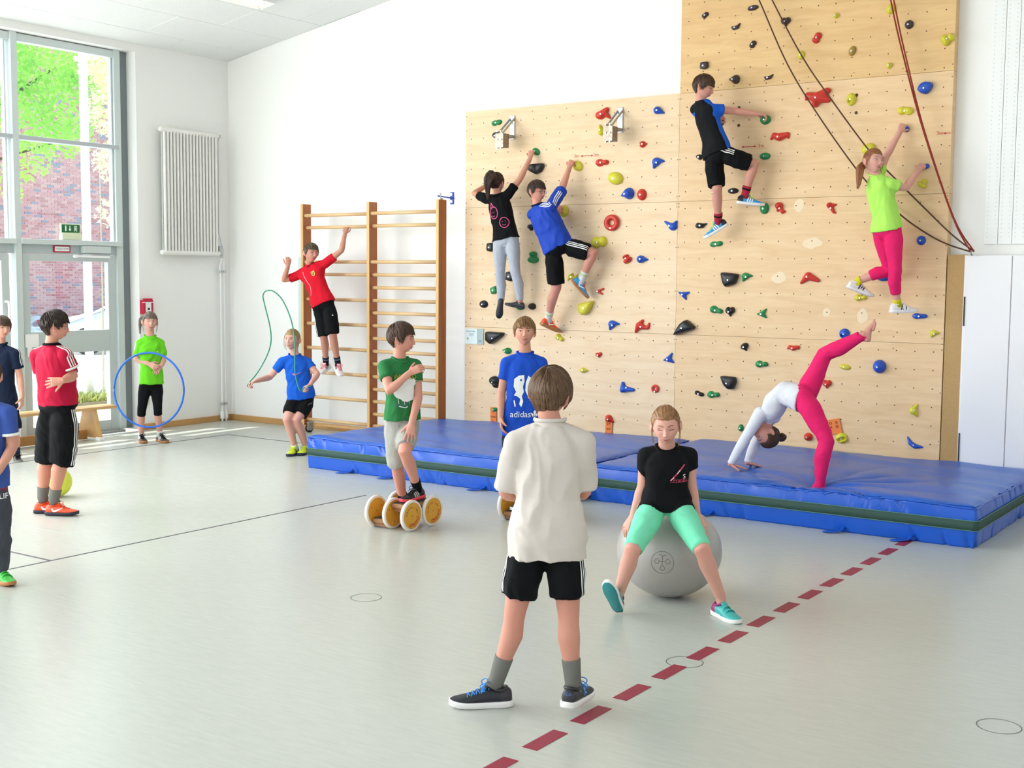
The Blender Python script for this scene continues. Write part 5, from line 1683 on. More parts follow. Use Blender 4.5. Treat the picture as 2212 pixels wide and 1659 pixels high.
# ------------------------------------------------------------------ people
POSE = {
 'cream':{'s':1.021,'J':{'pel':(5.172,-6.31,0.731),'nb':(5.176,-6.308,1.212),'hd':(5.158,-6.283,1.323),'sl':(5.063,-6.386,1.126),'sr':(5.29,-6.229,1.128),'hl':(5.107,-6.355,0.721),'hr':(5.234,-6.267,0.722),'el':(4.992,-6.362,0.91),'wl':(4.955,-6.217,0.86),'er':(5.264,-6.174,0.913),'wr':(5.155,-6.079,0.872),'kl':(5.063,-6.386,0.419),'al':(4.989,-6.412,0.114),'kr':(5.257,-6.276,0.419),'ar':(5.297,-6.297,0.124)},'V':{'face':(-0.318,0.932,-0.177),'hup':(0.133,0.018,0.991),'tl':(-0.748,-0.663,0.003),'tr':(-0.18,0.981,-0.076),'ul':(0.0,0.0,1.0),'ur':(0.0,0.0,1.0),'dl':(0.056,0.985,0.166),'dr':(-0.944,0.291,0.156),'nl':(0.103,0.203,-0.974),'nr':(-0.214,-0.016,-0.977)}},
 'ballgirl':{'s':1.0,'J':{'pel':(4.81,-4.567,0.574),'nb':(4.83,-4.602,0.887),'hd':(4.86,-4.679,1.02),'sl':(4.917,-4.517,0.842),'sr':(4.731,-4.647,0.84),'hl':(4.878,-4.544,0.553),'hr':(4.764,-4.624,0.552),'er':(4.705,-4.64,0.665),'wr':(4.665,-4.668,0.508),'el':(4.924,-4.489,0.668),'wl':(4.953,-4.468,0.511),'kr':(4.802,-4.919,0.378),'ar':(4.669,-4.826,0.097),'kl':(5.116,-4.731,0.386),'al':(5.153,-4.572,0.106)},'V':{'face':(0.463,-0.867,-0.185),'hup':(0.035,-0.167,0.985),'tr':(-0.047,-0.601,0.798),'ur':(-0.237,0.868,0.435),'tl':(0.894,-0.448,-0.025),'ul':(0.0,0.0,1.0),'dr':(-0.296,-0.535,-0.791),'dl':(0.615,0.097,-0.782),'nr':(0.412,0.777,-0.475),'nl':(-0.866,-0.109,-0.487)}},
 'adidas':{'s':1.0,'J':{'pel':(2.792,-3.006,0.73),'nb':(2.805,-2.996,1.24),'hd':(2.818,-3.024,1.402),'sl':(2.901,-2.93,1.169),'sr':(2.699,-3.07,1.167),'hl':(2.849,-2.966,0.703),'hr':(2.736,-3.045,0.702),'er':(2.664,-3.094,0.943),'wr':(2.696,-3.145,0.771),'el':(2.92,-2.892,0.944),'wl':(2.96,-2.987,0.775),'kr':(2.755,-3.068,0.395),'ar':(2.775,-2.93,0.153),'kl':(2.851,-3.001,0.402),'al':(2.938,-2.91,0.275)},'V':{'face':(0.582,-0.806,0.107),'hup':(-0.056,0.067,0.996),'tr':(-0.0,-1.0,0.007),'tl':(0.06,-0.998,0.008),'ul':(0.0,0.0,1.0),'ur':(0.0,0.0,1.0),'dr':(0.153,-0.12,-0.981),'dl':(0.058,-0.243,-0.968),'nr':(0.822,0.57,0.008),'nl':(-0.822,-0.57,-0.008)}},
 'pedalo':{'s':1.0,'J':{'pel':(2.251,-3.747,0.799),'nb':(2.24,-3.755,1.212),'hd':(2.264,-3.762,1.359),'sl':(2.296,-3.655,1.163),'sr':(2.192,-3.861,1.163),'hl':(2.269,-3.686,0.768),'hr':(2.223,-3.791,0.775),'er':(2.305,-3.953,0.998),'wr':(2.397,-3.841,1.126),'el':(2.368,-3.702,0.944),'wl':(2.436,-3.862,0.777),'kr':(2.257,-3.816,0.473),'ar':(2.16,-3.62,0.152),'kl':(2.396,-3.89,0.567),'al':(2.327,-3.66,0.277)},'V':{'face':(0.885,0.463,-0.041),'hup':(0.042,0.013,0.999),'tl':(-0.032,-0.998,-0.054),'tr':(-0.0,-1.0,0.007),'ul':(0.0,0.0,1.0),'ur':(0.0,0.0,1.0),'dr':(0.643,0.627,0.44),'dl':(0.03,-0.204,-0.979),'nr':(-0.355,0.844,-0.402),'nl':(-0.648,0.761,0.012)}},
 'redboy':{'s':1.036,'J':{'pel':(-0.071,-4.944,0.838),'nb':(-0.099,-4.964,1.272),'hd':(-0.074,-4.946,1.413),'sl':(-0.256,-4.975,1.19),'sr':(0.031,-4.947,1.201),'hl':(-0.163,-4.948,0.804),'hr':(0.023,-4.94,0.816),'er':(0.044,-4.889,1.048),'wr':(0.128,-5.038,1.028),'el':(-0.328,-4.879,0.993),'wl':(-0.266,-4.739,1.044),'kl':(-0.173,-4.967,0.438),'al':(-0.232,-4.983,0.118),'kr':(-0.007,-4.949,0.451),'ar':(-0.093,-4.984,0.116)},'V':{'face':(0.484,0.868,-0.111),'hup':(-0.056,0.067,0.996),'tl':(0.74,0.673,-0.004),'tr':(0.874,0.485,0.016),'ul':(0.0,0.0,1.0),'ur':(0.0,0.0,1.0),'dr':(-0.745,-0.651,-0.146),'dl':(0.596,0.481,0.644),'nr':(-0.567,0.819,-0.087),'nl':(0.776,-0.622,-0.104)}},
 'hoopgirl':{'s':1.014,'J':{'pel':(-2.799,-1.864,0.643),'nb':(-2.804,-1.868,1.134),'hd':(-2.777,-1.886,1.294),'sl':(-2.755,-1.774,1.058),'sr':(-2.866,-1.948,1.061),'hl':(-2.778,-1.814,0.62),'hr':(-2.836,-1.914,0.624),'er':(-2.93,-1.955,0.885),'wr':(-2.703,-1.968,0.852),'el':(-2.701,-1.773,0.881),'wl':(-2.622,-1.864,0.84),'kr':(-2.865,-1.947,0.335),'ar':(-2.897,-1.933,0.061),'kl':(-2.73,-1.841,0.346),'al':(-2.745,-1.803,0.08)},'V':{'face':(0.863,-0.504,0.022),'hup':(-0.056,0.067,0.996),'tr':(0.876,-0.482,-0.008),'tl':(0.978,-0.209,-0.012),'ul':(0.0,0.0,1.0),'ur':(0.0,0.0,1.0),'dr':(0.916,0.18,-0.36),'dl':(-0.098,-0.78,-0.618),'nr':(-0.545,0.79,-0.28),'nl':(-0.377,0.885,-0.274)}},
 'barboy':{'s':0.971,'J':{'pel':(-1.549,-0.52,1.49),'nb':(-1.726,-0.55,1.91),'hd':(-1.675,-0.58,2.041),'sl':(-1.544,-0.5,1.926),'sr':(-1.895,-0.58,1.792),'hl':(-1.465,-0.5,1.451),'hr':(-1.617,-0.53,1.418),'er':(-2.015,-0.66,1.74),'wr':(-1.89,-0.72,1.898),'el':(-1.371,-0.42,2.073),'wl':(-1.405,-0.33,2.257),'kr':(-1.543,-0.53,1.135),'ar':(-1.66,-0.37,0.825),'kl':(-1.423,-0.51,1.159),'al':(-1.488,-0.36,0.827)},'V':{'face':(0.962,-0.273,-0.01),'hup':(0.071,0.094,0.993),'tr':(0.188,-0.94,-0.285),'tl':(0.797,-0.453,-0.4),'ul':(0.0,0.0,1.0),'ur':(0.0,0.0,1.0),'dr':(0.225,-0.088,0.97),'dl':(-0.101,0.27,0.957),'nr':(-0.717,0.691,-0.087),'nl':(-0.57,0.822,0.013)}},
 'ropegirl':{'s':0.986,'J':{'pel':(-0.908,-1.53,0.575),'nb':(-0.924,-1.602,0.999),'hd':(-0.924,-1.639,1.158),'sl':(-0.857,-1.507,0.932),'sr':(-1.013,-1.688,0.934),'hl':(-0.851,-1.491,0.538),'hr':(-0.948,-1.582,0.548),'er':(-1.131,-1.746,0.778),'wr':(-1.11,-1.955,0.756),'el':(-0.724,-1.488,0.816),'wl':(-0.659,-1.662,0.724),'kr':(-0.907,-1.736,0.359),'ar':(-0.929,-1.606,0.073),'kl':(-0.845,-1.669,0.357),'al':(-0.88,-1.498,0.065)},'V':{'face':(0.323,-0.941,0.101),'hup':(-0.015,0.095,0.995),'tr':(0.355,-0.935,-0.014),'tl':(0.398,-0.917,-0.014),'ul':(0.0,0.0,1.0),'ur':(0.0,0.0,1.0),'dr':(-0.601,-0.7,-0.386),'dl':(-0.082,-0.965,-0.25),'nr':(0.166,-0.226,-0.96),'nl':(0.29,0.1,-0.952)}},
 'navyboy':{'s':1.0,'J':{'pel':(-2.858,-3.596,0.535),'nb':(-2.856,-3.594,1.119),'hd':(-2.827,-3.598,1.28),'sl':(-2.718,-3.535,1.033),'sr':(-3.002,-3.659,1.027),'hl':(-2.797,-3.553,0.504),'hr':(-2.921,-3.639,0.503),'el':(-2.713,-3.495,0.804),'wl':(-2.645,-3.521,0.618),'er':(-3.024,-3.71,0.801),'wr':(-3.003,-3.745,0.595),'kl':(-2.765,-3.531,0.253),'al':(-2.773,-3.512,0.052),'kr':(-2.942,-3.653,0.251),'ar':(-2.99,-3.638,0.047)},'V':{'face':(0.992,-0.119,-0.036),'hup':(-0.056,0.067,0.996),'tl':(0.893,-0.443,0.08),'tr':(0.482,-0.872,0.086),'ul':(0.0,0.0,1.0),'ur':(0.0,0.0,1.0),'dr':(0.112,-0.148,-0.983),'dl':(0.18,-0.159,-0.971),'nr':(0.822,0.57,0.008),'nl':(-0.822,-0.57,-0.008)}},
 'edgeboy':{'s':0.943,'J':{'pel':(1.363,-6.441,0.596),'nb':(1.366,-6.439,1.062),'hd':(1.374,-6.434,1.213),'sl':(1.501,-6.382,1.002),'sr':(1.216,-6.494,0.992),'hl':(1.425,-6.422,0.573),'hr':(1.295,-6.463,0.565),'el':(1.51,-6.364,0.804),'wl':(1.523,-6.476,0.665),'er':(1.22,-6.54,0.785),'wr':(1.334,-6.558,0.609),'kl':(1.451,-6.429,0.304),'al':(1.418,-6.403,0.059),'kr':(1.307,-6.48,0.295),'ar':(1.251,-6.458,0.051)},'V':{'face':(0.781,-0.624,-0.01),'hup':(-0.056,0.067,0.996),'tl':(0.984,-0.179,0.023),'tr':(0.482,-0.872,0.086),'ul':(0.0,0.0,1.0),'ur':(0.0,0.0,1.0),'dr':(0.321,-0.112,-0.94),'dl':(-0.354,-0.668,-0.654),'nr':(0.822,0.57,0.008),'nl':(-0.91,0.108,0.399)}},
 'bridge':{'s':0.971,'J':{'pel':(4.403,-1.55,0.892),'nb':(4.096,-1.48,0.711),'hd':(4.076,-1.48,0.589),'sl':(4.065,-1.58,0.761),'sr':(4.027,-1.38,0.689),'hl':(4.446,-1.62,0.879),'hr':(4.376,-1.48,0.899),'wst':(4.214,-1.52,0.921),'el':(3.951,-1.6,0.554),'wl':(3.84,-1.63,0.343),'er':(3.951,-1.42,0.484),'wr':(3.909,-1.46,0.343),'kl':(4.633,-1.66,0.609),'al':(4.604,-1.7,0.275),'kr':(4.527,-1.46,1.247),'ar':(4.813,-1.44,1.394)},'V':{'face':(-0.594,-0.738,-0.321),'hup':(0.37,0.159,-0.915),'tl':(0.811,0.537,-0.234),'tr':(0.221,0.139,0.965),'ul':(0.0,0.0,1.0),'ur':(-0.803,-0.527,0.279),'dl':(0.817,0.546,-0.188),'dr':(0.817,0.546,-0.188),'nl':(0.056,-0.067,-0.996),'nr':(0.056,-0.067,-0.996)}},
 'blacktee':{'s':0.95,'J':{'pel':(0.723,-0.28,2.172),'nb':(0.636,-0.3,2.607),'hd':(0.611,-0.29,2.738),'sl':(0.509,-0.33,2.582),'sr':(0.722,-0.26,2.616),'hl':(0.657,-0.3,2.154),'hr':(0.795,-0.27,2.167),'el':(0.335,-0.3,2.644),'wl':(0.37,-0.1,2.749),'er':(0.824,-0.19,2.774),'wr':(0.883,-0.09,2.999),'kl':(0.623,-0.24,1.847),'al':(0.581,-0.16,1.531),'kr':(0.798,-0.22,1.848),'ar':(0.808,-0.14,1.549)},'V':{'face':(-0.124,0.989,0.081),'hup':(0.012,-0.031,0.999),'tl':(-0.175,0.011,-0.984),'tr':(-0.916,-0.356,0.185),'ul':(-0.478,0.854,0.203),'ur':(0.0,0.0,1.0),'dl':(0.105,0.519,0.849),'dr':(-0.095,0.328,0.94),'nl':(-0.567,0.819,-0.087),'nr':(-0.307,0.948,-0.081)}},
 'jacket':{'s':1.014,'J':{'pel':(1.356,-0.3,2.098),'nb':(1.158,-0.36,2.499),'hd':(1.145,-0.36,2.634),'sl':(1.06,-0.31,2.418),'sr':(1.305,-0.37,2.472),'hl':(1.321,-0.32,2.044),'hr':(1.421,-0.26,2.103),'el':(1.118,-0.19,2.344),'wl':(1.212,-0.1,2.447),'er':(1.334,-0.21,2.655),'wr':(1.353,-0.1,2.877),'kl':(1.319,-0.26,1.696),'al':(1.153,-0.15,1.38),'kr':(1.695,-0.18,2.032),'ar':(1.545,-0.16,1.771)},'V':{'face':(0.991,-0.103,-0.083),'hup':(-0.027,0.026,0.999),'tl':(0.391,0.837,-0.383),'tr':(0.403,0.569,-0.717),'ul':(0.0,0.0,1.0),'ur':(0.601,0.238,0.763),'dl':(0.221,0.634,0.741),'dr':(0.11,0.399,0.91),'nl':(-0.307,0.948,-0.081),'nr':(-0.307,0.948,-0.081)}},
 'blackblue':{'s':1.014,'J':{'pel':(3.044,-0.32,2.912),'nb':(2.884,-0.33,3.382),'hd':(2.904,-0.33,3.503),'sl':(2.8,-0.27,3.325),'sr':(2.996,-0.37,3.3),'hl':(2.98,-0.27,2.878),'hr':(3.108,-0.35,2.906),'el':(2.888,-0.19,3.208),'wl':(2.947,-0.16,3.22),'er':(3.154,-0.2,3.292),'wr':(3.33,-0.115,3.265),'kl':(3.052,-0.32,2.601),'al':(2.997,-0.17,2.32),'kr':(3.349,-0.18,2.811),'ar':(3.258,-0.18,2.545)},'V':{'face':(0.945,0.184,-0.271),'hup':(0.038,0.071,0.997),'tl':(-0.762,-0.377,-0.526),'tr':(0.85,0.516,-0.107),'ul':(0.0,0.0,1.0),'ur':(0.0,0.0,1.0),'dl':(0.631,0.427,0.648),'dr':(0.697,0.709,-0.107),'nl':(-0.395,0.915,-0.084),'nr':(-0.109,0.171,-0.979)}},
 'lime':{'s':1.0,'J':{'pel':(4.583,-0.28,2.211),'nb':(4.501,-0.36,2.66),'hd':(4.485,-0.38,2.773),'sl':(4.479,-0.28,2.644),'sr':(4.626,-0.36,2.584),'hl':(4.528,-0.24,2.186),'hr':(4.64,-0.3,2.19),'el':(4.518,-0.17,2.83),'wl':(4.602,-0.09,3.039),'er':(4.727,-0.29,2.555),'wr':(4.78,-0.12,2.716),'kl':(4.582,-0.17,1.879),'al':(4.327,-0.24,1.787),'kr':(4.676,-0.32,1.874),'ar':(4.676,-0.24,1.61)},'V':{'face':(0.838,-0.54,0.083),'hup':(0.026,0.123,0.992),'tl':(0.724,0.588,-0.361),'tr':(0.76,0.65,0.019),'ul':(0.0,0.0,1.0),'ur':(0.0,0.0,1.0),'dl':(0.142,0.536,0.832),'dr':(0.179,0.804,0.568),'nl':(-0.307,0.948,-0.081),'nr':(-0.28,0.893,-0.353)}},
}



def V3(a):
    return Vector(a)


def sstep(a, b, x):
    t = np.clip((x - a) / (b - a), 0, 1)
    return t * t * (3 - 2 * t)


# a head in its own frame: x to the person's right, y to the front, z up; about 0.2 m from chin to crown
def ico_dirs(level):
    bm = bmesh.new()
    bmesh.ops.create_icosphere(bm, subdivisions=level, radius=1)
    bm.verts.ensure_lookup_table()
    V = np.array([v.co for v in bm.verts])
    F = [tuple(v.index for v in f.verts) for f in bm.faces]
    bm.free()
    return V, F


ICO, ICOF = ico_dirs(6)
# fewer points at the back: the face keeps the fine net
def head_shape(d):
    d = np.asarray(d, float)
    x, y, z = d[:, 0] * 0.0715, d[:, 1] * 0.090, d[:, 2] * 0.1005
    ax = np.abs(x)
    t = np.clip((-z - 0.002) / 0.098, 0, 1)
    x = x * (1 - 0.40 * t ** 1.5)
    ax = np.abs(x)
    back = np.clip(-d[:, 1], 0, 1)
    y = y + back * t * 0.060
    top = np.clip(z / 0.10, 0, 1)
    y = y - 0.010 * top * (1 - 0.3 * np.clip(d[:, 1], 0, 1))      # skull set back
    fr = sstep(0.25, 0.7, d[:, 1])
    y = y - fr * 0.006 * np.exp(-(z / 0.05) ** 2) * np.exp(-(x / 0.05) ** 2)
    y = y + fr * 0.0035 * np.exp(-((z - 0.017) / 0.011) ** 2) * np.exp(-(x / 0.045) ** 2)            # brow
    y = y - fr * 0.0085 * np.exp(-((ax - 0.029) / 0.0135) ** 2 - ((z - 0.001) / 0.0105) ** 2)       # sockets
    nose = (0.003 + 0.0135 * sstep(0.012, -0.030, z)) * (1 - sstep(-0.034, -0.041, z)) * sstep(0.022, 0.008, z)
    wid = 0.0075 + 0.0035 * sstep(0.0, -0.032, z)
    y = y + fr * nose * np.exp(-(x / wid) ** 2)
    y = y + fr * 0.0065 * np.exp(-((ax - 0.0105) / 0.0055) ** 2 - ((z + 0.034) / 0.006) ** 2)       # wings of the nose
    y = y + fr * 0.0050 * np.exp(-((ax - 0.037) / 0.018) ** 2 - ((z + 0.027) / 0.020) ** 2)         # cheeks
    y = y + fr * 0.0045 * np.exp(-(x / 0.024) ** 2 - ((z + 0.058) / 0.014) ** 2)                    # muzzle
    y = y + fr * 0.0042 * np.exp(-(x / 0.017) ** 2 - ((z - 5.5 * x * x + 0.0535) / 0.0042) ** 2)                  # upper lip
    y = y + fr * 0.0048 * np.exp(-(x / 0.016) ** 2 - ((z - 5.5 * x * x + 0.0645) / 0.0048) ** 2)                  # lower lip
    y = y - fr * 0.0042 * np.exp(-(x / 0.020) ** 2 - ((z - 5.5 * x * x + 0.0588) / 0.0020) ** 2)                  # mouth line
    y = y - fr * 0.0030 * np.exp(-(x / 0.020) ** 2 - ((z + 0.074) / 0.005) ** 2)
    y = y + fr * 0.0055 * np.exp(-(x / 0.020) ** 2 - ((z + 0.088) / 0.010) ** 2)                    # chin
    return np.stack([x, y, z], 1)


HEAD_P = head_shape(ICO)


def thin_out(V, F, keep):
    """merge the hidden back of the head: collapse nothing, just drop faces that are not kept."""
    used = sorted({i for f in F if all(keep[i] for i in f) for i in f})
    mp = {u: k for k, u in enumerate(used)}
    return V[used], [tuple(mp[i] for i in f) for f in F if all(keep[i] for i in f)]


ICO5, ICO5F = ico_dirs(5)

SKIN = {}


def skin_mat(name):
    if name not in SKIN:
        SKIN[name] = mat('skin_' + name, '#e0ac94', 0.55, attr='skin', sss=0.12, spec=0.35)
    return SKIN[name]


def cloth(name, color, amt=0.06, rough=0.85):
    return mat('cloth_' + name, color, rough, noise_scale=14, noise_amt=amt, bump=0.12, bump_scale=420, spec=0.2)


def seg_dist(p, a, b):
    d = b - a
    t = max(0, min(1, (p - a).dot(d) / max(d.length_squared, 1e-9)))
    return (p - a - d * t).length


def frame_from(fwd, up):
    f = Vector(fwd).normalized()
    u = Vector(up)
    u = (u - f * u.dot(f)).normalized()
    r = f.cross(u)
    return r, f, u


class Person:
    def __init__(s, key, label, skin='#e6b49e', loc=None):
        skin = '#%02x%02x%02x' % tuple(int(int(skin[i:i + 2], 16) * q) for i, q in ((1, .935), (3, .885), (5, .88)))
        P = POSE[key]
        s.key = key
        s.s = P['s']
        s.J = {k: Vector(v) for k, v in P['J'].items()}
        s.V = {k: Vector(v) for k, v in P['V'].items()}
        hm, hd2 = (s.J['hl'] + s.J['hr']) / 2, (s.J['hr'] - s.J['hl'])
        if hd2.length > .138 * s.s:
            hd2 = hd2.normalized() * .138 * s.s
            s.J['hl'], s.J['hr'] = hm - hd2 / 2, hm + hd2 / 2
        s.hipw = hd2.length
        a = (s.J['al'] + s.J['ar']) / 2
        s.root = empty('person', loc or (a.x, a.y, 0 if min(s.J['al'].z, s.J['ar'].z) < 0.5 else a.z), label, 'person')
        s.skin = np.array(lin(skin)[:3])
        s.skinhex = skin
        s.built = {}
        J = s.J
        s.up = (J['nb'] - J['pel']).normalized()
        s.right = (J['sr'] - J['sl']).normalized()
        s.hipright = (J['hr'] - J['hl']).normalized()
        s.front = s.up.cross(s.right).normalized()
        s.hs = 0.94 + 0.06 * s.s          # head size changes little with height

    # ---- frames along the trunk
    def spine(s, t):
        J = s.J
        if 'wst' in J:
            a, b, c = J['pel'], J['wst'], J['nb']
            q = [a + (a - b) * 0.4, a, b, c, c + (c - b) * .3]
            if t < 0:
                return a + (a - b).normalized() * (-t) * (c - a).length
            if t < 0.42:
                k = t / 0.42
                i = 1
            else:
                k = min(1.2, (t - 0.42) / 0.58)
                i = 2
            p0, p1, p2, p3 = q[i - 1], q[i], q[i + 1], q[i + 2]
            return 0.5 * ((2 * p1) + (p2 - p0) * k + (2 * p0 - 5 * p1 + 4 * p2 - p3) * k * k + (3 * p1 - p0 - 3 * p2 + p3) * k ** 3)
        return J['pel'].lerp(J['nb'], t) + s.front * (0.012 * s.s * math.sin(math.pi * max(0, min(1, t))))

    def side(s, t):
        return s.hipright.lerp(s.right, max(0, min(1, t))).normalized()

    def trunk(s, rows, n=20, g=None, recess=0.0, m=0):
        """rows: (t, half width, half depth[, forward shift]); widths already in metres."""
        g = g or G()
        rings = []
        for k, row in enumerate(rows):
            t, a, b = row[:3]
            sh = row[3] if len(row) > 3 else 0
            c = s.spine(t)
            tg = (s.spine(min(t + 0.06, 1.15)) - s.spine(t - 0.06)).normalized()
            x = s.side(t)
            x = (x - tg * x.dot(tg)).normalized()
            y = tg.cross(x)
            c = c + y * sh
            ring = []
            for i in range(n):
                an = 2 * math.pi * i / n
                ca, sa = math.cos(an), math.sin(an)
                e = 2.4
                ring.append(c + x * (a * math.copysign(abs(ca) ** (2 / e), ca)) + y * (b * math.copysign(abs(sa) ** (2 / e), sa)))
            rings.append(ring)
        g.rings(rings, True, m)
        return g

    # ---- skin
    def build_body(s, hands=None, feet='shod', ears=True, fat=1.0):
        J, k = s.J, s.s
        s.fat = fat
        g = G()
        sh = (J['sr'] - J['sl']).length / 2
        s.trunk([(-0.16, .06 * k, .05 * k), (-0.08, .095 * k, .068 * k), (.04, .108 * k, .072 * k), (.35, .090 * k * fat, .060 * k * fat), (.62, .098 * k, .062 * k), (.82, .090 * k, .056 * k),
                 (.95, .055 * k, .046 * k)], g=g)
        nb, hd = J['nb'], J['hd']
        r, f, u = frame_from(s.V['face'], s.V['hup'])
        s.hr, s.hf, s.hu = r, f, u
        neck_top = hd - u * 0.045 * s.hs - f * 0.018
        g.tube([nb - s.up * 0.05, nb + s.up * 0.01, nb.lerp(neck_top, .6), neck_top + u * 0.02], [.050 * k, .047 * k, .044 * k, .043 * k], n=14)
        for sd in 'lr':
            S, E, W = J['s' + sd], J['e' + sd], J['w' + sd]
            g.tube([nb - s.up * 0.035, nb.lerp(S, .55) - s.up * 0.01, S], [.042 * k, .042 * k, .043 * k], n=12)
            g.tube([S, S.lerp(E, .35), S.lerp(E, .8), E, E.lerp(W, .22), E.lerp(W, .6), W], [.046 * k * fat, .040 * k * fat, .033 * k * fat, .0315 * k * fat, .034 * k * fat, .028 * k * fat, (.0215 * k)], n=12)
            H, K, A = J['h' + sd], J['k' + sd], J['a' + sd]
            fr_ = s.V['t' + sd]
            leg = (A - K).normalized()
            back = -(fr_ - leg * fr_.dot(leg))
            if back.length > 0.05:
                back.normalize()
            else:
                back = Vector((0, 0, 0))
            if 'u' + sd in s.V and abs((K - H).normalized().dot(leg)) < 0.75:
                th = (K - H).normalized()
                bk = (leg - th * leg.dot(th))
                back = -(th - leg * th.dot(leg)).normalized() if (th - leg * th.dot(leg)).length > .1 else back
            g.tube([H + s.up * 0.03, H.lerp(K, .3), H.lerp(K, .75), K, K.lerp(A, .14) + back * .006, K.lerp(A, .34) + back * .014, K.lerp(A, .65) + back * .006, A],
                   [.062 * k * fat, .068 * k * fat, .054 * k * fat, .0465 * k * fat, .0435 * k * fat, .0475 * k * fat, .036 * k * fat, .030 * k], n=14)
            tv, uv = s.foot_axes(sd)
            if feet == 'bare':
                hl = A - uv * 0.035 - tv * 0.025
                ball = A - uv * 0.05 + tv * 0.105
                g.tube([hl, A.lerp(ball, .4) - uv * .004, ball], [.030, (.030, .026), (.034, .016)], n=12, side=tv.cross(uv))
            else:
                g.tube([A, A - uv * 0.03 + tv * 0.006], [.029 * k, .027 * k], n=10)
        V, F = remesh(g, 0.0085, 5, 0.5)
        parts = [(V, F, None)]
        # hands
        for sd in 'lr':
            hp = dict(curl=28, thumb=30, spread=4)
            hp.update((hands or {}).get(sd, {}))
            parts.append(s.hand(sd, **hp) + (None,))
            if feet == 'bare':
                parts.append(s.toes(sd) + (None,))
        # head
        HP = HEAD_P * s.hs
        dm = np.ones(len(HP), bool)
        R3 = np.array([r, f, u])
        W_ = HP @ R3 + np.array(hd)
        # keep the fine net for the face, a coarser one would do behind, but one closed skin is simpler
        col = np.tile(s.skin, (len(HP), 1))
        z, y, x = HEAD_P[:, 2], HEAD_P[:, 1], HEAD_P[:, 0]
        fr = (ICO[:, 1] > 0.4)
        lips = fr * np.exp(-(x / (0.021)) ** 4 - ((z - 5.5 * x * x + 0.0588) / (0.0082 - 0.10 * np.abs(x))) ** 4)
        lipc = np.array(lin('#c4706a')[:3]) * (s.skin / np.array(lin('#e6b49e')[:3])) ** 0.5
        col = col + (lipc - col) * (0.8 * lips)[:, None]
        line = fr * np.exp(-(x / 0.021) ** 4 - ((z - 5.5 * x * x + 0.0588) / 0.0017) ** 2)
        col = col + (np.array(lin('#7a3636')[:3]) - col) * (0.75 * line)[:, None]
        ch = fr * np.exp(-((np.abs(x) - 0.040) / 0.017) ** 2 - ((z + 0.030) / 0.018) ** 2)
        col = col + (np.array(lin('#e0938a')[:3]) - col) * (0.35 * ch)[:, None]
        parts.append((W_, ICOF, col))
        if ears:
            for sg in (-1, 1):
                eg = G()
                c = np.array((sg * 0.0725, -0.010, -0.008))

                def loc(p):
                    return hd + (r * p[0] + f * p[1] + u * p[2]) * s.hs
                ax_o = Vector((sg * 0.45, -0.85, 0.05)).normalized()
                ax_n = Vector((sg * 0.88, 0.46, 0)).normalized()

                def vv(q):
                    return (r * q.x + f * q.y + u * q.z) * s.hs
                eg.ellipsoid(loc(c + np.array(ax_o) * 0.006), (vv(ax_o) * 0.015, vv(ax_n) * 0.006, vv(Vector((0, -.18, 1)).normalized()) * 0.028), 14, 10)
                n = 14
                pts, rd = [], []
                for i in range(n):
                    an = math.radians(-60 + 300 * i / (n - 1))
                    q = Vector(c) + ax_o * (0.008 - 0.0125 * math.cos(an) * -1 * 1.0) * 1.0 + Vector((0, -.18, 1)).normalized() * (0.0255 * math.sin(an)) + ax_n * 0.004
                    pts.append(loc(q))
                    rd.append(0.0034 * s.hs)
                eg.tube(pts, rd, n=6)
                eg.ellipsoid(loc(c + np.array((0, 0.0, -0.024))), (vv(ax_o) * 0.009, vv(ax_n) * 0.006, vv(Vector((0, 0, 1))) * 0.010), 10, 8)
                ev, ef = remesh(eg, 0.003, 1, .4)
                parts.append((ev, ef, np.tile(np.array(lin('#dd9c88')[:3]) * 0.5 + s.skin * 0.5, (len(ev), 1))))
        AV, AF, AC = [], [], []
        o_ = 0
        for V_, F_, c_ in parts:
            AV.append(V_)
            AF += [tuple(i + o_ for i in q) for q in F_]
            AC.append(c_ if c_ is not None else np.tile(s.skin, (len(V_), 1)))
            o_ += len(V_)
        AV = np.concatenate(AV)
        AC = np.concatenate(AC)
        # rosier knees, elbows and knuckles
        for jn, rad, amt in (('kl', .045, .5), ('kr', .045, .5), ('el', .035, .3), ('er', .035, .3)):
            q = np.exp(-(np.linalg.norm(AV - np.array(J[jn]), axis=1) / rad) ** 2)[:, None] * amt
            AC = AC + (np.array(lin('#d88f80')[:3]) - AC) * q
        me = mesh_vf('body', AV, AF)
        at = me.color_attributes.new('skin', 'FLOAT_COLOR', 'POINT')
        at.data.foreach_set('color', np.concatenate([AC, np.ones((len(AC), 1))], 1).astype(np.float32).ravel())
        s.body = link_mesh('body', me, skin_mat('a'), s.root, True)
        return s

    def foot_axes(s, sd):
        t = s.V['t' + sd].normalized()
        u = s.V.get('u' + sd, Vector((0, 0, 1)))
        u = (u - t * u.dot(t)).normalized()
        return t, u

    def hand(s, sd, curl=28, thumb=30, spread=4, curls=None):
        k = s.s * 1.0
        W = s.J['w' + sd]
        d = s.V['d' + sd].normalized()
        n = s.V['n' + sd]
        n = (n - d * n.dot(d)).normalized()
        th = d.cross(n) * (1 if sd == 'r' else -1)
        g = G()
        E = s.J['e' + sd]
        # wrist blends into the forearm
        pw, pl = 0.031 * k, 0.072 * k
        fa_ = (E - W).normalized()
        g.tube([W + fa_ * 0.085 * k, W + fa_ * 0.05 * k, W + fa_ * 0.02 * k, W + d * 0.004 * k, W + d * 0.02 * k], [.020 * k, (.0262 * k, .0250 * k), (.0246 * k, .0222 * k), (.0228 * k, .0185 * k), (.024 * k, .015 * k)], n=14, side=th)
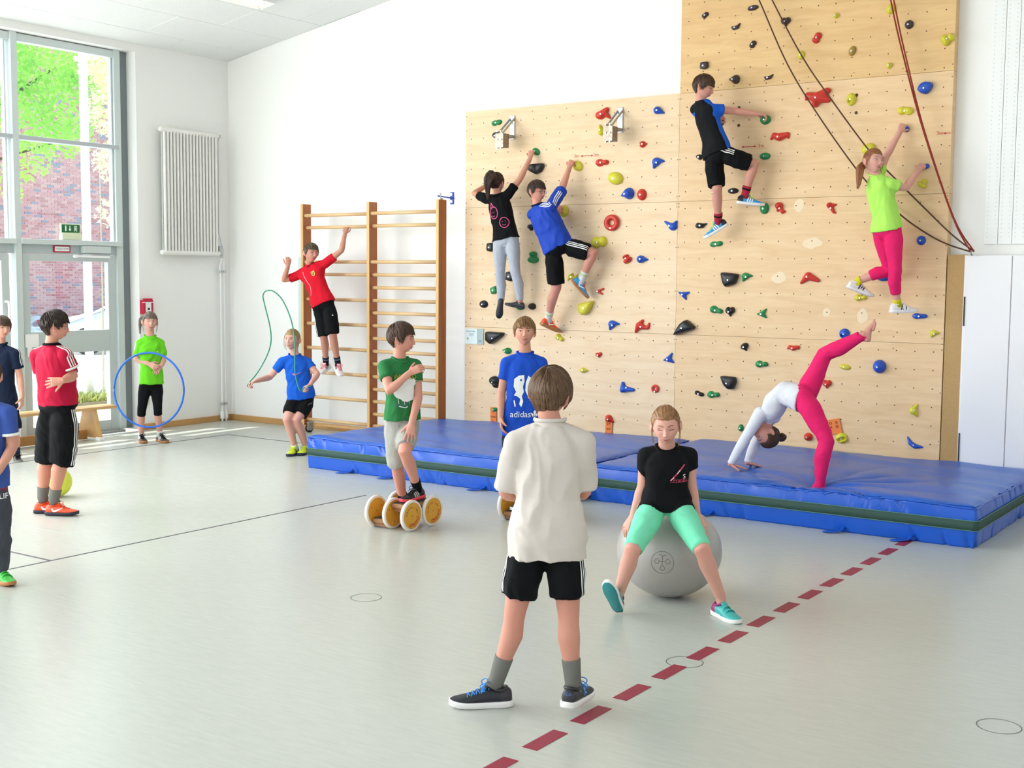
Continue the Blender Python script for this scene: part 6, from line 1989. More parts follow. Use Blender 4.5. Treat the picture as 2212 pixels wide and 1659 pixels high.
        g.tube([W + d * 0.008 * k, W + d * 0.04 * k, W + d * pl], [(.024 * k, .013 * k), (pw, .0125 * k), (pw * 1.02, .010 * k)], n=14, side=th)
        fl = [0.060, 0.067, 0.062, 0.049]
        fr = [.0082, .0084, .0080, .0070]
        for i in range(4):
            off = (1.5 - i) * 0.0172 * k
            base = W + d * (pl - 0.008 * k - (0.004 * k if i == 3 else 0) - (0.002 * k if i == 0 else 0)) + th * off
            a = math.radians((1.5 - i) * spread)
            dd = (d * math.cos(a) + th * math.sin(a)).normalized()
            c0 = math.radians((curls[i] if curls else curl) * (0.9 + 0.08 * i))
            pts = [base]
            ang = 0
            segs = [0.46, 0.30, 0.24]
            for j, sg in enumerate(segs):
                ang += c0 * (0.8 if j == 0 else 1.0 if j == 1 else 0.7)
                v = dd * math.cos(ang) + n * math.sin(ang)
                pts.append(pts[-1] + v * fl[i] * sg * k * 1.08)
            r = fr[i] * k * 0.95
            g.tube(pts, [r * 1.02, r, r * .92, r * .74], n=8)
        # thumb from the side of the palm near its base
        b = W + d * 0.014 * k + th * 0.017 * k + n * 0.004 * k
        a = math.radians(48)
        v1 = (d * math.cos(a) + th * math.sin(a) + n * 0.25).normalized()
        p1 = b + v1 * 0.032 * k
        ta = math.radians(thumb)
        v2 = (v1 * math.cos(ta) + (d * 0.6 + n * 0.8 - th * 0.3).normalized() * math.sin(ta)).normalized()
        p2 = p1 + v2 * 0.026 * k
        p3 = p2 + (v2 + n * 0.2).normalized() * 0.021 * k
        g.tube([b, p1, p2, p3], [.0125 * k, .0098 * k, .0085 * k, .0068 * k], n=9)
        return remesh(g, 0.0035, 2, 0.5)

    def toes(s, sd):
        A = s.J['a' + sd]
        t, u = s.foot_axes(sd)
        x = t.cross(u) * (-1 if sd == 'r' else 1)     # towards the big toe
        g = G()
        ball = A - u * 0.05 + t * 0.085
        g.tube([ball - t * .03, ball + t * 0.015], [(.033, .017), (.036, .014)], n=12, side=x)
        for i in range(5):
            b = ball + x * (0.026 - 0.0135 * i) + t * (0.012 - 0.003 * i)
            r = 0.0105 if i == 0 else 0.0072
            g.tube([b, b + t * (0.030 - 0.003 * i)], [r, r * .85], n=8)
        return remesh(g, 0.0035, 2, .5)

    # ---- face details
    def hp(s, x, y, z):
        return s.J['hd'] + (s.hr * x + s.hf * y + s.hu * z) * s.hs

    def face_y(s, x, z):
        q = HEAD_P
        m = ICO[:, 1] > 0.2
        d = (q[m, 0] - x) ** 2 + (q[m, 2] - z) ** 2
        i = np.argsort(d)[:4]
        return float(q[m][i, 1].mean())

    def face(s, iris='#4a5a6a', brow='#6b4a35', open_=1.0, look=(0, 0)):
        wm = mat('eye_white', '#ece8e4', 0.3)
        im = mat('iris_' + iris[1:], iris, 0.25)
        pm = mat('pupil', '#0d0b0b', 0.15)
        lm = mat('lash_' + brow[1:], brow, 0.7)
        lash = mat('dark_lash', '#3a2820', 0.7)
        for sg in (-1, 1):
            x0, z0 = sg * 0.0295, 0.0
            y0 = s.face_y(x0, z0)
            e = None
            if open_ > 0.15:
                g = G().ellipsoid(s.hp(x0, y0 - 0.0035, z0), (s.hr * 0.0125 * s.hs, s.hf * 0.0062 * s.hs, s.hu * 0.0062 * open_ * s.hs), 18, 12)
                e = g.build('eye', wm, s.root, True)
                ix = x0 + look[0] * 0.004
                g = G().ellipsoid(s.hp(ix, y0 - 0.0008, z0 + look[1] * .002), (s.hr * 0.0055 * s.hs, s.hf * 0.0040 * s.hs, s.hu * min(0.0055, 0.0062 * open_) * s.hs), 14, 10)
                g.build('iris', im, e, True)
                g = G().ellipsoid(s.hp(ix, y0 + 0.0016, z0 + look[1] * .002), (s.hr * 0.0027 * s.hs, s.hf * 0.0020 * s.hs, s.hu * 0.0027 * s.hs), 10, 8)
                g.build('pupil', pm, e, True)
            # upper lid with its lashes
            pts = []
            for q in range(9):
                t = -1 + 2 * q / 8
                xx = x0 + t * 0.0145
                zz = z0 + (0.0068 * open_ * math.sqrt(max(0, 1 - t * t)) if open_ > .15 else -0.003 * math.sqrt(max(0, 1 - t * t))) - 0.0005
                pts.append(s.hp(xx, max(s.face_y(xx, zz), y0) + 0.0008 - 0.002 * abs(t) ** 2, zz))
            G().tube(pts, [0.0008] + [0.0015] * 7 + [0.0008], n=6).build('eyelashes', lash, s.root, True)
            pts = []
            for q in range(7):
                t = q / 6
                xx = sg * (0.0125 + 0.032 * t)
                zz = 0.0162 + 0.0062 * math.sin(math.pi * (0.06 + 0.80 * t))
                pts.append(s.hp(xx, s.face_y(xx, zz) + 0.0004, zz))
            G().tube(pts, [(0.0012, .0022), (0.0016, .0034), (0.0016, .0034), (0.0016, .0032), (0.0014, .0027), (0.0012, .002), (0.0006, .001)], n=6,
                     side=s.hf).build('eyebrow', lm, s.root, True)
        return s

    def glasses(s):
        g = G()
        for sg in (-1, 1):
            cp = []
            for q in range(17):
                an = 2 * math.pi * q / 16
                cp.append(s.hp(sg * 0.031 + 0.020 * math.cos(an), s.face_y(sg * .03, 0) + 0.011, -0.003 + 0.013 * math.copysign(abs(math.sin(an)) ** .7, math.sin(an))))
            g.tube(cp, [0.0013] * 17, n=6, ends=False)
            g.tube([s.hp(sg * 0.051, s.face_y(sg * .03, 0) + 0.010, 0.002), s.hp(sg * 0.072, 0.05, 0.003), s.hp(sg * 0.078, -0.005, 0.004)], [0.0014] * 3, n=6)
        g.tube([s.hp(-0.011, s.face_y(0, .004) + 0.004, 0.0), s.hp(0.011, s.face_y(0, .004) + 0.004, 0.0)], [0.0013] * 2, n=6)
        return g.build('glasses', mat('glasses_frame', '#4a5068', 0.3, metal=0.6), s.root, True)

    # ---- hair
    def hair(s, color, dark, front=0.050, temple=0.030, burn=-0.012, ear=0.010, back=-0.060, thick=0.014, tie=None, strands=420, parting=0.0, messy=1.0,
             tail=None, tail_r=0.022, spiky=0.0, crown=(0.0, -0.45, 0.9), locks=False):
        hm = mat('hair_' + color[1:], color, 0.5, noise_scale=90, color2=dark, spec=0.4, stretch=(1, 1, 0.35))
        D, Fc = ICO5, ICO5F
        P = head_shape(D)
        az = np.degrees(np.arctan2(np.abs(D[:, 0]), D[:, 1]))
        zh = np.interp(az, [0, 25, 50, 66, 76, 88, 104, 118, 135, 180], [front, front, front * .9 + temple * .1, temple, burn, burn + .004, ear, ear - .012, back * .75 + .0 * ear, back])
        zh = zh + 0.002 * np.sin(az * 1.1)
        sd_ = P[:, 2] - zh
        up = sstep(-0.002, 0.030, sd_)
        th = thick * (0.35 + 0.65 * up) * (0.85 + 0.25 * np.clip(D[:, 2], 0, 1))
        th = np.where(sd_ < 0, -0.004 + (thick * .35 + .004) * sstep(-0.006, 0.0, sd_), th)
        # combed clumps: ridges that run away from the crown or towards the tie
        c0 = Vector(tie if tie else crown).normalized()
        r1 = c0.orthogonal().normalized()
        r2 = c0.cross(r1)
        ph = np.arctan2(D @ np.array(r2), D @ np.array(r1))
        pol = np.arccos(np.clip(D @ np.array(c0), -1, 1))
        rid = np.array([noise.noise(Vector((math.cos(a) * 9, math.sin(a) * 9, p * 2.2))) for a, p in zip(ph, pol)])
        rid2 = np.array([noise.noise(Vector((math.cos(a) * 22, math.sin(a) * 22, p * 4 + 9))) for a, p in zip(ph, pol)])
        th = th + (sd_ > 0) * (rid * 0.0035 + rid2 * 0.0018) * messy * sstep(0.05, 0.5, pol)
        nn = P / np.linalg.norm(P, axis=1)[:, None]
        HPos = P + nn * th[:, None]
        keep = sd_ > -0.012
        HV, HF = thin_out(HPos, Fc, keep)
        R3 = np.array([s.hr, s.hf, s.hu])
        gv = [tuple(v) for v in (HV * s.hs) @ R3 + np.array(s.J['hd'])]
        g = G().add(gv, HF)
        # loose locks
        rg = np.random.default_rng(abs(hash(s.key)) % 1000 if False else sum(map(ord, s.key)))
        K = 8
        N = strands
        c0n = np.array(c0)
        if tie is None:
            d = rg.normal(size=(N, 3))
            d /= np.linalg.norm(d, axis=1)[:, None]
            d = d + c0n * 0.9
            d /= np.linalg.norm(d, axis=1)[:, None]
        else:
            a_ = rg.uniform(0, 2 * np.pi, N)
            p_ = rg.uniform(0.5, 2.35, N)
            d = np.cos(p_)[:, None] * c0n + np.sin(p_)[:, None] * (np.cos(a_)[:, None] * np.array(r1) + np.sin(a_)[:, None] * np.array(r2))
        pts = []
        lift = rg.uniform(0.0, 0.0035, N) * (1 if tie is None else .35)
        jit = rg.normal(0, 0.35, (N, 3))
        alive = np.ones(N)
        for k in range(K):
            p = head_shape(d)
            azs = np.degrees(np.arctan2(np.abs(d[:, 0]), d[:, 1]))
            z_h = np.interp(azs, [0, 25, 50, 66, 76, 88, 104, 118, 135, 180], [front, front, front * .9 + temple * .1, temple, burn, burn + .004, ear, ear - .012, back * .75, back])
            over = p[:, 2] - z_h
            t_ = thick * (0.35 + 0.65 * sstep(-.002, .03, over)) * (0.85 + 0.25 * np.clip(d[:, 2], 0, 1))
            out = np.maximum(t_, thick * .45) + lift + (spiky * 0.010 * (k / K) ** 2)
            if k == 0:
                seeded = over > 0.004
            pts.append(p + d * out[:, None])
            alive = alive * (over > -0.007 - 0.006 * rg.uniform(0, 1, N))
            away = d - c0n * np.sum(d * c0n, 1)[:, None]
            if tie is not None:
                away = -(away)
            tang = away - d * np.sum(away * d, 1)[:, None]
            if tie is not None:
                tang = c0n - d * np.sum(d * c0n, 1)[:, None]
            tang = tang / (np.linalg.norm(tang, axis=1)[:, None] + 1e-6)
            if tie is None:
                tang = c0n * -1 + d * np.sum(d * c0n, 1)[:, None]
                tang = tang / (np.linalg.norm(tang, axis=1)[:, None] + 1e-6)
                # the fringe is combed to one side
                tang = tang + np.array((0.28 + 0.0, 0, 0)) * sstep(0.2, .8, d[:, 1])[:, None]
            tang = tang + jit * 0.35 * messy
            d = d + tang * (0.105 * alive)[:, None]
            d /= np.linalg.norm(d, axis=1)[:, None]
        pts = np.stack(pts, 1)
        pts = (pts * s.hs) @ R3 + np.array(s.J['hd'])
        for i in range(N):
            if not seeded[i]:
                continue
            pl = [Vector(p) for p in pts[i]]
            q = [pl[0]]
            for p in pl[1:]:
                if (p - q[-1]).length > 0.002:
                    q.append(p)
            if len(q) < 3:
                continue
            m_ = len(q)
            side = s.hu if abs((q[-1] - q[0]).normalized().dot(s.hu)) < .8 else s.hf
            wd = 0.0036 if tie is None else 0.0019
            rad = [(wd * (0.5 + math.sin(math.pi * (0.15 + 0.8 * j / (m_ - 1))) * .7) * (1 if j < m_ - 1 else .25), 0.0014 * (1 if j < m_ - 1 else .4)) for j in range(m_)]
            g.tube(q, rad, n=4, ends=False)
        o = link_mesh('hair', g.mesh('hair', fix=False), hm, s.root, True)
        if locks:
            lg = G()
            for sg, (x_, dz) in enumerate(((1, .0), (-1, .015))):
                for j in range(3):
                    pl = [s.hp(x_ * .060, .045 - .012 * j, .045), s.hp(x_ * (.074 - .002 * j), .030 - .014 * j, .005), s.hp(x_ * (.077 - .003 * j), .022 - .015 * j, -.045), s.hp(x_ * (.070 - .004 * j), .018 - .013 * j, -.085 - dz - .012 * j)]
                    pl = catmull(pl, 4)
                    lg.tube(pl, [(.0032 * math.sin(math.pi * min(.97, .2 + .8 * q / len(pl))) + .0006, .0013) for q in range(len(pl))], n=5, side=s.hf)
            link_mesh('loose_locks', lg.mesh('l', fix=False), hm, s.root, True)
        if tail:
            tl = [s.hp(*p) for p in tail]
            cv = catmull(tl, 6)
            n_ = len(cv)
            tg = G()
            for j in range(11):
                a = 2 * math.pi * j / 10
                rr = 0 if j == 10 else 1
                off = []
                for q, p in enumerate(cv):
                    t = q / (n_ - 1)
                    w = tail_r * (0.55 + 0.75 * math.sin(math.pi * min(1, t * 1.1 + .12)) ** .8) * (1 - 0.55 * t ** 3)
                    tan = (cv[min(q + 1, n_ - 1)] - cv[max(q - 1, 0)]).normalized()
                    e1 = tan.orthogonal().normalized()
                    e2 = tan.cross(e1)
                    aa = a + 0.5 * t + 0.3 * math.sin(3 * t + j)
                    off.append(p + (e1 * math.cos(aa) + e2 * math.sin(aa)) * w * 0.62 * rr * (0.8 + 0.2 * math.sin(j * 2.3)))
                tg.tube(off, [tail_r * (0.42 if rr else .7) * (1 - 0.75 * (q / (n_ - 1)) ** 2.2) + 0.0012 for q in range(n_)], n=7)
            link_mesh('ponytail', tg.mesh('p', fix=False), hm, s.root, True)
            hb_ = G()
            c = cv[1]
            tan = (cv[2] - cv[0]).normalized()
            e1 = tan.orthogonal().normalized()
            e2 = tan.cross(e1)
            hb_.tube([c + (e1 * math.cos(2 * math.pi * q / 12) + e2 * math.sin(2 * math.pi * q / 12)) * tail_r * .75 for q in range(13)], [0.004] * 13, n=6, ends=False)
            hb_.build('hair_tie', mat('hair_tie', '#3b3040', 0.7), s.root, True)
        return o

    # ---- clothes
    def garment(s, name, g, material, voxel=0.0085, smooth=4, wr=0.004, scale=(9, 9, 5), seed=0.0, fold=None):
        V, F = remesh(g, voxel, smooth, 0.5)
        N = vert_normals(V, F)
        o3 = np.array([s.right, s.front, s.up])
        L = (V - np.array(s.J['pel'])) @ o3.T
        d = []
        for q in L:
            w0 = noise.noise(Vector((q[0] * 3 + seed, q[1] * 3, q[2] * 3))) * .8
            n1 = noise.noise(Vector((q[0] * scale[0] + seed + w0, q[1] * scale[1], q[2] * scale[2] + q[0] * 3 * w0)))
            n2 = noise.noise(Vector((q[0] * scale[0] * 1.6 + q[2] * 7 + w0 * 2, q[1] * scale[1] * 1.6, q[2] * scale[2] * 1.2 - q[0] * 5 + seed)))
            d.append((1 - 3.2 * abs(n1)) * .8 + (1 - 3.4 * abs(n2)) * .7 - .6)
        d = np.array(d)
        V = V + N * (wr * d)[:, None]
        if name in ('shorts', 'leggings', 'trousers') and hasattr(s, 'tee_hem'):
            # tucked under the shirt: drawn in above the shirt's hem
            Lz = (s.J['nb'] - s.J['pel']).length
            pel, upv = np.array(s.J['pel']), np.array(s.up)
            tz = ((V - pel) @ upv) / Lz
            kf = 0.20 * sstep(s.tee_hem + .015, s.tee_hem + .10, tz)
            rad = (V - pel) - np.outer((V - pel) @ upv, upv)
            kf = kf * (np.linalg.norm(V - pel, axis=1) < .24 * s.s)
            V = V - rad * kf[:, None]
        # the cloth stays outside the skin, forearms and hands apart
        bare = []
        for sd in 'lr':
            E_, W_, T_ = s.J['e' + sd], s.J['w' + sd], s.J['w' + sd] + s.V['d' + sd] * .15
            bare.append((W_, T_, .05))
            if name in ('shorts', 'leggings', 'trousers', 't_shirt'):
                bare.append((E_.lerp(W_, .12), W_, .042 * s.fat))
        if not hasattr(s, 'skin_tree'):
            s.skin_tree = bvh_of([s.body])
        gap = 0.0035 if name in ('shorts', 'leggings', 'trousers') else 0.0085
        for i in range(len(V)):
            q = Vector(V[i])
            loc, nrm, _, dist = s.skin_tree.find_nearest(q, 0.03)
            if loc is None:
                continue
            sg = (q - loc).dot(nrm)
            if sg < gap and any(seg_dist(loc, a_, b_) < r_ for a_, b_, r_ in bare):
                continue
            if sg < gap:
                V[i] = np.array(loc + nrm * gap)
        o = link_mesh(name, mesh_vf(name, V, F), material, s.root, True)
        s.built[name] = o
        return o

    def tee(s, color, name='t_shirt', hem=-.14, fit=1.0, sleeve=.55, sl_r=1.0, flare=1.0, long=False, wr=0.0045, collar=None, cuff=None, paint=None, vneck=False, amt=0.06, belly=0.0, sleeves=None, over=.080):
        J, k = s.J, s.s
        g = G()
        sh = (J['sr'] - J['sl']).length / 2
        L = (J['nb'] - J['pel']).length
        w = .135 * k * fit
        dpt = .098 * k * fit
        over = s.hipw / 2 / k + over
        s.tee_hem = hem
        hw = max(w * flare, over * k)
        hd_ = max(dpt, .112 * k)
        w1, d1 = max(w, over * k * .97), max(dpt, .108 * k)
        rows = [(hem + .07, hw * .74, hd_ * .70), (hem + 0.006, hw * .80, hd_ * .76), (hem, hw, hd_), (hem * .5 + .05, (hw + w1) / 2, hd_), (.12, w1, d1 + belly), (.35, w * .95, dpt * .95 + belly), (.62, w * .99, dpt * .98), (.80, max(w * .95, sh * .88), dpt * .90),
                (.90, max(w * .8, sh * .78), dpt * .74), (.985, .069 * k, .063 * k)]
        s.trunk(rows, n=28, g=g)
        for sd in 'lr':
            S, E, W = J['s' + sd], J['e' + sd], J['w' + sd]
            up = s.up
            g.tube([J['nb'] - up * 0.038 * k, J['nb'].lerp(S, .5) - up * 0.022 * k, J['nb'].lerp(S, .96) - up * .010 * k], [.054 * k, .053 * k, .047 * k], n=14)
            slv = (sleeves or {}).get(sd, sleeve)
            path = [S, E, W]
            la, lb = (E - S).length, (W - E).length

            def at(q):
                q = q * (la + lb)
                return S.lerp(E, q / la) if q <= la else E.lerp(W, (q - la) / lb)
            tot = slv
            if long:
                qs = [0, .12, .25, .38, .50, .62, .75, .87, .985]
                rr = [.050, .048, .046, .041, .039, .038, .034, .030, .029]
                pts = [at(q) for q in qs]
                g.tube(pts, [r * k * sl_r for r in rr], n=14, ends=False)
            else:
                fr = la / (la + lb)
                q1 = slv * fr
                qs = [0, q1 * .35, q1 * .7, q1 * .97, q1]
                rr = [.050, .053, .053, .055, .0555]
                pts = [at(q) for q in qs] + [at(q1 - .008 / (la + lb)), at(max(0, q1 - .045 / (la + lb)))]
                rr = [r * k * sl_r for r in rr] + [.044 * k * sl_r, .040 * k * sl_r]
                g.tube(pts[:5], rr[:5], n=16, ends=False)
                s.built['cuff_' + sd] = (at(q1), (at(q1) - at(q1 * .8)).normalized(), rr[4])
        o = s.garment(name, g, color if isinstance(color, (list, tuple)) else color, wr=wr, seed=sum(map(ord, s.key)) % 17)
        if paint:
            me = o.data
            at_ = me.attributes.new('tone', 'FLOAT', 'POINT')
            at_.data.foreach_set('value', [0.5 + 4.0 * paint(s, v.co, (v.co - s.J['pel']).dot(s.up)) for v in me.vertices])
        # neck rib
        if collar is not None:
            nb = J['nb']
            r_, f_ = s.right, s.front
            pts = []
            for q in range(25):
                an = 2 * math.pi * q / 24
                dz = 0.012 * k - 0.034 * k * max(0, math.sin(an)) ** 1.5 - (0.035 * k * max(0, math.sin(an)) ** 7 if vneck else 0)
                pts.append(nb + r_ * (.063 * k * math.cos(an)) + f_ * (.059 * k * math.sin(an) + .004) + s.up * dz)
            G().tube(pts, [(.009, .0055)] * 25, n=8, ends=False, side=s.up).build('collar', collar, o, True)
            # skin shows inside the neckline: a small yoke of skin in front
        if cuff is not None:
            for sd in 'lr':
                c, t, r = s.built['cuff_' + sd]
                e1 = t.orthogonal().normalized()
                e2 = t.cross(e1)
                pts = [c - t * .004 + (e1 * math.cos(2 * math.pi * q / 20) + e2 * math.sin(2 * math.pi * q / 20)) * (r * 0.985) for q in range(21)]
                G().tube(pts, [(.0085, .004)] * 21, n=8, ends=False, side=t).build('sleeve_cuff', cuff, o, True)
        return o

    def bottoms(s, color, name='shorts', length=.62, r_hip=.086, r_hem=.075, waist=.16, wr=0.004, tight=False, lens=None, w=.132, d=.098, mul=1.0):
        """length: share of hip-to-ankle covered."""
        J, k = s.J, s.s
        g = G()
        if tight:
            s.trunk([(waist, w * .92 * k, d * .84 * k), (.08, w * .98 * k, d * .92 * k), (-.02, w * .98 * k, d * .95 * k), (-.10, w * .80 * k, d * .80 * k), (-.15, w * .5 * k, d * .5 * k)], n=24, g=g)
        else:
            s.trunk([(waist, w * .95 * k, d * .92 * k), (.05, w * 1.0 * k, d * k), (-.06, w * .98 * k, d * .98 * k), (-.14, w * .70 * k, d * .78 * k), (-.19, w * .42 * k, d * .5 * k)], n=24, g=g)
        for sd in 'lr':
            H, K, A = J['h' + sd], J['k' + sd], J['a' + sd]
            la, lb = (K - H).length, (A - K).length
            ln = (lens or {}).get(sd, length)

            def at(q):
                q = q * (la + lb)
                return H.lerp(K, q / la) if q <= la else K.lerp(A, (q - la) / lb)
            if tight:
                leg = (A - K).normalized()
                fr_ = s.V['t' + sd]
                back = -(fr_ - leg * fr_.dot(leg))
                th = (K - H).normalized()
                if abs(th.dot(leg)) < .75:
                    back = -(th - leg * th.dot(leg))
                back = back.normalized() if back.length > .05 else Vector((0, 0, 0))
                qs = [-.05, .06, .16, .30, .42, .52, .60, .70, .83, .97]
                rr = [.070, .077, .0775, .067, .0575, .0545, .0535, .0555, .045, .038]
                bk = [0, 0, 0, 0, 0, 0, .006, .014, .007, 0]
                pts, rs = [], []
                for q, r, b in zip(qs, rr, bk):
                    if q > ln:
                        break
                    pts.append(at(q) + back * b)
                    rs.append(r * k * mul)
                pts.insert(0, H + s.up * .04)
                rs.insert(0, .066 * k * mul)
                # last ring exactly at the hem
                r_end = float(np.interp(ln, qs, rr)) * k * mul
                pts.append(at(ln) + back * float(np.interp(ln, qs, bk)))
                rs.append(r_end)
                g.tube(pts, rs, n=16, ends=False)
            else:
                qs = [-.03, ln * .3, ln * .65, ln * .97, ln]
                rr = [r_hip * .82, r_hip * .95, (r_hip + r_hem) / 2, r_hem, r_hem]
                g.tube([H + s.up * .04] + [at(q) for q in qs[1:]], [.070 * k] + [r * k for r in rr[1:]], n=18, ends=False)
            s.built['hem_' + sd] = at(ln)
        o = s.garment(name, g, color, voxel=.0085 if not tight else .007, wr=wr if not tight else wr * .5, seed=3 + sum(map(ord, s.key)) % 11, scale=(11, 11, 6))
        return o

    def leg_at(s, sd, dist):
        """point on the calf's middle line and its radius, dist metres above the ankle."""
        k = s.s
        K, A = s.J['k' + sd], s.J['a' + sd]
        L = (A - K).length
        q = 1 - dist / L
        leg = (A - K).normalized()
        fr_ = s.V['t' + sd]
        back = -(fr_ - leg * fr_.dot(leg))
        back = back.normalized() if back.length > .05 else Vector((0, 0, 0))
        qs = [0, .14, .34, .65, 1.0]
        b = float(np.interp(q, qs, [0, .006, .014, .006, 0]))
        r = float(np.interp(q, qs, [.0465, .0435, .0475, .036, .030])) * k * s.fat
        return K.lerp(A, q) + back * b, r

    def socks(s, color, top=.10, r=.0335, band=None):
        J, k = s.J, s.s
        for sd in 'lr':
            K, A = J['k' + sd], J['a' + sd]
            t = (K - A).normalized()
            tv, uv = s.foot_axes(sd)
            pts, rd = [], []
            for h_ in (top, top - .008, top * .66, top * .33, .005):
                c_, r_ = s.leg_at(sd, h_)
                pts.append(c_)
                rd.append(max(r_ + .0035, r * k * .95))
            pts.append(A - uv * .03 + tv * .012)
            rd.append(r * k * 1.05)
            o = G().tube(pts, rd, n=18, ends=False).build('sock', color, s.root, True)
            if band:
                c1, r1 = s.leg_at(sd, top - .020)
                c2, r2 = s.leg_at(sd, top - .036)
                G().tube([c1, c2], [r1 + .0055, r2 + .0055], n=18, ends=False).build('sock_band', band, o, True)
        return s

    def shoes(s, upper, sole, lace=None, stripes=None, length=.245, toe=None, swoosh=None, strap=None, sides='lr', drop=None, tag_=None, uppers=None, heel=None, outsole=None):
        for sd in sides:
            k = length / .245 * (0.9 + .1 * s.s)
            A = s.J['a' + sd]
            t, u = s.foot_axes(sd)
            x = t.cross(u)                     # to the right of the foot
            O = A - u * 0.082 * k - t * 0.062 * k   # heel end on the ground line under the sole
            if u.z > 0.999 and A.z < 0.2 and not drop:
                O = Vector((O.x, O.y, 0.001))
            if drop and sd in drop:
                O = O - u * drop[sd]
            inner = -1 if sd == 'r' else 1

            def Q(a, b, c):
                return O + t * (a * k) + x * (b * k) + u * (c * k)
            # stations along the foot: a, half width, top height, toe spring, curve to the inside
            st = [(0.000, .020, .058, .004, 0), (.012, .029, .074, .002, 0), (.035, .033, .080, 0, 0), (.065, .034, .080, 0, 0), (.095, .035, .083, 0, .001), (.125, .038, .070, 0, .002), (.155, .042, .056, 0, .004),
                  (.185, .043, .046, .001, .005), (.212, .039, .038, .004, .005), (.232, .030, .030, .008, .005), (.243, .020, .024, .011, .005), (.250, .008, .020, .013, .005)]
            rings = []
            for a, w, h, sp, cv in st:
                ring = []
                for i in range(16):
                    an = 2 * math.pi * i / 16
                    ca, sa = math.cos(an), math.sin(an)
                    b = w * math.copysign(abs(ca) ** .62, ca)
                    zz = (h + .012) / 2 + (h - .012) / 2 * math.copysign(abs(sa) ** (.8 if sa < 0 else .95), sa)
                    narrow = 1 - .42 * max(0, sa) ** 1.5 if a < .17 else 1 - .25 * max(0, sa) ** 1.5
                    ring.append(Q(a, b * narrow - inner * cv * -1, zz + sp))
                rings.append(ring)
            um = (uppers or {}).get(sd, upper)
            mats = [um, toe or um, heel or um]
            g = G().rings(rings)
            me = g.mesh('shoe')
            sub = bpy.data.objects.new('tmp', me)
            COL.objects.link(sub)
            md = sub.modifiers.new('s', 'SUBSURF')
            md.levels = 1
            m2 = bpy.data.meshes.new_from_object(sub.evaluated_get(bpy.context.evaluated_depsgraph_get()))
            bpy.data.objects.remove(sub)
            sh = link_mesh('shoe', m2, mats, s.root, True)
            if toe or heel:
                idx = []
                for p in m2.polygons:
                    a = (p.center - O).dot(t) / k
                    idx.append(1 if (toe and a > .185) else 2 if (heel and a < .05) else 0)
                m2.polygons.foreach_set('material_index', idx)
            # sole
            rings = []
            for lv, (zz, gr) in enumerate(((0.0, .93), (.004, 1.0), (.018, 1.04), (.024, 1.0))):
                ring = []
                pr = []
                for a, w, h, sp, cv in st:
                    pr.append((a, w, sp, cv))
                outl = [(a - (.003 if a == 0 else 0), w * gr + .002, sp, cv) for a, w, sp, cv in pr]
                for a, w, sp, cv in outl:
                    ring.append(Q(a, w + inner * cv, zz + sp * .8))
                for a, w, sp, cv in reversed(outl):
                    ring.append(Q(a, -w + inner * cv, zz + sp * .8))
                rings.append(ring)
            so_ = G().rings(rings).build('sole', [sole, outsole or sole], sh, True)
            if outsole:
                so_.data.polygons.foreach_set('material_index', [1 if abs(p_.normal.dot(u)) > .9 and (p_.center - O).dot(u) < .008 else 0 for p_ in so_.data.polygons])
            # opening collar
            pts = [Q(.058 + .036 * math.cos(an), .0285 * math.sin(an), .071 + .010 * math.cos(an) ** 2 + .006 * math.cos(an)) for an in [2 * math.pi * i / 20 for i in range(21)]]
            G().tube(pts, [.0068 * k] * 21, n=8, ends=False).build('shoe_collar', heel or um, sh, True)
            tg_ = G().ellipsoid(Q(.098, 0, .083), ((t * .7 + u * -.45) * .030 * k, x * .021 * k, (u * .8 + t * .5) * .010 * k), 14, 10)
            tg_.build('tongue', um, sh, True)
            tree = bvh_of([sh])
            if lace:
                lg = G()
                for i in range(5):
                    a = .098 + .018 * i
                    h = np.interp(a, [q[0] for q in st], [q[2] for q in st])
                    c = [Q(a - .004, .020, h - .008), Q(a + .002, .010, h + .001), Q(a + .006, -.010, h + .001), Q(a + .010, -.020, h - .009)]
                    lg.tube(c, [.0024 * k] * 4, n=5)
                    c = [Q(a - .004, -.020, h - .008), Q(a + .002, -.010, h + .0015), Q(a + .006, .010, h + .0015), Q(a + .010, .020, h - .009)]
                    lg.tube(c, [.0024 * k] * 4, n=5)
                for sg in (-1, 1):
                    lg.tube(catmull([Q(.098, 0, .086), Q(.10, sg * .018, .104), Q(.118, sg * .036, .092), Q(.112, sg * .026, .074), Q(.102, 0, .086)], 4), [.0024 * k] * 17, n=5)
                    lg.tube(catmull([Q(.10, 0, .086), Q(.115, sg * .022, .084), Q(.125, sg * .04, .066)], 4), [.002 * k] * 9, n=5)
                lg.build('laces', lace, sh, True)
            if strap:
                for a in (.115, .145):
                    h = float(np.interp(a, [q[0] for q in st], [q[2] for q in st]))
                    w = float(np.interp(a, [q[0] for q in st], [q[1] for q in st]))
                    c = [Q(a, w * 1.02 * math.cos(an), .022 + (h - .018) * math.sin(an)) for an in [math.pi * i / 10 for i in range(11)]]
                    G().tube(c, [(.011 * k, .003 * k)] * 11, n=8, side=t).build('shoe_strap', strap, sh, True)
